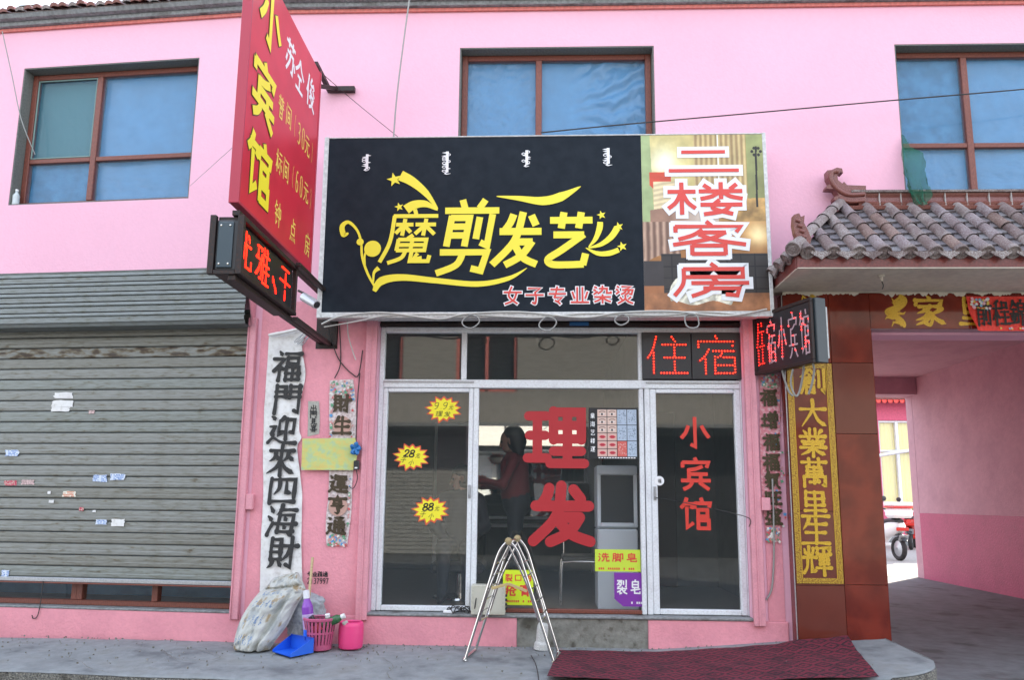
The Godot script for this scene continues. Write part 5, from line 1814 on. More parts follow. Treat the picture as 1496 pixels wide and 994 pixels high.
# ---------------------------------------------------------------- across the street: mirrored in the glass
func build_opposite():
	var b := thing("opposite_shop", "grey two-storey shop across the street, mirrored in the salon glass", "building")
	var zf := 13.0
	var st := S()
	holed_wall(st, -14.0, -0.15, 16.0, 6.4, [[-5.2, 4.0, -3.6, 5.6], [-2.2, 4.0, -0.6, 5.6], [3.2, 4.0, 4.8, 5.6], [7.2, 4.0, 8.8, 5.6], [-5.4, -0.2, -1.75, 2.9], [-1.6, -0.2, 6.2, 2.9]], zf + 0.25, zf)
	obj("wall", st, textured(mottled(lin(0.30, 0.29, 0.26), 0.85, 1.1, 0.02, 90), 1.8, 0.85), b)
	st = S()
	box(st, Vector3(-14, -0.15, zf + 0.252), Vector3(16, 6.4, zf + 0.4))
	obj("back_wall", st, M.reveal, b)
	for q in [[-5.2, -3.6], [-2.2, -0.6], [3.2, 4.8], [7.2, 8.8]]:
		var w := Node3D.new()
		w.name = "window"
		b.add_child(w, true)
		for e in [[q[0], 4.0, q[0] + 0.08, 5.6], [q[1] - 0.08, 4.0, q[1], 5.6], [(q[0] + q[1]) / 2 - 0.04, 4.0, (q[0] + q[1]) / 2 + 0.04, 5.6], [q[0] + 0.081, 5.52, q[1] - 0.081, 5.6], [q[0] + 0.081, 4.0, q[1] - 0.081, 4.08]]:
			st = S()
			box(st, Vector3(e[0], e[1], zf + 0.06), Vector3(e[2], e[3], zf + 0.12))
			obj("frame_bar", st, M.band_red, w)
		st = S()
		box(st, Vector3(q[0], 4.0, zf + 0.2), Vector3(q[1], 5.6, zf + 0.21))
		obj("pane", st, M.black_plastic, w)
	st = S()
	for k in 30:
		extrude_x(st, [Vector2(-0.14 + k * 0.1, zf + 0.1), Vector2(-0.12 + k * 0.1, zf + 0.075), Vector2(-0.06 + k * 0.1, zf + 0.07), Vector2(-0.045 + k * 0.1, zf + 0.1)], -5.4, -1.75)
	obj("shutter", st, textured(mottled(lin(0.42, 0.43, 0.41), 0.85, 1.08, 0.02, 92, 4, 256), 0.8, 0.5), b)
	st = S()
	box(st, Vector3(-6.0, 2.95, zf - 1.5), Vector3(6.6, 3.05, zf - 0.002), 0.01)
	obj("canopy", st, M.cement, b)
	st = S()
	box(st, Vector3(-5.6, 3.051, zf - 0.2), Vector3(6.2, 3.8, zf - 0.002), 0.01)
	obj("sign_band", st, textured(mottled(lin(0.36, 0.34, 0.30), 0.8, 1.1, 0.02, 91), 1.0, 0.8), b)
	st = S()
	box(st, Vector3(-1.6, -0.15, zf + 0.2), Vector3(6.2, 2.9, zf + 0.21))
	obj("doorway", st, M.black_plastic, b)
	st = S()
	box(st, Vector3(-14.2, 6.41, zf - 0.4), Vector3(16.2, 6.6, zf + 8.0), 0.01)
	obj("roof", st, M.cement, b)

# ---------------------------------------------------------------- signs
func build_signs():
	black_sign()
	red_sign()
	led_sign()
	right_led_sign()

func black_sign():
	var zf := 0.30
	var x0 := -1.93
	var x1 := 2.015
	var y0: float = 2.835
	var y1: float = 4.489
	var t := thing("black_signboard", "large black signboard with yellow characters and a hotel room picture", "signboard", Vector3(0, 0, 0))
	t.rotation.z = 0.004
	var w := x1 - x0
	var split: float = 0.913
	var st := S()
	box(st, Vector3(x0, y0, 0.02), Vector3(x1, y1, zf - 0.003), 0.01)
	obj("box", st, M.sign_white, t)
	# printed sheet stretched over the box, a little slack
	var slack := FastNoiseLite.new()
	slack.frequency = 0.8
	st = S()
	var p := []
	for j in 13:
		var row := []
		for i in 41:
			var x := lerpf(x0 + 0.012, split, i / 40.0)
			var y := lerpf(y1 - 0.004, y0 + 0.02, j / 12.0)
			row.append(Vector3(x, y, zf + slack.get_noise_2d(x * 2.0, y * 2.0) * 0.0025))
		p.append(row)
	sheet(st, p)
	obj("black_face", st, M.sign_black, t)
	st = S()
	print_quad(st, Vector3(split + 0.001, y1 - 0.004, zf + 0.001), Vector3(x1 - 0.022 - split, 0, 0), Vector3(0, -(y1 - y0 - 0.026), 0))
	obj("room_picture", st, room_picture(), t)
	# white edge of the sheet turned round the box
	for q in [[Vector3(x0 - 0.03, y0 - 0.03, zf - 0.06), Vector3(x0 + 0.011, y1 + 0.012, zf + 0.006)], [Vector3(x1 - 0.021, y0 - 0.03, zf - 0.06), Vector3(x1 + 0.012, y1 + 0.012, zf + 0.006)], [Vector3(x0 + 0.012, y0 - 0.03, zf - 0.06), Vector3(x1 - 0.022, y0 + 0.019, zf + 0.006)], [Vector3(x0 + 0.012, y1 - 0.003, zf - 0.06), Vector3(x1 - 0.022, y1 + 0.009, zf + 0.005)]]:
		st = S()
		box(st, q[0], q[1], 0.004)
		obj("sheet_edge", st, M.sign_white, t)
	var face := Transform3D(Basis.IDENTITY, Vector3(0, 0, zf + 0.0045))
	var bold := {"weight": 0.125, "slant": 0.16}
	var ch := [["魔", Vector3(-1.155, 3.548, 0.300), 0.46, 0.50, 0.078], ["剪", Vector3(-0.640, 3.540, 0.300), 0.50, 0.68, 0.12], ["发", Vector3(-0.183, 3.526, 0.300), 0.41, 0.51, 0.16], ["艺", Vector3(0.254, 3.513, 0.300), 0.40, 0.50, 0.16]]
	for q in ch:
		write(t, q[0], [Vector2(q[1].x, q[1].y)], q[2], q[3], face, M.yellow_ink, {"weight": q[4], "slant": 0.17})
	# ribbons and stars round the characters
	var ribbons := [
		[[Vector3(-0.909, 3.803, 0.300), Vector3(-1.018, 3.952, 0.300), Vector3(-1.145, 4.064, 0.300), Vector3(-1.253, 4.123, 0.300)], [0.012, 0.06, 0.085, 0.10]],
		[[Vector3(-0.909, 3.791, 0.300), Vector3(-1.015, 3.849, 0.300), Vector3(-1.120, 3.843, 0.300), Vector3(-1.193, 3.798, 0.300)], [0.012, 0.06, 0.08, 0.09]],
		[[Vector3(-0.382, 3.917, 0.300), Vector3(-0.186, 3.897, 0.300), Vector3(0.029, 3.870, 0.300), Vector3(0.193, 3.908, 0.300), Vector3(0.371, 4.004, 0.300)], [0.006, 0.045, 0.08, 0.085, 0.004]],
		[[Vector3(-1.455, 3.044, 0.300), Vector3(-1.392, 3.138, 0.300), Vector3(-1.210, 3.169, 0.300), Vector3(-0.905, 3.138, 0.300), Vector3(-0.541, 3.106, 0.300), Vector3(-0.271, 3.156, 0.300), Vector3(-0.108, 3.250, 0.300)], [0.035, 0.075, 0.06, 0.05, 0.05, 0.04, 0.004]],
		[[Vector3(-1.444, 3.076, 0.300), Vector3(-1.516, 3.201, 0.300), Vector3(-1.571, 3.352, 0.300), Vector3(-1.590, 3.505, 0.300), Vector3(-1.631, 3.613, 0.300), Vector3(-1.708, 3.684, 0.300), Vector3(-1.763, 3.646, 0.300), Vector3(-1.747, 3.569, 0.300), Vector3(-1.704, 3.582, 0.300)], [0.02, 0.022, 0.022, 0.02, 0.022, 0.03, 0.045, 0.05, 0.012]],
		[[Vector3(-1.544, 3.276, 0.300), Vector3(-1.548, 3.390, 0.300), Vector3(-1.496, 3.473, 0.300)], [0.012, 0.018, 0.025]],
		[[Vector3(-1.465, 3.126, 0.300), Vector3(-1.462, 3.213, 0.300), Vector3(-1.421, 3.257, 0.300)], [0.012, 0.025, 0.045]],
		[[Vector3(0.434, 3.437, 0.300), Vector3(0.495, 3.512, 0.300), Vector3(0.532, 3.607, 0.300), Vector3(0.539, 3.670, 0.300)], [0.008, 0.04, 0.055, 0.05]],
		[[Vector3(0.434, 3.430, 0.300), Vector3(0.543, 3.462, 0.300), Vector3(0.634, 3.531, 0.300), Vector3(0.689, 3.613, 0.300)], [0.008, 0.04, 0.055, 0.06]],
		[[Vector3(0.410, 3.430, 0.300), Vector3(0.512, 3.380, 0.300), Vector3(0.614, 3.380, 0.300), Vector3(0.699, 3.411, 0.300)], [0.006, 0.04, 0.05, 0.045]]]
	var k := 0
	for q in ribbons:
		var pts := []
		var wid := []
		var n: int = q[0].size()
		for i in n - 1:
			for s in 6:
				var f := s / 6.0
				var a: Vector3 = q[0][i].cubic_interpolate(q[0][i + 1], q[0][maxi(i - 1, 0)], q[0][mini(i + 2, n - 1)], f)
				pts.append(Vector2(a.x, a.y))
				wid.append(lerpf(q[1][i], q[1][i + 1], f))
		pts.append(Vector2(q[0][n - 1].x, q[0][n - 1].y))
		wid.append(q[1][n - 1])
		st = S()
		band(st, pts, wid, face, false, 0.0006 + k * 0.0003)
		obj("ribbon", st, M.yellow_ink, t)
		k += 1
	for q in [[Vector3(-1.596, 3.498, 0.300), 0.032], [Vector3(-1.482, 3.434, 0.300), 0.075]]:
		st = S()
		lathe(st, [Vector2(0.0, 0.001), Vector2(q[1], 0.001), Vector2(q[1], 0.0)], 24, face * Transform3D(Basis(Vector3.RIGHT, PI / 2.0), Vector3(q[0].x, q[0].y, 0.003)))
		obj("bead", st, M.yellow_ink, t)
	for q in [[Vector3(-1.308, 4.084, 0.300), 0.068], [Vector3(-1.256, 3.824, 0.300), 0.042], [Vector3(0.551, 3.734, 0.300), 0.042], [Vector3(0.701, 3.625, 0.300), 0.044], [Vector3(0.729, 3.442, 0.300), 0.046]]:
		st = S()
		var poly := PackedVector2Array()
		for i in 10:
			var an := PI / 2.0 + TAU * i / 10.0 + 0.25
			poly.append(Vector2(cos(an), sin(an)) * q[1] * (1.0 if i % 2 == 0 else 0.42))
		prism(st, poly, 0.0008, face * Transform3D(Basis.IDENTITY, Vector3(q[0].x, q[0].y, 0.001)))
		obj("star", st, M.yellow_ink, t)
	# red line of smaller characters edged in white
	var cs := []
	for q in [Vector3(-0.233, 3.001, 0.300), Vector3(-0.041, 3.001, 0.300), Vector3(0.157, 3.001, 0.300), Vector3(0.354, 3.007, 0.300), Vector3(0.551, 3.007, 0.300), Vector3(0.747, 3.007, 0.300)]:
		cs.append(Vector2(q.x, q.y))
	write(t, "女子专业染烫", cs, 0.165, 0.165, face, M.red_ink, {"weight": 0.1}, "character", M.white_ink, 0.009)
	# tall red characters edged in white over the picture
	cs = []
	for q in [Vector3(1.465, 4.237, 0.300), Vector3(1.473, 3.883, 0.300), Vector3(1.485, 3.510, 0.300), Vector3(1.497, 3.130, 0.300)]:
		cs.append(Vector2(q.x, q.y))
	var tall := ["二", "楼", "客", "房"]
	for i in 4:
		write(t, tall[i], [cs[i]], 0.68, [0.27, 0.32, 0.31, 0.30][i], face, M.red_ink, {"weight": 0.12}, "character", M.white_ink, 0.036)
	# line of Mongolian words written downwards
	for q in [[Vector3(-1.570, 4.250, 0.300), 0.16, 1], [Vector3(-0.839, 4.239, 0.300), 0.22, 2], [Vector3(-0.121, 4.273, 0.300), 0.16, 3], [Vector3(0.612, 4.282, 0.300), 0.17, 4]]:
		st = S()
		mongol(st, face * Transform3D(Basis.IDENTITY, Vector3(q[0].x, q[0].y, 0)), q[1], q[2])
		obj("word", st, M.white_ink, t)

func mongol(st: SurfaceTool, t: Transform3D, h: float, sd: int):
	var r := RandomNumberGenerator.new()
	r.seed = sd + 40
	band(st, [Vector2(0.008, h / 2), Vector2(0.008, -h / 2 + 0.02)], [0.024, 0.024], t, false, 0.0)
	var y := h / 2 - 0.008
	var k := 0
	while y > -h / 2 + 0.03:
		var s := -1.0 if r.randf() < 0.7 else 1.0
		var w := r.randf_range(0.026, 0.042)
		k += 1
		if r.randf() < 0.6:
			band(st, [Vector2(0.006, y), Vector2(s * w + 0.004, y - 0.005), Vector2(0.006, y - 0.011)], [0.010, 0.011, 0.009], t, false, k * 0.0002)
		else:
			var c := []
			for i in 9:
				var an := TAU * i / 8.0
				c.append(Vector2(s * 0.02 + cos(an) * 0.016, y - 0.008 + sin(an) * 0.010))
			band(st, c, [0.006, 0.006, 0.006, 0.006, 0.006, 0.006, 0.006, 0.006, 0.006], t, false, k * 0.0002)
		y -= r.randf_range(0.015, 0.02)
	band(st, [Vector2(0.008, -h / 2 + 0.022), Vector2(-0.012, -h / 2 + 0.006), Vector2(0.002, -h / 2), Vector2(0.042 if sd % 2 == 0 else 0.03, -h / 2 + 0.006)], [0.014, 0.01, 0.009, 0.003], t, false, 0.006)

# the print on the sign's end panel: two photographs of a furnished room
func room_picture() -> StandardMaterial3D:
	var W := 300
	var H := 425
	var im := Image.create(W, H, false, Image.FORMAT_RGB8)
	var n := FastNoiseLite.new()
	n.frequency = 0.02
	n.fractal_octaves = 4
	for y in H:
		for x in W:
			var u := x / 300.0
			var v := y / 425.0
			var g := n.get_noise_2d(x, y)
			var c: Color
			if v < 0.5:
				# a lit lamp on a yellow wall, long drapes, a made bed, a coat stand
				var d := Vector2((u - 0.18) * 0.7, v - 0.155).length()
				c = Color(0.80, 0.74, 0.50).lerp(Color(1.0, 1.0, 0.86), exp(-d * d / 0.006)).lerp(Color(0.62, 0.52, 0.30), smoothstep(0.1, 0.5, d))
				var fold := 0.5 + 0.5 * sin(u * 150.0 + g * 0.5)
				if u > 0.43 and u < 0.86 and v < 0.37 + 0.01 * fold:
					c = Color(0.60, 0.50, 0.34).lerp(Color(0.80, 0.71, 0.50), fold)
				if absf(u - 0.63) < 0.006 and v < 0.27:
					c = Color(0.93, 0.95, 0.9)
				if u > 0.86:
					c = Color(0.60, 0.62, 0.40).lerp(Color(0.48, 0.48, 0.30), v * 2.0)
				if u < 0.07 + v * 0.05:
					c = Color(0.62, 0.68, 0.48)
				if v > 0.37 + (0.86 - u) * 0.02 and u > 0.30:
					c = Color(0.66, 0.52, 0.31) * (1.0 + g * 0.3)
				var head := 0.235 + 0.03 * sin(u * 14.0)
				if u > 0.06 and u < 0.24 and v > 0.215 and v < head + u * 0.5:
					c = Color(0.80, 0.30, 0.20)
				if u > 0.09 and u < 0.30 + (v - 0.27) * 0.6 and v > 0.27 and v < 0.44:
					c = Color(0.92, 0.84, 0.66) * (0.92 + 0.08 * sin(v * 220.0 + u * 30.0))
				if v > 0.43 - (u - 0.1) * 0.10 and u > 0.06 and u < 0.62 and v > 0.40:
					c = Color(0.60, 0.46, 0.38).lerp(Color(0.78, 0.72, 0.66), smoothstep(0.2, 0.5, u))
				if absf(u - 0.945 + v * 0.03) < 0.008 and v > 0.07 and v < 0.42:
					c = Color(0.14, 0.13, 0.11)
				for k in 6:
					var an := k * 1.05
					var o := Vector2(0.945 + cos(an) * 0.035, 0.10 + sin(an) * 0.022)
					if Vector2(u - o.x, (v - o.y) * 1.4).length() < 0.012:
						c = Color(0.16, 0.15, 0.12)
			else:
				# drapes, an orange wall with a wall lamp, dark panelled headboard, pale bed
				c = Color(0.78, 0.58, 0.34).lerp(Color(0.58, 0.38, 0.20), smoothstep(0.3, 0.9, v))
				var l := Vector2((u - 0.93) * 0.7, v - 0.575).length()
				c = c.lerp(Color(1.0, 0.90, 0.66), exp(-l * l / 0.004))
				var fold := 0.5 + 0.5 * sin(u * 120.0 + g * 0.6)
				if u < 0.30 and v < 0.74 - 0.05 * sin(u * 10.0):
					c = Color(0.44, 0.33, 0.27).lerp(Color(0.74, 0.61, 0.52), fold)
				if v > 0.68 and v < 0.90 and u > 0.14 and not (u > 0.30 and u < 0.56 and v < 0.705):
					c = Color(0.20, 0.18, 0.17)
					if fposmod(u * 9.0, 1.0) < 0.08 or fposmod(v * 16.0, 1.0) < 0.10:
						c = Color(0.10, 0.09, 0.09)
				if v > 0.72 and u < 0.16:
					c = Color(0.22, 0.20, 0.20) if v < 0.86 else Color(0.62, 0.40, 0.25)
				var bed := Vector2((u - 0.46) * 0.52, v - 0.905).length()
				if bed < 0.135:
					c = Color(0.93, 0.91, 0.82) * (0.86 + 0.14 * sin(u * 36.0 + v * 50.0 + g * 5.0))
				if v > 0.955 + 0.012 * sin(u * 20.0) or (v > 0.90 and (u < 0.2 or u > 0.78)):
					c = Color(0.60, 0.40, 0.26) * (1.0 + g * 0.2)
			c = c * (1.0 + g * 0.12)
			im.set_pixel(x, y, Color(clampf(c.r, 0, 1), clampf(c.g, 0, 1), clampf(c.b, 0, 1)))
	var m := plain(Color.WHITE, 0.5)
	m.albedo_texture = ImageTexture.create_from_image(im)
	return m

# red sign that stands out from the wall, its face turned to the salon
func red_sign():
	var sx := -1.99
	var zn: float = 2.135
	var zw: float = 0.483
	var y0: float = 3.154
	var y1: float = 5.023
	var t := thing("red_projecting_sign", "red projecting guesthouse sign with yellow characters and room prices", "signboard")
	var st := S()
	box(st, Vector3(sx - 0.055, y0, zw), Vector3(sx - 0.004, y1, zn), 0.008)
	obj("box", st, M.sign_white, t)
	st = S()
	box(st, Vector3(sx - 0.004, y0 + 0.012, zw + 0.012), Vector3(sx, y1 - 0.012, zn - 0.012), 0.001)
	obj("red_face", st, M.sign_red, t)
	for q in [[Vector3(sx - 0.062, y0 - 0.012, zn - 0.011), Vector3(sx + 0.006, y1 + 0.012, zn + 0.012)], [Vector3(sx - 0.062, y0 - 0.012, zw - 0.012), Vector3(sx + 0.006, y1 + 0.012, zw + 0.011)], [Vector3(sx - 0.061, y0 - 0.011, zw + 0.0115), Vector3(sx + 0.005, y0 + 0.011, zn - 0.0115)]]:
		st = S()
		box(st, q[0], q[1], 0.003)
		obj("frame", st, plain(lin(0.42, 0.03, 0.06), 0.45), t)
	# face frame: right = away from the street towards the wall
	var f := Transform3D(Basis(Vector3.FORWARD, Vector3.UP, Vector3.RIGHT), Vector3(sx + 0.0012, 0, 0))
	var yellow_edge := plain(lin(0.10, 0.06, 0.02), 0.5)
	var yy := plain(lin(0.86, 0.72, 0.03), 0.45)
	var py := plain(lin(0.85, 0.62, 0.12), 0.45)
	for q in [["小", 1.768, 4.702], ["宾", 1.815, 4.089], ["馆", 1.821, 3.514]]:
		write(t, q[0], [Vector2(-q[1], q[2])], 0.46, 0.46, f, yy, {"weight": 0.135}, "character", yellow_edge, 0.008)
	for q in [["苏", 1.298, 4.682], ["仝", 1.058, 4.659], ["俊", 0.748, 4.684]]:
		write(t, q[0], [Vector2(-q[1], q[2])], 0.23, 0.29, f, M.white_ink, {"weight": 0.13}, "character")
	var row1 := [["普", 1.444, 4.183], ["间", 1.264, 4.203], ["(", 1.107, 4.207], ["3", 0.994, 4.191], ["0", 0.881, 4.198], ["元", 0.762, 4.193], [")", 0.619, 4.191]]
	var row2 := [["标", 1.417, 3.751], ["间", 1.254, 3.756], ["(", 1.085, 3.778], ["6", 0.977, 3.782], ["0", 0.865, 3.782], ["元", 0.730, 3.789], [")", 0.588, 3.784]]
	for q in row1 + row2:
		var digit: bool = q[0] in ["3", "0", "6"]
		write(t, q[0], [Vector2(-q[1], q[2])], 0.075 if digit else (0.06 if q[0] in ["(", ")"] else 0.135), 0.19, f, py, {"weight": 0.11 if not digit else 0.2}, "character")
	for q in [["钟", 1.378, 3.351], ["点", 1.010, 3.351], ["房", 0.615, 3.362]]:
		write(t, q[0], [Vector2(-q[1], q[2])], 0.14, 0.2, f, py, {"weight": 0.11}, "character")
	# steel arms to the wall
	var wx := -1.790
	var wy: float = 5.113
	st = S()
	bar(st, Vector3(sx - 0.05, wy, 0.03), Vector3(wx, wy, 0.03), 0.05, 0.05)
	bar(st, Vector3(sx - 0.05, y1 - 0.12, zw), Vector3(-1.970, wy, 0.05), 0.035, 0.035)
	bar(st, Vector3(sx - 0.05, wy, 0.0), Vector3(sx - 0.05, wy, zw + 0.01), 0.04, 0.04)
	obj("bracket", st, M.steel_dark, t)

func led_sign():
	var sx := -1.97
	var zn: float = 2.134
	var zw: float = 1.001
	var y1: float = 3.056
	var y0: float = 2.656
	var t := thing("led_message_box", "projecting LED message box with scrolling red characters under the red sign", "LED sign")
	var st := S()
	box(st, Vector3(sx - 0.15, y0 + 0.03, zw), Vector3(sx - 0.006, y1 - 0.03, zn), 0.006)
	obj("case", st, M.black_plastic, t)
	st = S()
	box(st, Vector3(sx - 0.135, y0 + 0.045, zn + 0.0005), Vector3(sx - 0.035, y1 - 0.045, zn + 0.012), 0.004)
	obj("end_plate", st, plain(lin(0.035, 0.06, 0.075), 0.35), t)
	for q in [[-0.115, 0.07], [-0.055, 0.07], [-0.115, -0.07], [-0.055, -0.07]]:
		st = S()
		lathe(st, [Vector2(0.007, 0.0), Vector2(0.006, 0.004), Vector2(0.0, 0.005)], 8, Transform3D(Basis(Vector3.RIGHT, PI / 2.0), Vector3(sx + q[0] + 0.0, y0 + 0.07 if q[1] < 0 else y1 - 0.07, zn + 0.012)))
		obj("screw", st, M.chrome, t)
	st = S()
	box(st, Vector3(sx - 0.006, y0 + 0.05, zw + 0.01), Vector3(sx - 0.001, y1 - 0.05, zn - 0.01))
	obj("display", st, M.black, t)
	# rusty angle frame
	for q in [[Vector3(sx - 0.19, y0, zn - 0.02), Vector3(sx - 0.151, y1, zn + 0.02)], [Vector3(sx - 0.005, y0, zn - 0.02), Vector3(sx + 0.034, y1, zn + 0.02)], [Vector3(sx - 0.15, y0, zw - 0.03), Vector3(sx + 0.034, y0 + 0.029, zn - 0.021)], [Vector3(sx - 0.15, y1 - 0.029, zw - 0.03), Vector3(sx + 0.03, y1, zn - 0.021)], [Vector3(sx - 0.005, y0 + 0.03, zw - 0.03), Vector3(sx + 0.03, y1 - 0.03, zw)], [Vector3(sx - 0.15, y0 - 0.001, zn - 0.02), Vector3(sx - 0.006, y0 + 0.028, zn + 0.016)]]:
		st = S()
		box(st, q[0], q[1], 0.003)
		obj("frame", st, M.steel_dark, t)
	var f := Transform3D(Basis(Vector3.FORWARD, Vector3.UP, Vector3.RIGHT), Vector3(sx - 0.0005, 0, 0))
	var led := glow(Color(1.0, 0.09, 0.035), 2.2)
	var h := 0.27
	var cy := (y0 + y1) / 2.0 + 0.005
	var len := zn - zw
	for q in [["尤", 2.012, 0.25], ["雅", 1.675, 0.27], ["、", 1.396, 0.2], ["干", 1.182, 0.24]]:
		st = S()
		# lit cells of the dot matrix
		var w: float = q[2]
		var cells := {}
		for s in strokes_of(q[0]):
			for i in s.size() - 1:
				for k in 13:
					var p: Vector2 = s[i].lerp(s[i + 1], k / 12.0)
					cells[Vector2i(int(p.x / 6.25), int(p.y / 6.25))] = true
		for c in cells:
			var lx: float = (c.x * 6.25 / 100.0 - 0.47) * w - q[1]
			var ly: float = cy + (0.47 - c.y * 6.25 / 100.0) * h
			if -lx > zn - 0.014:
				continue
			cbox(st, f * Transform3D(Basis.IDENTITY, Vector3(lx, ly, 0.001)), Vector3(0.0072, 0.0068, 0.001))
		obj("lit_character", st, led, t)
	# two arms from the wall carry the box and steady the red sign
	for y in [y0 - 0.02, y1 + 0.02]:
		st = S()
		bar(st, Vector3(sx - 0.03, y, 0.0), Vector3(sx - 0.03, y, zn), 0.05, 0.035)
		bar(st, Vector3(sx + 0.05, y - 0.02, 0.0), Vector3(sx + 0.05, y - 0.02, zw + 0.05), 0.04, 0.03)
		obj("arm", st, M.steel_dark, t)
	st = S()
	box(st, Vector3(sx - 0.08, y0 - 0.08, 0.0075), Vector3(sx + 0.12, y1 + 0.06, 0.014), 0.002)
	bar(st, Vector3(sx + 0.10, y0 - 0.05, 0.02), Vector3(sx + 0.10, y1 + 0.1, 0.02), 0.035, 0.035)
	obj("wall_plate", st, M.steel_dark, t)
	# silver camera on the arm
	var a := Vector3(-1.920, 2.853, 0.858)
	var b := Vector3(-1.920, 2.857, 0.502)
	var cam := thing("security_camera", "silver tube security camera clamped under the LED message box", "camera", (a + b) / 2.0)
	var half := (b - a) / 2.0
	var d := Vector3(0.75, -0.48, 0.45).normalized() * 0.095
	st = S()
	tube(st, [-d, -d * 0.96, d * 0.8, d], [0.033, 0.038, 0.038, 0.036], 14)
	obj("tube", st, plain(lin(0.55, 0.56, 0.57), 0.35, 0.4), cam)
	st = S()
	tube(st, [d * 1.001, d * 1.06], [0.03, 0.028], 14)
	obj("lens", st, M.black_plastic, cam)
	st = S()
	tube(st, smooth_path([-d * 0.3, -d * 0.5 + Vector3(0, 0.03, -0.02), -d * 1.2 + Vector3(-0.05, 0.06, -0.05)]), 0.01, 8)
	obj("mount", st, M.steel_dark, cam)

func right_led_sign():
	var a0 := Vector3(1.902, 2.807, 0.060)
	var b1 := Vector3(2.178, 2.862, 0.740)
	var b0 := Vector3(2.152, 2.346, 0.740)
	var y0 := b0.y
	var y1 := b1.y
	var right := Vector3(b1.x - a0.x, 0, b1.z - a0.z)
	var w := right.length()
	var f := frame_at(Vector3((a0.x + b1.x) / 2.0, (y0 + y1) / 2.0, (a0.z + b1.z) / 2.0), right, Vector3.UP)
	var h := y1 - y0
	var t := thing("led_lodging_sign", "angled black LED sign with lodging characters at the granite pillar", "LED sign", f.origin)
	t.basis = f.basis
	var st := S()
	box(st, Vector3(-w / 2, -h / 2, -0.12), Vector3(w / 2 - 0.02, h / 2, -0.004), 0.006)
	obj("case", st, M.black_plastic, t)
	st = S()
	box(st, Vector3(-w / 2 + 0.02, -h / 2 + 0.02, -0.004), Vector3(w / 2 - 0.03, h / 2 - 0.02, 0.0))
	obj("display", st, M.black, t)
	for q in [[Vector3(-w / 2 - 0.01, -h / 2 - 0.01, -0.02), Vector3(w / 2, -h / 2 + 0.019, 0.008)], [Vector3(-w / 2 - 0.01, h / 2 - 0.019, -0.02), Vector3(w / 2, h / 2 + 0.01, 0.008)], [Vector3(w / 2 - 0.029, -h / 2 + 0.02, -0.02), Vector3(w / 2, h / 2 - 0.02, 0.008)], [Vector3(-w / 2 - 0.01, -h / 2 + 0.02, -0.02), Vector3(-w / 2 + 0.019, h / 2 - 0.02, 0.008)]]:
		st = S()
		box(st, q[0], q[1], 0.003)
		obj("frame", st, M.steel_dark, t)
	st = S()
	box(st, Vector3(w / 2 - 0.015, -h / 2 - 0.01, -0.13), Vector3(w / 2 + 0.02, h / 2 + 0.01, -0.025), 0.006)
	obj("end_cap", st, plain(lin(0.03, 0.04, 0.045), 0.35), t)
	st = S()
	box(st, Vector3(w / 2 - 0.02, -h / 2 + 0.03, -0.150), Vector3(w / 2 + 0.012, h / 2 - 0.06, -0.132), 0.004)
	obj("back_case", st, M.sign_white, t)
	var tubes := plain(lin(0.42, 0.30, 0.33), 0.5)
	var lit := glow(Color(1.0, 0.12, 0.08), 2.2)
	var text := "住宿小宾馆"
	for i in 5:
		var tt := Transform3D(Basis.IDENTITY, Vector3(-w / 2 + 0.09 + i * (w - 0.18) / 4.0, -0.005, 0.0015))
		st = S()
		glyph(st, text[i], tt, w * 0.155, h * 0.76, {"weight": 0.13})
		var o := obj("character", st, tubes if i > 0 else plain(lin(0.10, 0.02, 0.02), 0.5), t)
		st = S()
		for p in dots_of(text[i], w * 0.155, h * 0.76, 0.026):
			if rng.randf() < [1.0, 0.75, 0.45, 0.3, 0.4][i]:
				lathe(st, [Vector2(0.005, 0.0), Vector2(0.004, 0.003), Vector2(0.0, 0.005)], 6, tt * Transform3D(Basis(Vector3.RIGHT, PI / 2.0), Vector3(p.x, p.y, 0.003)))
		obj("lit_dots", st, lit, o)
	st = S()
	bar(st, f.affine_inverse() * Vector3(f.origin.x - 0.1, y0 + 0.1, 0.0), Vector3(-w / 2 + 0.1, -h / 2 + 0.1, -0.1), 0.03, 0.03)
	bar(st, f.affine_inverse() * Vector3(f.origin.x - 0.1, y1 - 0.1, 0.0), Vector3(-w / 2 + 0.1, h / 2 - 0.1, -0.1), 0.03, 0.03)
	obj("bracket", st, M.steel_dark, t)

# ---------------------------------------------------------------- couplets and papers on the wall
# paper strip between a left and a right edge given as points from top to bottom
func strip(st: SurfaceTool, left: Array, right: Array, z: float, amp: float, sd: int):
	var n := FastNoiseLite.new()
	n.seed = sd
	n.frequency = 1.0
	var l := smooth_path(left, 6)
	var r := smooth_path(right, 6)
	var rows := 60
	var p := []
	for j in rows + 1:
		var f := j / float(rows)
		var a := l[0].lerp(l[0], 0)
		a = along_path(l, f)
		var b := along_path(r, f)
		var row := []
		for i in 11:
			var u := i / 10.0
			var q := a.lerp(b, u)
			var edge := pow(absf(u - 0.5) * 2.0, 4.0)
			q.z = z + amp * (0.6 + n.get_noise_2d(q.x * 5.0, q.y * 3.0)) + amp * 0.8 * edge * (0.5 + n.get_noise_2d(u * 2.0 + 40.0, q.y * 4.0))
			row.append(q)
		p.append(row)
	sheet(st, p)

func along_path(p: PackedVector3Array, f: float) -> Vector3:
	var x := f * (p.size() - 1)
	var i := mini(int(x), p.size() - 2)
	return p[i].lerp(p[i + 1], x - i)

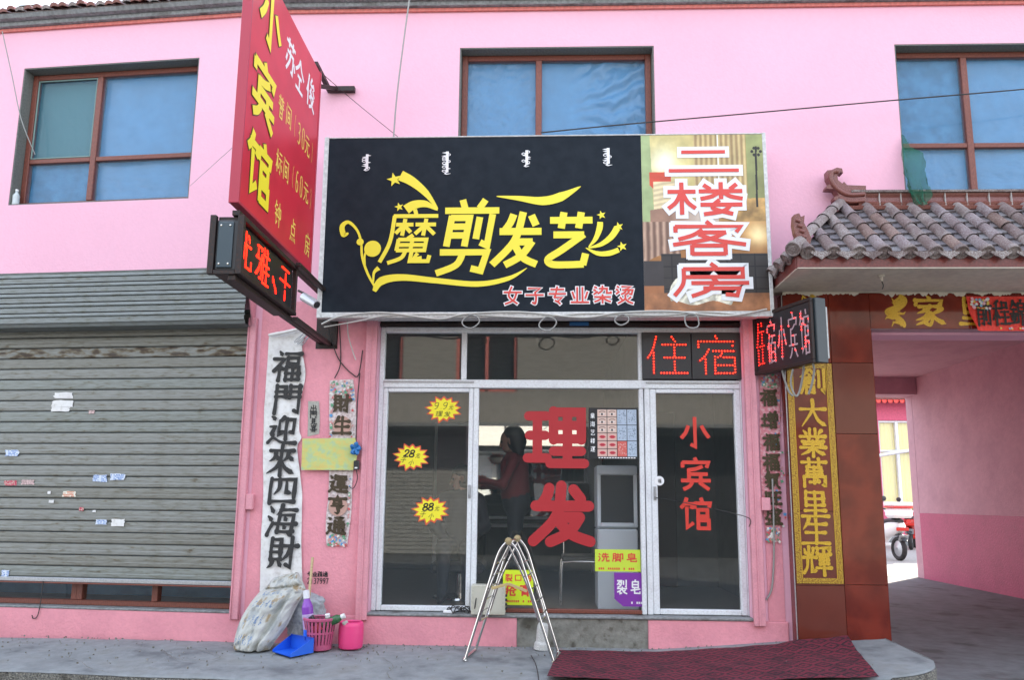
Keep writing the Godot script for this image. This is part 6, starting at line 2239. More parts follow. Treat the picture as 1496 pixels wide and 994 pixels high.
# scattered printed flowers within a box
func flowers(parent: Node, lo: Vector2, hi: Vector2, z: float, count: int, sd: int):
	var r := RandomNumberGenerator.new()
	r.seed = sd
	var inks := [lin(0.10, 0.30, 0.55), lin(0.60, 0.10, 0.10), lin(0.62, 0.30, 0.28), lin(0.12, 0.32, 0.18), lin(0.7, 0.66, 0.6)]
	for k in inks.size():
		var st := S()
		for i in count:
			var c := Vector3(r.randf_range(lo.x, hi.x), r.randf_range(lo.y, hi.y), z + k * 0.0006 + i * 0.00002)
			var s := r.randf_range(0.008, 0.02)
			prism(st, star_poly(r.randi_range(4, 7), s, s * r.randf_range(0.6, 1.0), 0.6, r.randi()), 0.0003, Transform3D(Basis(Vector3.BACK, r.randf() * TAU), c))
		obj("flower_print", st, plain(inks[k], 0.7), parent)

func build_couplets():
	var t := thing("white_couplet", "long weathered white paper couplet between shutter and salon", "banner")
	var st := S()
	strip(st, [Vector3(-2.482, 2.705, 0.030), Vector3(-2.487, 2.255, 0.030), Vector3(-2.480, 1.741, 0.030), Vector3(-2.452, 1.281, 0.030), Vector3(-2.444, 0.860, 0.030), Vector3(-2.429, 0.418, 0.030)],
		[Vector3(-2.131, 2.763, 0.030), Vector3(-2.172, 2.591, 0.030), Vector3(-2.128, 2.344, 0.030), Vector3(-2.159, 2.094, 0.030), Vector3(-2.157, 1.841, 0.030), Vector3(-2.135, 1.762, 0.030), Vector3(-2.167, 1.676, 0.030), Vector3(-2.131, 1.458, 0.030), Vector3(-2.100, 1.237, 0.030), Vector3(-2.087, 0.864, 0.030), Vector3(-2.051, 0.424, 0.030)], 0.009, 0.009, 3)
	obj("paper", st, M.paper, t)
	var ink := plain(lin(0.03, 0.029, 0.028), 0.75)
	var ft := Transform3D(Basis.IDENTITY, Vector3(0, 0, 0.0285))
	var cs := []
	for q in [Vector3(-2.301, 2.413, 0.030), Vector3(-2.278, 2.112, 0.030), Vector3(-2.306, 1.834, 0.030), Vector3(-2.302, 1.560, 0.030), Vector3(-2.275, 1.301, 0.030), Vector3(-2.266, 1.033, 0.030), Vector3(-2.244, 0.757, 0.030)]:
		cs.append(Vector2(q.x, q.y))
	write(t, "福門迎來四海財", cs, 0.25, 0.27, ft, ink, {"weight": 0.135, "brush": true, "slant": 0.06})
	st = S()
	tube(st, smooth_path([Vector3(-2.475, 2.694, 0.050), Vector3(-2.334, 2.718, 0.060), Vector3(-2.200, 2.752, 0.050)]), [0.012, 0.015, 0.016, 0.017, 0.017, 0.016, 0.015, 0.016, 0.016, 0.015, 0.014, 0.012, 0.01], 8)
	obj("rolled_edge", st, M.paper, t)
	# metal clips hanging at its corner
	for k in 3:
		var c := thing("wire_clip", ["innermost bent wire clip at the white couplet's top corner", "middle bent wire clip at the white couplet's top corner", "outermost bent wire clip at the white couplet's top corner"][k], "clip", Vector3(-2.160, 2.707, 0.050) + Vector3(k * 0.03, k * -0.012, 0.0), 0.0, "clips at the couplet's corner")
		st = S()
		tube(st, smooth_path([Vector3(0, 0, 0), Vector3(-0.05, -0.07, 0.004), Vector3(-0.075, -0.08, 0), Vector3(-0.06, -0.05, -0.003), Vector3(0.012, 0.012, 0)]), 0.004, 6)
		obj("wire", st, M.grey_metal, c)
	# small strip
	t = thing("small_paper_strip", "small grey paper strip with four black characters beside the white couplet", "notice")
	st = S()
	strip(st, [Vector3(-2.093, 2.096, 0.020), Vector3(-2.085, 1.935, 0.020), Vector3(-2.083, 1.775, 0.020)], [Vector3(-1.993, 2.096, 0.020), Vector3(-1.979, 1.936, 0.020), Vector3(-1.979, 1.800, 0.020)], 0.008, 0.003, 5)
	obj("paper", st, M.paper_grey, t)
	cs = []
	for q in [Vector3(-2.040, 2.028, 0.020), Vector3(-2.037, 1.972, 0.020), Vector3(-2.034, 1.911, 0.020), Vector3(-2.031, 1.849, 0.020)]:
		cs.append(Vector2(q.x, q.y))
	write(t, "出門見喜", cs, 0.06, 0.058, Transform3D(Basis.IDENTITY, Vector3(0, 0, 0.0155)), ink, {"weight": 0.15, "brush": true})
	# flowered couplet, upper and lower half
	var pale := textured(noise_tex(0.03, [[0.2, lin(0.45, 0.36, 0.34)], [0.5, lin(0.66, 0.55, 0.53)], [0.8, lin(0.74, 0.68, 0.66)]], FastNoiseLite.TYPE_SIMPLEX_SMOOTH, 5, 256, 95), 0.3, 0.8)
	t = thing("flowered_couplet", "flower printed paper couplet behind the yellow cloth left of the salon door", "banner")
	st = S()
	strip(st, [Vector3(-1.903, 2.284, 0.020), Vector3(-1.896, 2.010, 0.020), Vector3(-1.878, 1.642, 0.020), Vector3(-1.867, 1.281, 0.020), Vector3(-1.880, 1.043, 0.020), Vector3(-1.863, 0.819, 0.020)], [Vector3(-1.691, 2.297, 0.020), Vector3(-1.657, 2.073, 0.020), Vector3(-1.644, 1.766, 0.020), Vector3(-1.659, 1.402, 0.020), Vector3(-1.658, 1.104, 0.020), Vector3(-1.683, 0.821, 0.020)], 0.008, 0.006, 8)
	obj("paper", st, pale, t)
	var a := Vector3(-1.889, 2.122, 0.020)
	var b := Vector3(-1.684, 2.279, 0.020)
	flowers(t, Vector2(a.x, a.y), Vector2(b.x, b.y), 0.0195, 15, 3)
	a = Vector3(-1.845, 0.819, 0.020)
	b = Vector3(-1.693, 0.915, 0.020)
	flowers(t, Vector2(a.x, a.y), Vector2(b.x, b.y), 0.0195, 9, 4)
	a = Vector3(-1.878, 1.764, 0.020)
	b = Vector3(-1.868, 2.072, 0.020)
	flowers(t, Vector2(a.x, a.y), Vector2(b.x, b.y), 0.0195, 4, 5)
	a = Vector3(-1.659, 0.986, 0.020)
	b = Vector3(-1.684, 2.135, 0.020)
	flowers(t, Vector2(a.x - 0.02, a.y), Vector2(b.x, b.y), 0.0195, 6, 6)
	for q in [Vector3(-1.772, 1.875, 0.020), Vector3(-1.776, 1.162, 0.020)]:
		st = S()
		lathe(st, [Vector2(0.0, 0.0005), Vector2(0.085, 0.0005), Vector2(0.085, 0.0)], 24, Transform3D(Basis(Vector3.RIGHT, PI / 2.0), Vector3(q.x, q.y, 0.0218)))
		obj("round_ground", st, plain(lin(0.5, 0.30, 0.24), 0.8), t)
	cs = []
	for q in [Vector3(-1.781, 2.073, 0.020), Vector3(-1.772, 1.875, 0.020), Vector3(-1.785, 1.359, 0.020), Vector3(-1.783, 1.174, 0.020), Vector3(-1.787, 0.996, 0.020)]:
		cs.append(Vector2(q.x, q.y))
	write(t, "財生運亨通", cs, 0.155, 0.155, Transform3D(Basis.IDENTITY, Vector3(0, 0, 0.0235)), plain(lin(0.05, 0.032, 0.012), 0.6), {"weight": 0.17, "brush": true})
	t = thing("yellow_cloth", "faded yellow-green cloth pinned across the flowered couplet", "cloth")
	st = S()
	strip(st, [Vector3(-2.116, 1.754, 0.050), Vector3(-2.114, 1.614, 0.050), Vector3(-2.113, 1.476, 0.050)], [Vector3(-1.643, 1.763, 0.050), Vector3(-1.618, 1.618, 0.050), Vector3(-1.649, 1.479, 0.050)], 0.04, 0.006, 12)
	obj("cloth", st, textured(noise_tex(0.02, [[0.25, lin(0.62, 0.52, 0.16)], [0.5, lin(0.52, 0.56, 0.20)], [0.75, lin(0.40, 0.52, 0.30)]], FastNoiseLite.TYPE_SIMPLEX_SMOOTH, 4, 256, 97), 0.5, 0.85), t)
	# adapter and blue plug on their wire
	t = thing("power_adapter", "black power adapter hanging beside the yellow cloth", "adapter", Vector3(-1.620, 1.522, 0.050))
	st = S()
	box(st, Vector3(-0.024, -0.04, -0.015), Vector3(0.024, 0.04, 0.015), 0.005)
	obj("case", st, M.black_plastic, t)
	st = S()
	box(st, Vector3(-0.012, -0.03, 0.0151), Vector3(0.012, -0.018, 0.0165))
	obj("sticker", st, M.white_ink, t)
	st = S()
	tube(st, smooth_path([Vector3(0, -0.04, 0), Vector3(0.01, -0.12, -0.01), Vector3(-0.02, -0.2, -0.01), Vector3(-0.06, -0.19, -0.01)]), 0.004, 6)
	obj("lead", st, M.cable_black, t)
	t = thing("blue_knot", "bright blue plastic knot tied to the wire above the adapter", "plastic knot", Vector3(-1.630, 1.666, 0.060))
	st = S()
	for k in 5:
		var an := k * 1.3
		tube(st, smooth_path([Vector3(0, 0, 0), Vector3(cos(an) * 0.04, sin(an) * 0.05, 0.02), Vector3(cos(an + 0.8) * 0.03, sin(an + 0.8) * 0.045, 0.0)]), [0.008, 0.010, 0.014, 0.016, 0.016, 0.016, 0.016, 0.014, 0.012, 0.012, 0.01, 0.009, 0.006], 6)
	obj("knot", st, plain(lin(0.02, 0.16, 0.42), 0.4), t)
	# stencilled phone number
	t = thing("stencilled_number", "black stencilled phone number on the pink wall above the bucket", "stencil")
	st = S()
	var o := Vector3(-2.023, 0.578, 0.012)
	for i in 4:
		glyph(st, "专业疏通"[i], Transform3D(Basis.IDENTITY, o + Vector3(0.022 + i * 0.046, 0, 0)), 0.042, 0.045, {"weight": 0.16})
	o = Vector3(-2.020, 0.520, 0.012)
	for i in 7:
		glyph(st, "2137997"[i], Transform3D(Basis.IDENTITY, o + Vector3(0.014 + i * 0.027, 0, 0.0012)), 0.024, 0.05, {"weight": 0.26})
	obj("paint", st, M.ink, t)
	# couplet at the pillar
	t = thing("pink_couplet", "faded pink flowered couplet squeezed between guide rail and granite pillar", "banner")
	st = S()
	strip(st, [Vector3(1.954, 2.349, 0.020), Vector3(1.930, 1.910, 0.020), Vector3(1.922, 1.432, 0.020), Vector3(1.937, 1.082, 0.020), Vector3(1.952, 0.885, 0.020)], [Vector3(2.129, 2.350, 0.020), Vector3(2.103, 1.911, 0.020), Vector3(2.087, 1.434, 0.020), Vector3(2.077, 1.083, 0.020), Vector3(2.057, 0.887, 0.020)], 0.008, 0.006, 18)
	obj("paper", st, textured(noise_tex(0.03, [[0.2, lin(0.55, 0.17, 0.20)], [0.5, lin(0.66, 0.24, 0.28)], [0.8, lin(0.72, 0.50, 0.50)]], FastNoiseLite.TYPE_SIMPLEX_SMOOTH, 5, 256, 99), 0.3, 0.8), t)
	a = Vector3(1.962, 2.238, 0.020)
	b = Vector3(2.117, 2.350, 0.020)
	flowers(t, Vector2(a.x, a.y), Vector2(b.x, b.y), 0.0195, 14, 7)
	a = Vector3(1.947, 0.897, 0.020)
	b = Vector3(2.057, 1.013, 0.020)
	flowers(t, Vector2(a.x, a.y), Vector2(b.x, b.y), 0.0195, 12, 8)
	a = Vector3(2.034, 1.025, 0.020)
	b = Vector3(2.120, 2.276, 0.020)
	flowers(t, Vector2(a.x, a.y), Vector2(b.x, b.y), 0.0195, 8, 9)
	cs = []
	for q in [Vector3(2.012, 2.147, 0.020), Vector3(2.015, 1.947, 0.020), Vector3(2.019, 1.754, 0.020), Vector3(2.011, 1.581, 0.020), Vector3(2.010, 1.421, 0.020), Vector3(2.015, 1.269, 0.020), Vector3(2.014, 1.111, 0.020)]:
		cs.append(Vector2(q.x, q.y))
	write(t, "福增福福氣旺盛", cs, 0.13, 0.14, Transform3D(Basis.IDENTITY, Vector3(0, 0, 0.0235)), plain(lin(0.05, 0.035, 0.01), 0.6), {"weight": 0.17, "brush": true})
	t = thing("pink_switch_box", "small pink switch box on the right guide rail", "switch box", Vector3(1.934, 1.216, 0.050))
	st = S()
	box(st, Vector3(-0.03, -0.055, -0.045), Vector3(0.045, 0.055, 0.02), 0.006)
	obj("case", st, M.rail, t)
	t = thing("green_netting", "torn green netting hanging from the window sill above the gateway", "netting")
	st = S()
	var p := []
	var fold := FastNoiseLite.new()
	fold.frequency = 1.0
	var ledge := [Vector3(3.338, 4.621, 0.020), Vector3(3.412, 4.494, 0.030), Vector3(3.513, 4.426, 0.030), Vector3(3.538, 4.345, 0.030)]
	var foot := [Vector3(3.292, 3.985, 0.200), Vector3(3.327, 3.849, 0.220), Vector3(3.411, 3.849, 0.220), Vector3(3.494, 3.958, 0.200)]
	for j in 25:
		var v := j / 24.0
		var row := []
		for i in 31:
			var u := i / 30.0
			var top := along_path(PackedVector3Array(ledge), u)
			var low := along_path(PackedVector3Array(foot), u)
			var q := top.lerp(low, v)
			q.z += sin(u * 22.0 + fold.get_noise_2d(u * 3.0, v * 3.0) * 5.0) * 0.018 * (0.3 + v) + fold.get_noise_2d(u * 4.0, v * 4.0 + 9.0) * 0.03
			q.x -= 0.03 * sin(v * PI)
			row.append(q)
		p.append(row)
	sheet(st, p)
	obj("net", st, M.net, t)
	t = thing("plastic_bottle", "small clear plastic bottle on the sill of the screened window", "bottle", wing_at(Vector3(-2.655, 4.074, -0.05)))
	st = S()
	lathe(st, [Vector2(0.0, 0.0), Vector2(0.032, 0.0), Vector2(0.034, 0.02), Vector2(0.032, 0.06), Vector2(0.034, 0.10), Vector2(0.014, 0.135), Vector2(0.014, 0.15)], 14)
	obj("body", st, plain(lin(0.55, 0.6, 0.6), 0.2), t)
	st = S()
	lathe(st, [Vector2(0.016, 0.15), Vector2(0.016, 0.168), Vector2(0.0, 0.17)], 12)
	obj("cap", st, M.white_ink, t)

# ---------------------------------------------------------------- things on the pavement
func lump(st: SurfaceTool, spine: Array, rad: Array, squash: float, amp: float, sd: int, flat_y := -10.0):
	var n := FastNoiseLite.new()
	n.seed = sd
	n.frequency = 1.0
	n.fractal_octaves = 3
	var rows := 44
	var cols := 48
	var p := []
	for j in rows + 1:
		var f := j / float(rows)
		var x := f * (spine.size() - 1)
		var i := mini(int(x), spine.size() - 2)
		var c: Vector3 = spine[i].cubic_interpolate(spine[i + 1], spine[maxi(i - 1, 0)], spine[mini(i + 2, spine.size() - 1)], x - i)
		var rr := lerpf(rad[i], rad[i + 1], x - i)
		var row := []
		for k in cols + 1:
			var an := TAU * (k % cols) / cols
			var d := Vector3(cos(an), 0, sin(an) * squash)
			var q := c + d * rr
			var e := n.get_noise_3d(q.x * 7.0, q.y * 7.0, q.z * 7.0)
			var crease := absf(n.get_noise_3d(q.x * 11.0 + 30.0, q.y * 9.0, q.z * 11.0))
			q += d * (e * amp - crease * amp * 1.1)
			q.y = maxf(q.y + e * amp * 0.5, flat_y)
			row.append(q)
		p.append(row)
	sheet(st, p)

func build_street_things():
	# woven sack
	var g := Vector3.ZERO
	var t := thing("woven_sack", "crumpled dirty white woven sack slumped under the white couplet", "sack")
	var st := S()
	var left := smooth_path([Vector3(-2.472, -0.031, 0.340), Vector3(-2.500, 0.044, 0.340), Vector3(-2.481, 0.217, 0.300), Vector3(-2.419, 0.356, 0.260), Vector3(-2.370, 0.438, 0.200), Vector3(-2.325, 0.484, 0.150), Vector3(-2.269, 0.556, 0.120), Vector3(-2.096, 0.597, 0.110)])
	var right := smooth_path([Vector3(-2.211, -0.032, 0.340), Vector3(-2.182, 0.043, 0.340), Vector3(-2.090, 0.187, 0.280), Vector3(-2.031, 0.345, 0.220), Vector3(-1.981, 0.440, 0.170), Vector3(-1.998, 0.482, 0.140), Vector3(-2.037, 0.547, 0.120), Vector3(-2.072, 0.597, 0.110)])
	var fold := FastNoiseLite.new()
	fold.seed = 6
	fold.frequency = 1.0
	fold.fractal_octaves = 3
	for back in 2:
		var p := []
		for j in 61:
			var v := j / 60.0
			var a := along_path(left, v)
			var b := along_path(right, v)
			var row := []
			for i in 41:
				var u := i / 40.0
				var q := a.lerp(b, u)
				var puff := sqrt(maxf(0.0, 1.0 - pow(2.0 * u - 1.0, 2.0))) * lerpf(0.15, 0.035, v) * smoothstep(-0.04, 0.12, v)
				if back:
					q.z -= puff * 0.7
				else:
					var k := smoothstep(0.0, 0.12, u) * smoothstep(1.0, 0.88, u)
					var run := q.x * 0.8 - q.y * 0.6
					var ridge := 1.0 - absf(fold.get_noise_2d(run * 9.0, (q.x + q.y) * 4.5)) * 2.2
					q.z += puff + k * (ridge * 0.010 + fold.get_noise_2d(q.x * 26.0, q.y * 20.0) * 0.010 + fold.get_noise_2d(q.x * 6.0 + 8.0, q.y * 5.0) * 0.04)
					q.z -= k * 0.05 * exp(-pow((v - 0.70 - 0.10 * (u - 0.5)) / 0.03, 2.0))        # the neck folds over
					q.z -= k * 0.06 * exp(-pow((u - 0.66 - 0.12 * v) / 0.05, 2.0)) * smoothstep(0.75, 0.4, v)
				q.y = maxf(q.y, 0.004)
				row.append(q)
			p.append(row)
		sheet_uv(st, p)
	st.index()
	st.generate_normals()
	obj("sack", st, sack_cloth(), t)
	t = thing("grey_plastic_bag", "small grey plastic bag behind the purple bottle", "bag", Vector3(-1.944, 0.0, 0.14))
	st = S()
	lump(st, [Vector3(0, 0.004, 0), Vector3(-0.02, 0.03, 0), Vector3(-0.02, 0.2, -0.01), Vector3(-0.03, 0.36, -0.03), Vector3(-0.05, 0.44, -0.05)], [0.02, 0.14, 0.17, 0.15, 0.03], 0.5, 0.04, 9, 0.004)
	obj("bag", st, textured(mottled(lin(0.34, 0.36, 0.38), 0.7, 1.15, 0.03, 103, 4, 256), 0.3, 0.35), t)
	# dustpan on a stick
	t = thing("dustpan", "blue long-handled dustpan on the pavement by the sack", "dustpan")
	var blue := plain(lin(0.02, 0.13, 0.66), 0.35)
	var lip_a := Vector3(-2.149, 0.004, 0.446)
	var lip_b := Vector3(-1.939, 0.004, 0.652)
	var heel_b := Vector3(-1.815, 0.004, 0.446)
	var heel_a := lip_a + (heel_b - lip_b) * 0.8
	var rise := Vector3(0, 0.115, 0)
	var inward := (heel_b - lip_b).normalized() * 0.006
	if true:
		st = S()
		for off in [Vector3.ZERO, Vector3(0, 0.005, 0)]:
			quad(st, lip_a + off, lip_b + off, heel_b + off, heel_a + off)
		var across := (lip_b - lip_a).normalized() * 0.006
		for off in [Vector3.ZERO, inward]:
			quad(st, heel_a - off, heel_b - off, heel_b + rise - off, heel_a + rise - off)
		quad(st, heel_a + rise, heel_b + rise, heel_b + rise - inward, heel_a + rise - inward)
		for off in [Vector3.ZERO, across]:
			quad(st, lip_a + off, heel_a + off, heel_a + rise + off, lip_a + Vector3(0, 0.02, 0) + off)
			quad(st, lip_b - off, heel_b - off, heel_b + rise - off, lip_b + Vector3(0, 0.02, 0) - off)
		quad(st, lip_a + Vector3(0, 0.02, 0), heel_a + rise, heel_a + rise + across, lip_a + Vector3(0, 0.02, 0) + across)
		quad(st, lip_b + Vector3(0, 0.02, 0), heel_b + rise, heel_b + rise - across, lip_b + Vector3(0, 0.02, 0) - across)
		var hood := [heel_a + rise, heel_b + rise, heel_b + rise - inward * 9.0 + Vector3(0, 0.012, 0), heel_a + rise - inward * 9.0 + Vector3(0, 0.012, 0)]
		quad(st, hood[0] + Vector3(0, 0.0005, 0), hood[1] + Vector3(0, 0.0005, 0), hood[2], hood[3])
		obj("pan", st, blue, t)
	var mid := heel_a.lerp(heel_b, 0.62) + rise
	st = S()
	tube(st, [mid - Vector3(0, 0.03, 0), mid + Vector3(0, 0.05, 0)], 0.017, 10)
	obj("socket", st, blue, t)
	st = S()
	var tip := Vector3(-1.957, 0.724, 0.100)
	tube(st, [mid, mid.lerp(tip, 0.5), tip], 0.0115, 10)
	obj("stick", st, textured(mottled(lin(0.50, 0.38, 0.20), 0.7, 1.15, 0.05, 105, 4, 256), 0.2, 0.6), t)
	# basket
	g = Vector3(-1.809, 0.000, 0.306)
	t = thing("pink_basket", "pink slatted plastic basket full of empty bottles", "basket", g)
	var pinkp := plain(lin(0.46, 0.09, 0.18), 0.35)
	st = S()
	lathe(st, [Vector2(0.0, 0.006), Vector2(0.095, 0.006), Vector2(0.10, 0.012), Vector2(0.103, 0.05), Vector2(0.099, 0.05), Vector2(0.095, 0.014), Vector2(0.0, 0.012)], 24)
	obj("base", st, pinkp, t)
	st = S()
	lathe(st, [Vector2(0.126, 0.235), Vector2(0.138, 0.24), Vector2(0.140, 0.255), Vector2(0.130, 0.262), Vector2(0.124, 0.25)], 28)
	lathe(st, [Vector2(0.115, 0.135), Vector2(0.119, 0.135), Vector2(0.120, 0.15), Vector2(0.116, 0.15)], 28)
	obj("rim", st, pinkp, t)
	for k in 24:
		var an := TAU * k / 24.0
		st = S()
		var d := Vector3(cos(an), 0, sin(an))
		bar(st, d * 0.100 + Vector3(0, 0.045, 0), d * 0.129 + Vector3(0, 0.24, 0), 0.019, 0.004, d, 0.001)
		obj("slat", st, pinkp, t)
	bottle("purple_bottle", "purple shampoo bottle with a white cap leaning in the pink basket", g + Vector3(-0.075, 0.05, 0.0), 0.13, 0.43, 0.046, lin(0.24, 0.06, 0.42), lin(0.75, 0.75, 0.78), 0)
	bottle("green_bottle", "dark green bottle lying on top of the pink basket", g + Vector3(0.03, 0.20, 0.03), -1.15, 0.20, 0.036, lin(0.03, 0.11, 0.04), lin(0.7, 0.72, 0.7), 1)
	bottle("dark_bottle", "black bottle with a red label in the pink basket", g + Vector3(0.02, 0.13, 0.04), 0.5, 0.17, 0.04, lin(0.012, 0.014, 0.016), lin(0.03, 0.03, 0.03), 2)
	bottle("green_flask", "green bottle with a white cap upright in the pink basket", g + Vector3(0.085, 0.14, 0.0), 0.1, 0.16, 0.036, lin(0.02, 0.16, 0.06), lin(0.75, 0.75, 0.75), 3)
	# bucket
	g = Vector3(-1.568, 0.000, 0.224)
	t = thing("pink_bucket", "bright pink plastic bucket with rounded shoulders by the salon plinth", "bucket", g)
	st = S()
	lathe(st, [Vector2(0.0, 0.003), Vector2(0.085, 0.003), Vector2(0.098, 0.014), Vector2(0.102, 0.05), Vector2(0.104, 0.13), Vector2(0.102, 0.19), Vector2(0.095, 0.212), Vector2(0.088, 0.218), Vector2(0.082, 0.21), Vector2(0.086, 0.18), Vector2(0.088, 0.05), Vector2(0.0, 0.03)], 32)
	var hot := plain(lin(0.80, 0.06, 0.22), 0.4)
	hot.subsurf_scatter_enabled = true
	hot.subsurf_scatter_strength = 0.15
	obj("tub", st, hot, t)
	bottle("olive_jar", "olive jar with a pale lid standing in the pink bucket", g + Vector3(0.0, 0.09, 0.02), 0.25, 0.15, 0.042, lin(0.04, 0.06, 0.02), lin(0.5, 0.52, 0.45), 4)
	# folding chrome rack, two hinged frames
	t = thing("drying_rack", "chrome folding drying rack standing astride before the salon window", "drying rack")
	var h1 := Vector3(-0.246, 0.910, 0.660)
	var h2 := Vector3(-0.185, 0.917, 0.340)
	var fa1 := Vector3(-0.571, 0.000, 0.649)
	var fa2 := Vector3(-0.525, 0.000, 0.224)
	var fb1 := Vector3(0.106, 0.000, 0.645)
	var fb2 := Vector3(0.151, 0.000, 0.284)
	for v in [fa1, fa2, fb1, fb2]:
		pass
	var lift := Vector3(0, 0.012, 0)
	for q in [["left_frame", h1, fa1 + lift, h2, fa2 + lift, -1.0], ["right_frame", h1, fb1 + lift, h2, fb2 + lift, 1.0]]:
		var s: float = q[5]
		var f := Node3D.new()
		f.name = "hinged_frame"
		t.add_child(f, true)
		for k in 2:
			var a: Vector3 = q[1 + k * 2]
			var b: Vector3 = q[2 + k * 2]
			st = S()
			tube(st, smooth_path([a + Vector3(s * 0.008, 0.0, 0), a.lerp(b, 0.12) + Vector3(s * 0.035, 0.02, 0), a.lerp(b, 0.35) + Vector3(s * 0.03, 0.01, 0), b]), 0.0115, 10)
			obj("rail", st, M.chrome, f)
		st = S()
		tube(st, smooth_path([q[2], q[2] + Vector3(s * 0.012, -0.006, -0.05), q[4] + Vector3(s * 0.012, -0.006, 0.05), q[4]]), 0.0115, 10)
		obj("foot_bar", st, M.chrome, f)
		var n := 5
		for k in n:
			var u := 0.2 + k * 0.11
			var a: Vector3 = q[1].lerp(q[2], u) + Vector3(s * 0.03, 0.01, 0)
			var b: Vector3 = q[3].lerp(q[4], u) + Vector3(s * 0.03, 0.01, 0)
			st = S()
			tube(st, [a, b], 0.006, 8)
			obj("rung", st, M.chrome, f)
		# inner stay folded against the frame
		st = S()
		var m1: Vector3 = q[1].lerp(q[2], 0.02) + Vector3(-s * 0.012, -0.01, -0.03)
		var m2: Vector3 = q[1].lerp(q[2], 0.66) + Vector3(s * 0.004, 0, -0.05)
		var m3: Vector3 = q[3].lerp(q[4], 0.66) + Vector3(s * 0.004, 0, 0.05)
		var m4: Vector3 = q[3].lerp(q[4], 0.02) + Vector3(-s * 0.012, -0.01, 0.03)
		tube(st, smooth_path([m1, m1.lerp(m2, 0.5) + Vector3(s * 0.02, 0.0, 0), m2, m2.lerp(m3, 0.5) + Vector3(s * 0.012, -0.03, 0), m3, m4.lerp(m3, 0.5) + Vector3(s * 0.02, 0, 0), m4]), 0.009, 8)
		obj("inner_loop", st, M.chrome, f)
	for a in [h1, h2]:
		st = S()
		lathe(st, [Vector2(0.0, 0.018), Vector2(0.026, 0.014), Vector2(0.03, 0.0), Vector2(0.026, -0.014), Vector2(0.0, -0.018)], 16, Transform3D(Basis(Vector3.RIGHT, PI / 2.0), a))
		obj("hinge", st, textured(mottled(lin(0.52, 0.42, 0.24), 0.6, 1.2, 0.06, 106, 4, 256), 0.06, 0.35, 0.6), t)
	st = S()
	tube(st, [h1, h2], 0.008, 8)
	obj("hinge_pin", st, M.chrome, t)
	st = S()
	var y1 := h1.lerp(fa1, 0.40)
	var y2 := h1.lerp(fb1, 0.42)
	var ym := h1.lerp((fa1 + fb1) / 2.0, 0.36)
	bar(st, y1, ym, 0.006, 0.022)
	bar(st, ym + Vector3(0, 0, 0.004), y2, 0.006, 0.022)
	obj("wooden_stay", st, plain(lin(0.48, 0.36, 0.16), 0.6), t)
	# appliance on the sill
	t = thing("cream_box", "cream metal junction box on the sill behind the drying rack", "junction box", Vector3(-0.439, 0.2635, -0.004))
	st = S()
	box(st, Vector3(-0.145, 0.0, -0.06), Vector3(0.145, 0.245, 0.075), 0.006)
	obj("case", st, textured(mottled(lin(0.55, 0.53, 0.43), 0.85, 1.06, 0.04, 107, 4, 256), 0.3, 0.5), t)
	st = S()
	box(st, Vector3(-0.12, 0.02, 0.0752), Vector3(0.12, 0.225, 0.078), 0.002)
	obj("lid", st, plain(lin(0.53, 0.51, 0.42), 0.5), t)
	for k in 4:
		st = S()
		lathe(st, [Vector2(0.012, 0.0), Vector2(0.011, 0.016), Vector2(0.0, 0.018)], 8, Transform3D(Basis(Vector3.BACK, -PI / 2.0), Vector3(0.145, 0.05 + k * 0.035, 0.02)))
		obj("gland", st, M.black_plastic, t)
	st = S()
	tube(st, smooth_path([Vector3(-0.11, 0.06, 0.08), Vector3(-0.10, 0.14, 0.085), Vector3(-0.115, 0.05, 0.085)]), 0.004, 6)
	obj("key_wire", st, M.cable_black, t)
	t = thing("plug_tangle", "tangle of black leads and a white plug on the salon sill", "cables", Vector3(-0.706, 0.246, 0.010))
	st = S()
	var r := RandomNumberGenerator.new()
	r.seed = 12
	var floor_y: float = 0.268 - t.position.y
	for k in 4:
		var pts := []
		for i in 7:
			pts.append(Vector3(-0.09 + i * 0.035 + r.randf_range(-0.03, 0.03), maxf(floor_y, floor_y + r.randf_range(-0.02, 0.10) * sin(i / 6.0 * PI)), r.randf_range(-0.05, 0.02)))
		tube(st, smooth_path(pts), 0.0045, 6)
	obj("leads", st, M.cable_black, t)
	st = S()
	box(st, Vector3(-0.12, floor_y - 0.004, -0.025), Vector3(-0.035, floor_y + 0.024, 0.02), 0.008)
	obj("plug", st, M.white_ink, t)
	# white plastic jar with its top cut off
	g = Vector3(0.011, 0.000, 0.147)
	t = thing("white_jar", "scuffed white plastic pipe stub standing against the bare cement", "pipe", Vector3(g.x, 0.0, maxf(g.z, 0.06)))
	st = S()
	lathe(st, [Vector2(0.0, 0.004), Vector2(0.06, 0.004), Vector2(0.058, 0.05), Vector2(0.046, 0.07), Vector2(0.048, 0.17), Vector2(0.044, 0.20), Vector2(0.036, 0.215), Vector2(0.03, 0.205), Vector2(0.036, 0.19), Vector2(0.03, 0.06)], 18, Transform3D(Basis(Vector3.BACK, -0.09), Vector3.ZERO))
	obj("pipe", st, textured(mottled(lin(0.66, 0.66, 0.63), 0.6, 1.05, 0.05, 109, 4, 256), 0.15, 0.5), t)
	door_mat()
	# grit and crumbs swept against the walls
	st = S()
	var gr := RandomNumberGenerator.new()
	gr.seed = 31
	for k in 420:
		var gx := gr.randf_range(-4.6, 2.4)
		var gz := 0.03 + pow(gr.randf(), 2.5) * 1.05
		if gx < HINGE:
			gz -= (HINGE - gx) * tan(BEND) * 0.9
		var s := gr.randf_range(0.002, 0.006)
		cbox(st, Transform3D(Basis.from_euler(Vector3(gr.randf() * 3.0, gr.randf() * 3.0, gr.randf() * 3.0)), Vector3(gx, walk_height(gx) + s * 0.4, gz)), Vector3(s, s * 0.6, s * 1.3))
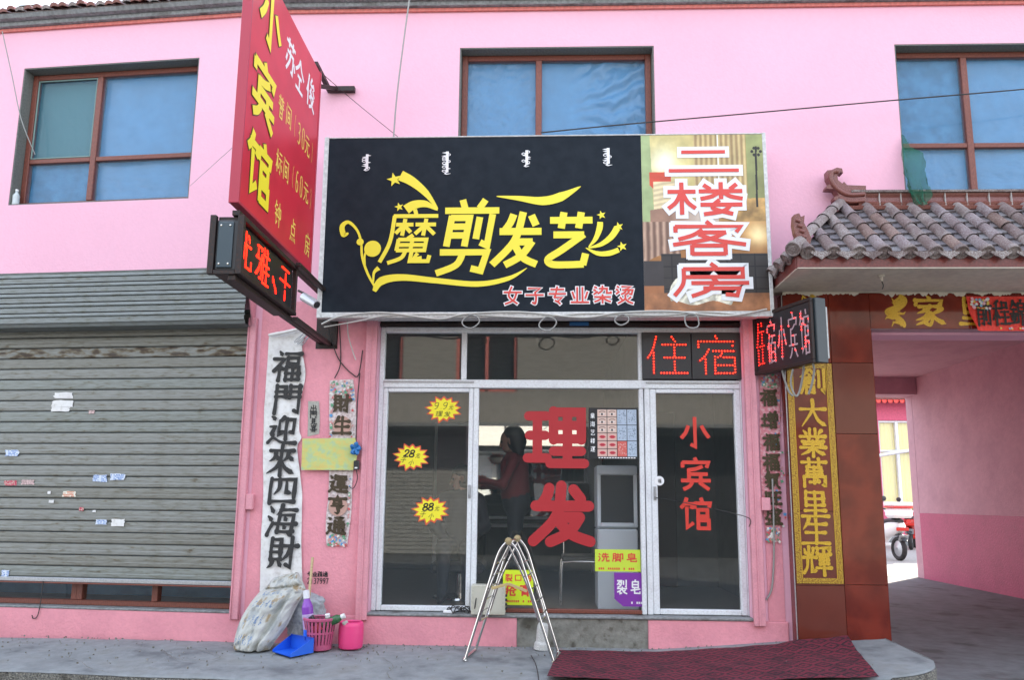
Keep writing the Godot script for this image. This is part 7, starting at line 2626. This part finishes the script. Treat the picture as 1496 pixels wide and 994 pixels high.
	var grit := obj("grit", st, M.patch)
	grit.set_meta("label", "loose grit scattered over the pavement")
	grit.set_meta("category", "grit")
	grit.set_meta("kind", "stuff")
	# crack and cable on the pavement
	t = thing("floor_cable", "thin black cable lying across the pavement left of the mat", "cable")
	st = S()
	tube(st, smooth_path([Vector3(-0.065, 0.004, 0.410), Vector3(-0.025, 0.004, 0.778), Vector3(-0.004, 0.004, 1.281), Vector3(-0.008, 0.004, 1.598)]), 0.004, 6)
	obj("cable", st, M.cable_black, t)

func bottle(called: String, label: String, at: Vector3, tilt: float, h: float, rad: float, body: Color, cap: Color, sd: int):
	var t := thing(called, label, "bottle", at)
	t.rotation = Vector3(0.1 * sd, 0.0, tilt)
	var st := S()
	lathe(st, [Vector2(0, 0), Vector2(rad * 0.9, 0.0), Vector2(rad, 0.012), Vector2(rad * 0.98, h * 0.35), Vector2(rad, h * 0.68), Vector2(rad * 0.55, h * 0.82), Vector2(rad * 0.5, h * 0.84)], 16)
	obj("body", st, plain(body, 0.25), t)
	st = S()
	lathe(st, [Vector2(rad * 0.58, h * 0.842), Vector2(rad * 0.58, h * 0.99), Vector2(0, h)], 14)
	obj("cap", st, plain(cap, 0.4), t)
	if sd == 0 or sd == 2:
		st = S()
		lathe(st, [Vector2(rad * 1.012, h * 0.2), Vector2(rad * 1.012, h * 0.55)], 16)
		obj("label", st, plain(lin(0.5, 0.38, 0.62) if sd == 0 else lin(0.5, 0.05, 0.05), 0.5), t)

func door_mat():
	var t := thing("entrance_mat", "dark red and black patterned runner mat before the salon doors", "mat")
	var n := FastNoiseLite.new()
	n.frequency = 1.0
	# four corners along the front and the wall, the far end pushed up the pillar
	var fl := Vector3(0.054, 0.000, 1.194)
	var fr := Vector3(2.245, 0.100, 1.451)
	var bl := Vector3(0.158, 0.000, 0.224)
	var st := S()
	var nx := 110
	var nz := 24
	var p := []
	for j in nz + 1:
		var v := j / float(nz)
		var row := []
		for i in nx + 1:
			var u := i / float(nx)
			var front := fl.lerp(fr, u)
			var back := Vector3(lerpf(bl.x, 2.52, u), 0.0, 0.20)
			var q := back.lerp(front, v)
			var climb := smoothstep(0.58, 1.0, u) * (1.0 - smoothstep(0.0, 0.32, v))
			q.y = walk_height(q.x) + 0.012 + n.get_noise_2d(u * 6.0, v * 2.5) * 0.011 * (0.3 + 0.7 * u) + climb * 0.035
			q.z += n.get_noise_2d(u * 5.0, 7.0) * 0.03 * (1.0 - v) - climb * 0.015
			row.append(q)
		p.append(row)
	# woven pattern by UV
	for j in nz:
		for i in nx:
			for k in [[0, 0], [1, 0], [1, 1], [0, 0], [1, 1], [0, 1]]:
				var q: Vector3 = p[j + k[1]][i + k[0]]
				st.set_uv(Vector2((i + k[0]) / float(nx) * 2.7, (j + k[1]) / float(nz)))
				st.add_vertex(q)
	st.index()
	st.generate_normals()
	var im := Image.create(256, 256, false, Image.FORMAT_RGB8)
	var r := RandomNumberGenerator.new()
	r.seed = 5
	for y in 256:
		for x in 256:
			var u := fposmod(x / 256.0 * 6.0 + (0.5 if int(y / 256.0 * 8.0) % 2 else 0.0), 1.0)
			var v := fposmod(y / 256.0 * 8.0, 1.0)
			var d := absf(u - 0.5) + absf(v - 0.5) * 0.9
			var c := Color(0.47, 0.12, 0.20)
			if d > 0.36 and d < 0.50:
				c = Color(0.12, 0.07, 0.11)
			elif d < 0.12:
				c = Color(0.20, 0.08, 0.13)
			if fposmod(y / 256.0 * 32.0, 1.0) < 0.16:
				c = c * 0.7
			c = c * r.randf_range(0.7, 1.2)
			im.set_pixel(x, y, Color(clampf(c.r, 0, 1), clampf(c.g, 0, 1), clampf(c.b, 0, 1)))
	var m := plain(Color.WHITE, 0.85)
	m.albedo_texture = ImageTexture.create_from_image(im)
	m.detail_enabled = true
	m.detail_albedo = noise_tex(0.012, [[0.2, Color(0.72, 0.74, 0.8)], [0.5, Color(1, 1, 1)]], FastNoiseLite.TYPE_SIMPLEX_SMOOTH, 5, 256, 111)
	m.detail_blend_mode = BaseMaterial3D.BLEND_MODE_MUL
	m.detail_uv_layer = BaseMaterial3D.DETAIL_UV_2
	m.uv2_triplanar = true
	m.uv2_world_triplanar = true
	m.uv2_scale = Vector3.ONE / 0.9
	obj("runner", st, m, t)

# ---------------------------------------------------------------- wires
func wire(called: String, label: String, pts: Array, r: float, m: Material, group := ""):
	var t := thing(called, label, "wire", Vector3.ZERO, 0.0, group)
	var st := S()
	tube(st, smooth_path(pts, 8), r, 6)
	obj("wire", st, m, t)

func build_wires():
	var t := thing("sign_cable", "white cable looped along the foot of the black signboard", "cable")
	var st := S()
	var pts := []
	var x := 472.0
	tube(st, smooth_path([Vector3(-1.923, 2.741, 0.300), Vector3(-1.739, 2.810, 0.320), Vector3(-1.377, 2.841, 0.320), Vector3(-0.894, 2.786, 0.320), Vector3(-0.655, 2.830, 0.320), Vector3(-0.177, 2.848, 0.320), Vector3(0.358, 2.800, 0.320), Vector3(0.683, 2.843, 0.320), Vector3(1.126, 2.856, 0.320), Vector3(1.594, 2.814, 0.320), Vector3(1.947, 2.875, 0.320)], 8), 0.008, 6)
	tube(st, smooth_path([Vector3(-1.926, 2.738, 0.200), Vector3(-1.618, 2.763, 0.310), Vector3(-1.317, 2.818, 0.315), Vector3(-0.776, 2.831, 0.315), Vector3(-0.296, 2.807, 0.315), Vector3(0.002, 2.801, 0.315), Vector3(0.417, 2.838, 0.315), Vector3(1.008, 2.820, 0.315), Vector3(1.420, 2.851, 0.315), Vector3(1.862, 2.813, 0.300)], 8), 0.006, 6)
	obj("run", st, M.cable_white, t)
	for q in [[Vector3(-0.607, 2.776, 0.315), 0.066], [Vector3(0.061, 2.758, 0.315), 0.068], [Vector3(0.701, 2.790, 0.315), 0.052], [Vector3(1.301, 2.784, 0.315), 0.068]]:
		st = S()
		var ring := []
		var lean := rng.randf_range(-0.3, 0.3)
		for k in 28:
			var an := PI / 2.0 - 0.35 + (TAU + 0.7) * k / 27.0
			var grow := 1.0 + 0.16 * sin(an * 2.0 + lean * 8.0)
			ring.append(q[0] + Vector3(cos(an) * q[1] * grow + sin(an) * lean * 0.03, sin(an) * q[1] * 0.9 - q[1] * 0.25, k * 0.0009))
		tube(st, PackedVector3Array(ring), 0.0065, 6)
		obj("loop", st, M.cable_grey, t)
	wire("power_line", "thin black line sagging across the upper wall to the sign", [Vector3(-0.004, 4.508, 0.330), Vector3(0.677, 4.590, 0.300), Vector3(1.799, 4.712, 0.250), Vector3(3.115, 4.854, 0.200), Vector3(4.563, 5.002, 0.150), Vector3(5.345, 5.130, 0.100)], 0.006, M.cable_black)
	wire("twisted_cable", "pale twisted cable hanging from the eave to the black signboard", [Vector3(-1.257, 5.977, 0.200), Vector3(-1.304, 5.514, 0.190), Vector3(-1.350, 4.956, 0.190), Vector3(-1.366, 4.515, 0.200)], 0.008, M.cable_grey)
	wire("stay_wire", "thin stay wire from the red sign's bracket to the signboard", [Vector3(-1.940, 4.921, 0.691), Vector3(-1.758, 4.940, 0.100), Vector3(-1.298, 4.512, 0.220)], 0.003, M.cable_black)
	wire("drop_wire", "thin grey wire hanging over the screened window", [wing_at(Vector3(-2.880, 5.873, 0.120)), wing_at(Vector3(-2.767, 5.421, 0.060)), wing_at(Vector3(-2.620, 4.942, 0.040)), wing_at(Vector3(-2.510, 4.612, -0.060))], 0.005, M.cable_grey)
	wire("thin_wire", "hair-thin wire slanting from the wing window to the red sign", [wing_at(Vector3(-0.782, 4.174, 0.020)), Vector3(-2.100, 3.699, 1.896)], 0.002, M.cable_grey)
	wire("wall_wire", "brown bell wire drooping over the flowered couplet", [Vector3(-1.930, 2.786, 0.100), Vector3(-1.884, 2.604, 0.030), Vector3(-1.817, 2.460, 0.020), Vector3(-1.706, 2.348, 0.020), Vector3(-1.643, 2.335, 0.020), Vector3(-1.614, 2.562, 0.020)], 0.005, M.cable_black)
	wire("wall_wire", "brown wire dropping straight from the sign to the couplet's head", [Vector3(-1.818, 2.786, 0.100), Vector3(-1.816, 2.574, 0.020), Vector3(-1.815, 2.416, 0.020), Vector3(-1.859, 2.303, 0.022)], 0.005, M.cable_black)
	wire("wall_wire", "wire running down the rail to the blue knot", [Vector3(-1.631, 2.354, 0.020), Vector3(-1.641, 2.135, 0.020), Vector3(-1.640, 1.887, 0.030), Vector3(-1.635, 1.673, 0.040)], 0.005, M.cable_black)
	wire("cream_wire", "cream wire hanging free below the signboard's corner", [Vector3(-1.719, 2.801, 0.200), Vector3(-1.732, 2.685, 0.100), Vector3(-1.696, 2.539, 0.040), Vector3(-1.671, 2.472, 0.030)], 0.005, M.cable_white)
	for k in 4:
		var x0 := [1132.0, 1146.0, 1160.0, 1172.0][k] as float
	wire("grey_lead", "grey lead looping below the angled LED sign, nearest the couplet", [Vector3(2.032, 2.391, 0.350), Vector3(2.067, 2.253, 0.330), Vector3(2.097, 2.160, 0.330), Vector3(2.129, 2.119, 0.330)], 0.009, M.cable_grey, "leads under the angled LED sign")
	wire("grey_lead", "grey lead making the widest loop below the angled LED sign", [Vector3(2.085, 2.319, 0.500), Vector3(2.079, 2.212, 0.450), Vector3(2.108, 2.109, 0.450), Vector3(2.142, 2.132, 0.450), Vector3(2.160, 2.250, 0.500), Vector3(2.160, 2.356, 0.550)], 0.009, M.cable_grey, "leads under the angled LED sign")
	wire("grey_lead", "grey lead hanging at the outer end of the angled LED sign", [Vector3(2.176, 2.353, 0.700), Vector3(2.206, 2.294, 0.650), Vector3(2.202, 2.190, 0.600), Vector3(2.186, 2.107, 0.550)], 0.009, M.cable_grey, "leads under the angled LED sign")
	wire("wall_cable", "grey cable curving down the pink wall below the couplet", [Vector3(2.011, 1.433, 0.040), Vector3(2.008, 1.025, 0.030), Vector3(1.998, 0.737, 0.020), Vector3(1.971, 0.510, 0.020), Vector3(1.920, 0.413, 0.020)], 0.008, M.cable_grey)
	wire("door_wire", "taut wire fastening the guesthouse door to the rail", [Vector3(1.007, 1.266, -0.060), Vector3(1.268, 1.221, -0.050), Vector3(1.556, 1.159, -0.020), Vector3(1.790, 1.098, 0.050), Vector3(1.790, 1.023, 0.060)], 0.004, M.cable_black)

# woven plastic cloth: fine weave, brown stains and faded blue print
func sack_cloth() -> StandardMaterial3D:
	var W := 288
	var H := 400
	var im := Image.create(W, H, false, Image.FORMAT_RGB8)
	var n := FastNoiseLite.new()
	n.frequency = 0.012
	n.fractal_octaves = 5
	n.seed = 8
	var r := RandomNumberGenerator.new()
	r.seed = 2
	for y in H:
		for x in W:
			var c := Color(0.74, 0.74, 0.71)
			var s := n.get_noise_2d(x, y)
			c = c.lerp(Color(0.55, 0.45, 0.30), smoothstep(0.2, 0.5, s) * 0.8)
			c = c.lerp(Color(0.56, 0.58, 0.58), smoothstep(0.05, 0.4, n.get_noise_2d(x + 500.0, y * 1.3)) * 0.6)
			var weave := 0.94 + 0.06 * float((x / 2 + y / 2) % 2)
			c = c * weave * r.randf_range(0.95, 1.03)
			im.set_pixel(x, y, Color(clampf(c.r, 0, 1), clampf(c.g, 0, 1), clampf(c.b, 0, 1)))
	var blue := Color(0.36, 0.46, 0.60)
	for row in 4:
		for k in 5:
			var o := Vector2i(24 + k * 26 + row * 6, 60 + row * 52)
			for q in 9:
				if n.get_noise_2d(o.x * 3.0 + q * 7.0, o.y) > -0.18:
					im.fill_rect(Rect2i(o.x + r.randi_range(0, 14), o.y + r.randi_range(0, 26), r.randi_range(2, 9), 2), blue)
					im.fill_rect(Rect2i(o.x + r.randi_range(0, 14), o.y + r.randi_range(0, 20), 2, r.randi_range(3, 10)), blue)
	var m := plain(Color.WHITE, 0.55)
	m.albedo_texture = ImageTexture.create_from_image(im)
	return m

# ---------------------------------------------------------------- salon interior
func build_interior():
	var t := thing("salon_room", "dim salon room behind the shop glass", "room")
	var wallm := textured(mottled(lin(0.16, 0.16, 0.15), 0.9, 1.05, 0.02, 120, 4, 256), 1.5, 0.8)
	var st := S()
	box(st, Vector3(-2.55, 0.10, -4.5), Vector3(2.1, 0.24, -0.252))
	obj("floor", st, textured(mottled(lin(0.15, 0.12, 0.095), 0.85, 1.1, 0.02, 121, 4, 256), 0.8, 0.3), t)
	st = S()
	box(st, Vector3(-2.55, 3.0, -4.5), Vector3(2.1, 3.1, -0.252))
	obj("ceiling", st, wallm, t)
	for q in [[Vector3(-2.65, 0.1, -4.5), Vector3(-2.551, 3.1, -0.252)], [Vector3(2.101, 0.1, -4.5), Vector3(2.2, 3.1, -0.252)], [Vector3(-2.65, 0.1, -4.6), Vector3(2.2, 3.1, -4.501)], [Vector3(0.93, 0.241, -4.49), Vector3(0.99, 2.999, -0.30)]]:
		st = S()
		box(st, q[0], q[1])
		obj("wall", st, wallm, t)
	# dark door at the end of the guesthouse corridor
	st = S()
	box(st, Vector3(1.1, 0.242, -2.6), Vector3(1.62, 2.3, -2.55), 0.01)
	obj("inner_door", st, plain(lin(0.06, 0.025, 0.02), 0.4), t)
	st = S()
	box(st, Vector3(0.991, 0.242, -2.7), Vector3(2.1, 2.999, -2.601))
	obj("wall", st, wallm, t)
	# mirror and bench along the back
	var m := thing("salon_mirror", "wide mirror on the salon's back wall", "mirror", Vector3(-0.1, 1.0, -4.49))
	st = S()
	box(st, Vector3(-1.4, 0.0, 0.0), Vector3(0.95, 1.3, 0.01))
	obj("glass", st, plain(lin(0.8, 0.82, 0.82), 0.03, 1.0), m)
	for q in [[-1.44, -0.04, -1.4, 1.34], [0.95, -0.04, 0.99, 1.34], [-1.399, 1.3, 0.949, 1.34], [-1.399, -0.04, 0.949, 0.0]]:
		st = S()
		box(st, Vector3(q[0], q[1], 0.0), Vector3(q[2], q[3], 0.03), 0.004)
		obj("frame", st, M.white_frame, m)
	m = thing("salon_bench", "low white worktop below the salon mirror", "worktop", Vector3(-0.3, 0.24, -4.2))
	st = S()
	box(st, Vector3(-1.2, 0.62, -0.25), Vector3(1.1, 0.66, 0.2), 0.006)
	obj("top", st, M.white_frame, m)
	for x in [-1.15, 0.0, 1.05]:
		st = S()
		box(st, Vector3(x - 0.03, 0.0, -0.2), Vector3(x + 0.03, 0.619, 0.15), 0.004)
		obj("leg", st, M.white_frame, m)
	# white cabinet with a glazed door
	var c0 := Vector3(0.557, 0.283, -0.500)
	var c1 := Vector3(0.935, 1.566, -0.500)
	m = thing("white_cabinet", "white steriliser cabinet with a dark glass door inside the window", "cabinet", Vector3((c0.x + c1.x) / 2.0 - 0.02, 0.241, -0.72))
	var w := (c1.x - c0.x) / 2.0
	var top := c1.y - 0.241
	var split := top * 0.55
	st = S()
	box(st, Vector3(-w, 0.0, -0.2), Vector3(w, split, 0.2), 0.012)
	box(st, Vector3(-w, split + 0.002, -0.2), Vector3(w, top, 0.16), 0.012)
	obj("case", st, plain(lin(0.66, 0.70, 0.74), 0.4), m)
	for q in [[-w, split + 0.02, -w + 0.035, top - 0.09], [w - 0.035, split + 0.02, w, top - 0.09], [-w + 0.036, split + 0.02, w - 0.036, split + 0.06], [-w, top - 0.089, w, top - 0.005]]:
		st = S()
		box(st, Vector3(q[0], q[1], 0.161), Vector3(q[2], q[3], 0.2), 0.006)
		obj("door_frame", st, plain(lin(0.68, 0.72, 0.76), 0.4), m)
	st = S()
	box(st, Vector3(-w + 0.03, split + 0.05, 0.165), Vector3(w - 0.03, top - 0.095, 0.17))
	obj("door_glass", st, M.black_plastic, m)
	# chrome legged stool
	var s0 := Vector3(0.412, 0.300, -0.700)
	m = thing("chrome_chair", "black seated chair with bent chrome legs in the salon", "chair", Vector3(s0.x, 0.241, -0.9))
	st = S()
	box(st, Vector3(-0.2, 0.42, -0.2), Vector3(0.2, 0.47, 0.2), 0.02)
	obj("seat", st, M.black_plastic, m)
	st = S()
	box(st, Vector3(-0.19, 0.6, -0.23), Vector3(0.19, 0.9, -0.2), 0.014)
	obj("backrest", st, M.black_plastic, m)
	for z in [-0.19, 0.19]:
		st = S()
		tube(st, smooth_path([Vector3(-0.21, 0.012, z), Vector3(-0.2, 0.36, z), Vector3(-0.15, 0.41, z), Vector3(0.15, 0.41, z), Vector3(0.2, 0.36, z), Vector3(0.21, 0.012, z)]), 0.012, 8)
		obj("leg_frame", st, M.chrome, m)
	st = S()
	for x in [-0.17, 0.17]:
		tube(st, [Vector3(x, 0.41, -0.19), Vector3(x, 0.85, -0.235)], 0.011, 8)
	obj("back_posts", st, M.chrome, m)
	build_people()

func build_people():
	var skin := Color(0.26, 0.14, 0.095)
	# hairdresser, side on, arms out to the client's hair
	var at := Vector3(-0.258, 0.24, -1.3)
	var red := Color(0.13, 0.010, 0.012)
	var navy := Color(0.014, 0.016, 0.026)
	var p := thing("person", "person in a red sweater and dark trousers cutting hair inside the salon", "person", at, 0.0)
	var b := []
	for s in [-1.0, 1.0]:
		b.append([Vector3(0.01, 0.92, s * 0.09), Vector3(0.0, 0.50, s * 0.10), 0.095, 0.066, navy])
		b.append([Vector3(0.0, 0.50, s * 0.10), Vector3(0.03, 0.09, s * 0.10), 0.064, 0.045, navy])
		b.append([Vector3(0.04, 0.05, s * 0.10), Vector3(-0.14, 0.035, s * 0.11), 0.045, 0.034, Color(0.02, 0.02, 0.02)])
		b.append([Vector3(-0.02, 1.37, s * 0.18), Vector3(-0.12, 1.14, s * 0.22), 0.058, 0.046, red])
		b.append([Vector3(-0.12, 1.14, s * 0.22), Vector3(-0.36, 1.16 + s * 0.03, s * 0.12), 0.045, 0.034, red])
		b.append([Vector3(-0.36, 1.16 + s * 0.03, s * 0.12), Vector3(-0.41, 1.165 + s * 0.03, s * 0.11), 0.028, 0.026, skin])
	b.append([Vector3(0.02, 0.95, 0.0), Vector3(0.0, 1.12, 0.0), 0.15, 0.135, navy])
	b.append([Vector3(0.0, 1.06, 0.0), Vector3(-0.01, 1.34, 0.0), 0.15, 0.15, red])
	b.append([Vector3(-0.02, 1.40, -0.12), Vector3(-0.02, 1.40, 0.12), 0.075, 0.075, red])
	b.append([Vector3(-0.02, 1.42, 0.0), Vector3(-0.045, 1.52, 0.0), 0.055, 0.05, skin])
	var st := S()
	nets(st, b, 0.022, 0.035)
	var hb := head_bones(Vector3(-0.06, 1.60, 0.0), Vector3(-1, -0.25, 0.0).normalized(), skin)
	nets(st, hb, 0.009, 0.012)
	for s in [-1.0, 1.0]:
		nets(st, hand_bones(Vector3(-0.41, 1.165 + s * 0.03, s * 0.11), Vector3(-0.95, 0.1, -s * 0.3).normalized(), Vector3(0, 0.3, -s).normalized(), skin), 0.006, 0.006)
	obj("body", st, body_material(), p)
	st = S()
	nets(st, [[Vector3(-0.02, 1.66, 0.0), Vector3(0.0, 1.62, 0.0), 0.115, 0.115, navy], [Vector3(0.02, 1.58, 0.04), Vector3(0.03, 1.48, 0.05), 0.08, 0.06, navy], [Vector3(0.02, 1.58, -0.04), Vector3(0.03, 1.48, -0.05), 0.08, 0.06, navy]], 0.016, 0.04)
	obj("hair", st, plain(lin(0.012, 0.009, 0.008), 0.5), p)
	# seated client under a cape
	at = Vector3(-0.824, 0.24, -1.3)
	var cape := Color(0.02, 0.022, 0.028)
	p = thing("person", "seated person under a dark cape having a haircut", "person", at, 0.0)
	b = []
	for s in [-1.0, 1.0]:
		b.append([Vector3(s * 0.10, 0.50, 0.0), Vector3(s * 0.12, 0.52, 0.40), 0.11, 0.08, cape])
		b.append([Vector3(s * 0.12, 0.50, 0.42), Vector3(s * 0.12, 0.10, 0.44), 0.075, 0.05, navy])
		b.append([Vector3(s * 0.12, 0.05, 0.42), Vector3(s * 0.13, 0.035, 0.58), 0.045, 0.035, Color(0.02, 0.02, 0.02)])
		b.append([Vector3(s * 0.19, 0.98, 0.0), Vector3(s * 0.25, 0.72, 0.06), 0.075, 0.07, cape])
		b.append([Vector3(s * 0.25, 0.72, 0.06), Vector3(s * 0.14, 0.62, 0.28), 0.068, 0.055, cape])
	b.append([Vector3(0, 0.54, -0.02), Vector3(0, 0.95, -0.02), 0.17, 0.16, cape])
	b.append([Vector3(-0.13, 1.0, -0.01), Vector3(0.13, 1.0, -0.01), 0.085, 0.085, cape])
	b.append([Vector3(0, 1.02, 0.0), Vector3(0, 1.12, 0.02), 0.056, 0.05, skin])
	st = S()
	nets(st, b, 0.022, 0.04)
	nets(st, head_bones(Vector3(0.0, 1.20, 0.03), Vector3(-1.0, -0.15, 0.25).normalized(), skin), 0.009, 0.012)
	obj("body", st, body_material(), p)
	st = S()
	nets(st, [[Vector3(0.01, 1.255, 0.02), Vector3(0.035, 1.20, 0.015), 0.105, 0.10, cape]], 0.016, 0.03)
	obj("hair", st, plain(lin(0.012, 0.009, 0.008), 0.5), p)
	# barber chair
	var c := thing("barber_chair", "dark barber chair under the seated client", "chair", at + Vector3(0, 0.0015, 0))
	st = S()
	lathe(st, [Vector2(0.0, 0.02), Vector2(0.26, 0.018), Vector2(0.27, 0.0)], 24)
	tube(st, [Vector3(0, 0.02, 0), Vector3(0, 0.26, 0)], 0.045, 12)
	obj("pedestal", st, M.chrome, c)
	st = S()
	box(st, Vector3(-0.27, 0.26, -0.22), Vector3(0.27, 0.375, 0.30), 0.04)
	obj("seat", st, M.black_plastic, c)
	st = S()
	box(st, Vector3(-0.25, 0.38, -0.33), Vector3(0.25, 0.92, -0.222), 0.04)
	obj("backrest", st, M.black_plastic, c)

func body_material() -> StandardMaterial3D:
	var m := plain(Color.WHITE, 0.75)
	m.vertex_color_use_as_albedo = true
	return m

func head_bones(c: Vector3, look: Vector3, skin: Color) -> Array:
	var side := look.cross(Vector3.UP).normalized()
	var up := side.cross(look).normalized()
	var dark := Color(0.03, 0.02, 0.02)
	var lip := Color(0.34, 0.10, 0.09)
	var b := [[c + up * 0.035, c - look * 0.02 + up * 0.02, 0.088, 0.09, skin], [c + look * 0.03 + up * 0.01, c + look * 0.045 - up * 0.075, 0.07, 0.042, skin],
		[c + look * 0.095 + up * 0.012, c + look * 0.112 - up * 0.03, 0.011, 0.016, skin], [c + look * 0.088 - up * 0.062 - side * 0.02, c + look * 0.088 - up * 0.062 + side * 0.02, 0.010, 0.010, lip]]
	for s in [-1.0, 1.0]:
		b.append([c + look * 0.083 + up * 0.012 + side * s * 0.034, c + look * 0.085 + up * 0.012 + side * s * 0.036, 0.012, 0.012, dark])
		b.append([c + side * s * 0.088 + up * 0.02, c + side * s * 0.09 - up * 0.03 + look * 0.004, 0.018, 0.012, skin])
	return b

func hand_bones(wrist: Vector3, dir: Vector3, palm: Vector3, skin: Color) -> Array:
	var side := dir.cross(palm).normalized()
	var b := [[wrist, wrist + dir * 0.075 + side * 0.018, 0.024, 0.018, skin], [wrist, wrist + dir * 0.075 - side * 0.018, 0.024, 0.018, skin]]
	for k in 4:
		var o := wrist + dir * 0.082 + side * (k - 1.5) * 0.020
		var l: float = [0.034, 0.042, 0.039, 0.030][k]
		var k1 := o + dir * l + palm * 0.012
		var k2 := k1 + dir * l * 0.6 + palm * l * 0.7
		b.append([o, k1, 0.0095, 0.0088, skin])
		b.append([k1, k2, 0.0088, 0.0075, skin])
	var t0 := wrist + dir * 0.02 + side * 0.03
	b.append([t0, t0 + dir * 0.035 + side * 0.022 + palm * 0.012, 0.012, 0.010, skin])
	b.append([t0 + dir * 0.035 + side * 0.022 + palm * 0.012, t0 + dir * 0.065 + side * 0.022 + palm * 0.026, 0.010, 0.008, skin])
	return b

# surface nets over a field of tapered capsules [a, b, ra, rb, colour] joined with a smooth minimum
func nets(st: SurfaceTool, bones: Array, cell: float, blend: float):
	var lo := Vector3.INF
	var hi := -Vector3.INF
	for b in bones:
		var r := maxf(b[2], b[3]) + cell * 3.0
		for e in 2:
			lo = lo.min(b[e] - Vector3.ONE * r)
			hi = hi.max(b[e] + Vector3.ONE * r)
	var n := Vector3i(((hi - lo) / cell).ceil()) + Vector3i.ONE
	var field := PackedFloat32Array()
	field.resize(n.x * n.y * n.z)
	field.fill(1.0)
	var near := PackedFloat32Array()
	near.resize(field.size())
	near.fill(9.0)
	var owner_of := PackedInt32Array()
	owner_of.resize(field.size())
	for k in bones.size():
		var a: Vector3 = bones[k][0]
		var ab: Vector3 = bones[k][1] - a
		var l2 := maxf(ab.length_squared(), 1e-8)
		var ra: float = bones[k][2]
		var rb: float = bones[k][3]
		var r := maxf(ra, rb) + cell * 3.0 + blend
		var c0 := Vector3i((((a.min(bones[k][1]) - Vector3.ONE * r) - lo) / cell).floor()).clamp(Vector3i.ZERO, n - Vector3i.ONE)
		var c1 := Vector3i((((a.max(bones[k][1]) + Vector3.ONE * r) - lo) / cell).ceil()).clamp(Vector3i.ZERO, n - Vector3i.ONE)
		for z in range(c0.z, c1.z + 1):
			for y in range(c0.y, c1.y + 1):
				var row := (z * n.y + y) * n.x
				for x in range(c0.x, c1.x + 1):
					var p := lo + Vector3(x, y, z) * cell
					var h := clampf((p - a).dot(ab) / l2, 0.0, 1.0)
					var d := p.distance_to(a + ab * h) - lerpf(ra, rb, h)
					var i := row + x
					if d < near[i]:
						near[i] = d
						owner_of[i] = k
					var f := field[i]
					var m := maxf(blend - absf(f - d), 0.0) / blend
					field[i] = minf(f, d) - m * m * blend * 0.25
	var vert := {}
	var tone_of := {}
	var step := [1, n.x, n.x * n.y]
	for z in n.z - 1:
		for y in n.y - 1:
			for x in n.x - 1:
				var i := (z * n.y + y) * n.x + x
				var sum := Vector3.ZERO
				var cnt := 0
				var inside := 0
				for c in 8:
					if field[i + (c & 1) + ((c >> 1) & 1) * n.x + ((c >> 2) & 1) * n.x * n.y] < 0.0:
						inside += 1
				if inside == 0 or inside == 8:
					continue
				for c in 8:
					for ax in 3:
						if c & (1 << ax):
							continue
						var e := c | (1 << ax)
						var f0 := field[i + (c & 1) + ((c >> 1) & 1) * n.x + ((c >> 2) & 1) * n.x * n.y]
						var f1 := field[i + (e & 1) + ((e >> 1) & 1) * n.x + ((e >> 2) & 1) * n.x * n.y]
						if (f0 < 0.0) != (f1 < 0.0):
							var q := Vector3(c & 1, (c >> 1) & 1, (c >> 2) & 1)
							q[ax] += f0 / (f0 - f1)
							sum += q
							cnt += 1
				vert[i] = lo + (Vector3(x, y, z) + sum / cnt) * cell
				tone_of[i] = bones[owner_of[i]][4]
	var grad := func(p: Vector3) -> Vector3:
		var q := ((p - lo) / cell).clamp(Vector3.ONE, Vector3(n) - Vector3.ONE * 2.5)
		var i := (int(q.z) * n.y + int(q.y)) * n.x + int(q.x)
		return Vector3(field[i + 1] - field[i - 1], field[i + n.x] - field[i - n.x], field[i + n.x * n.y] - field[i - n.x * n.y]).normalized()
	for i in vert:
		for ax in 3:
			var j: int = i + step[ax]
			if (field[i] < 0.0) == (field[j] < 0.0):
				continue
			var u: int = step[(ax + 1) % 3]
			var v: int = step[(ax + 2) % 3]
			if not (vert.has(i - u) and vert.has(i - v) and vert.has(i - u - v)):
				continue
			var q := [i, i - u, i - u - v, i - v]
			for tri3 in [[0, 1, 2], [0, 2, 3]]:
				var vs := []
				var ns := []
				for k in tri3:
					vs.append(vert[q[k]])
					ns.append(grad.call(vert[q[k]]))
				var s: Vector3 = (vs[1] - vs[0]).cross(vs[2] - vs[0])
				var order := [0, 1, 2] if s.dot(ns[0] + ns[1] + ns[2]) <= 0.0 else [0, 2, 1]
				for k in order:
					st.set_color(tone_of[q[tri3[k]]])
					st.set_normal(ns[k])
					st.add_vertex(vs[k])
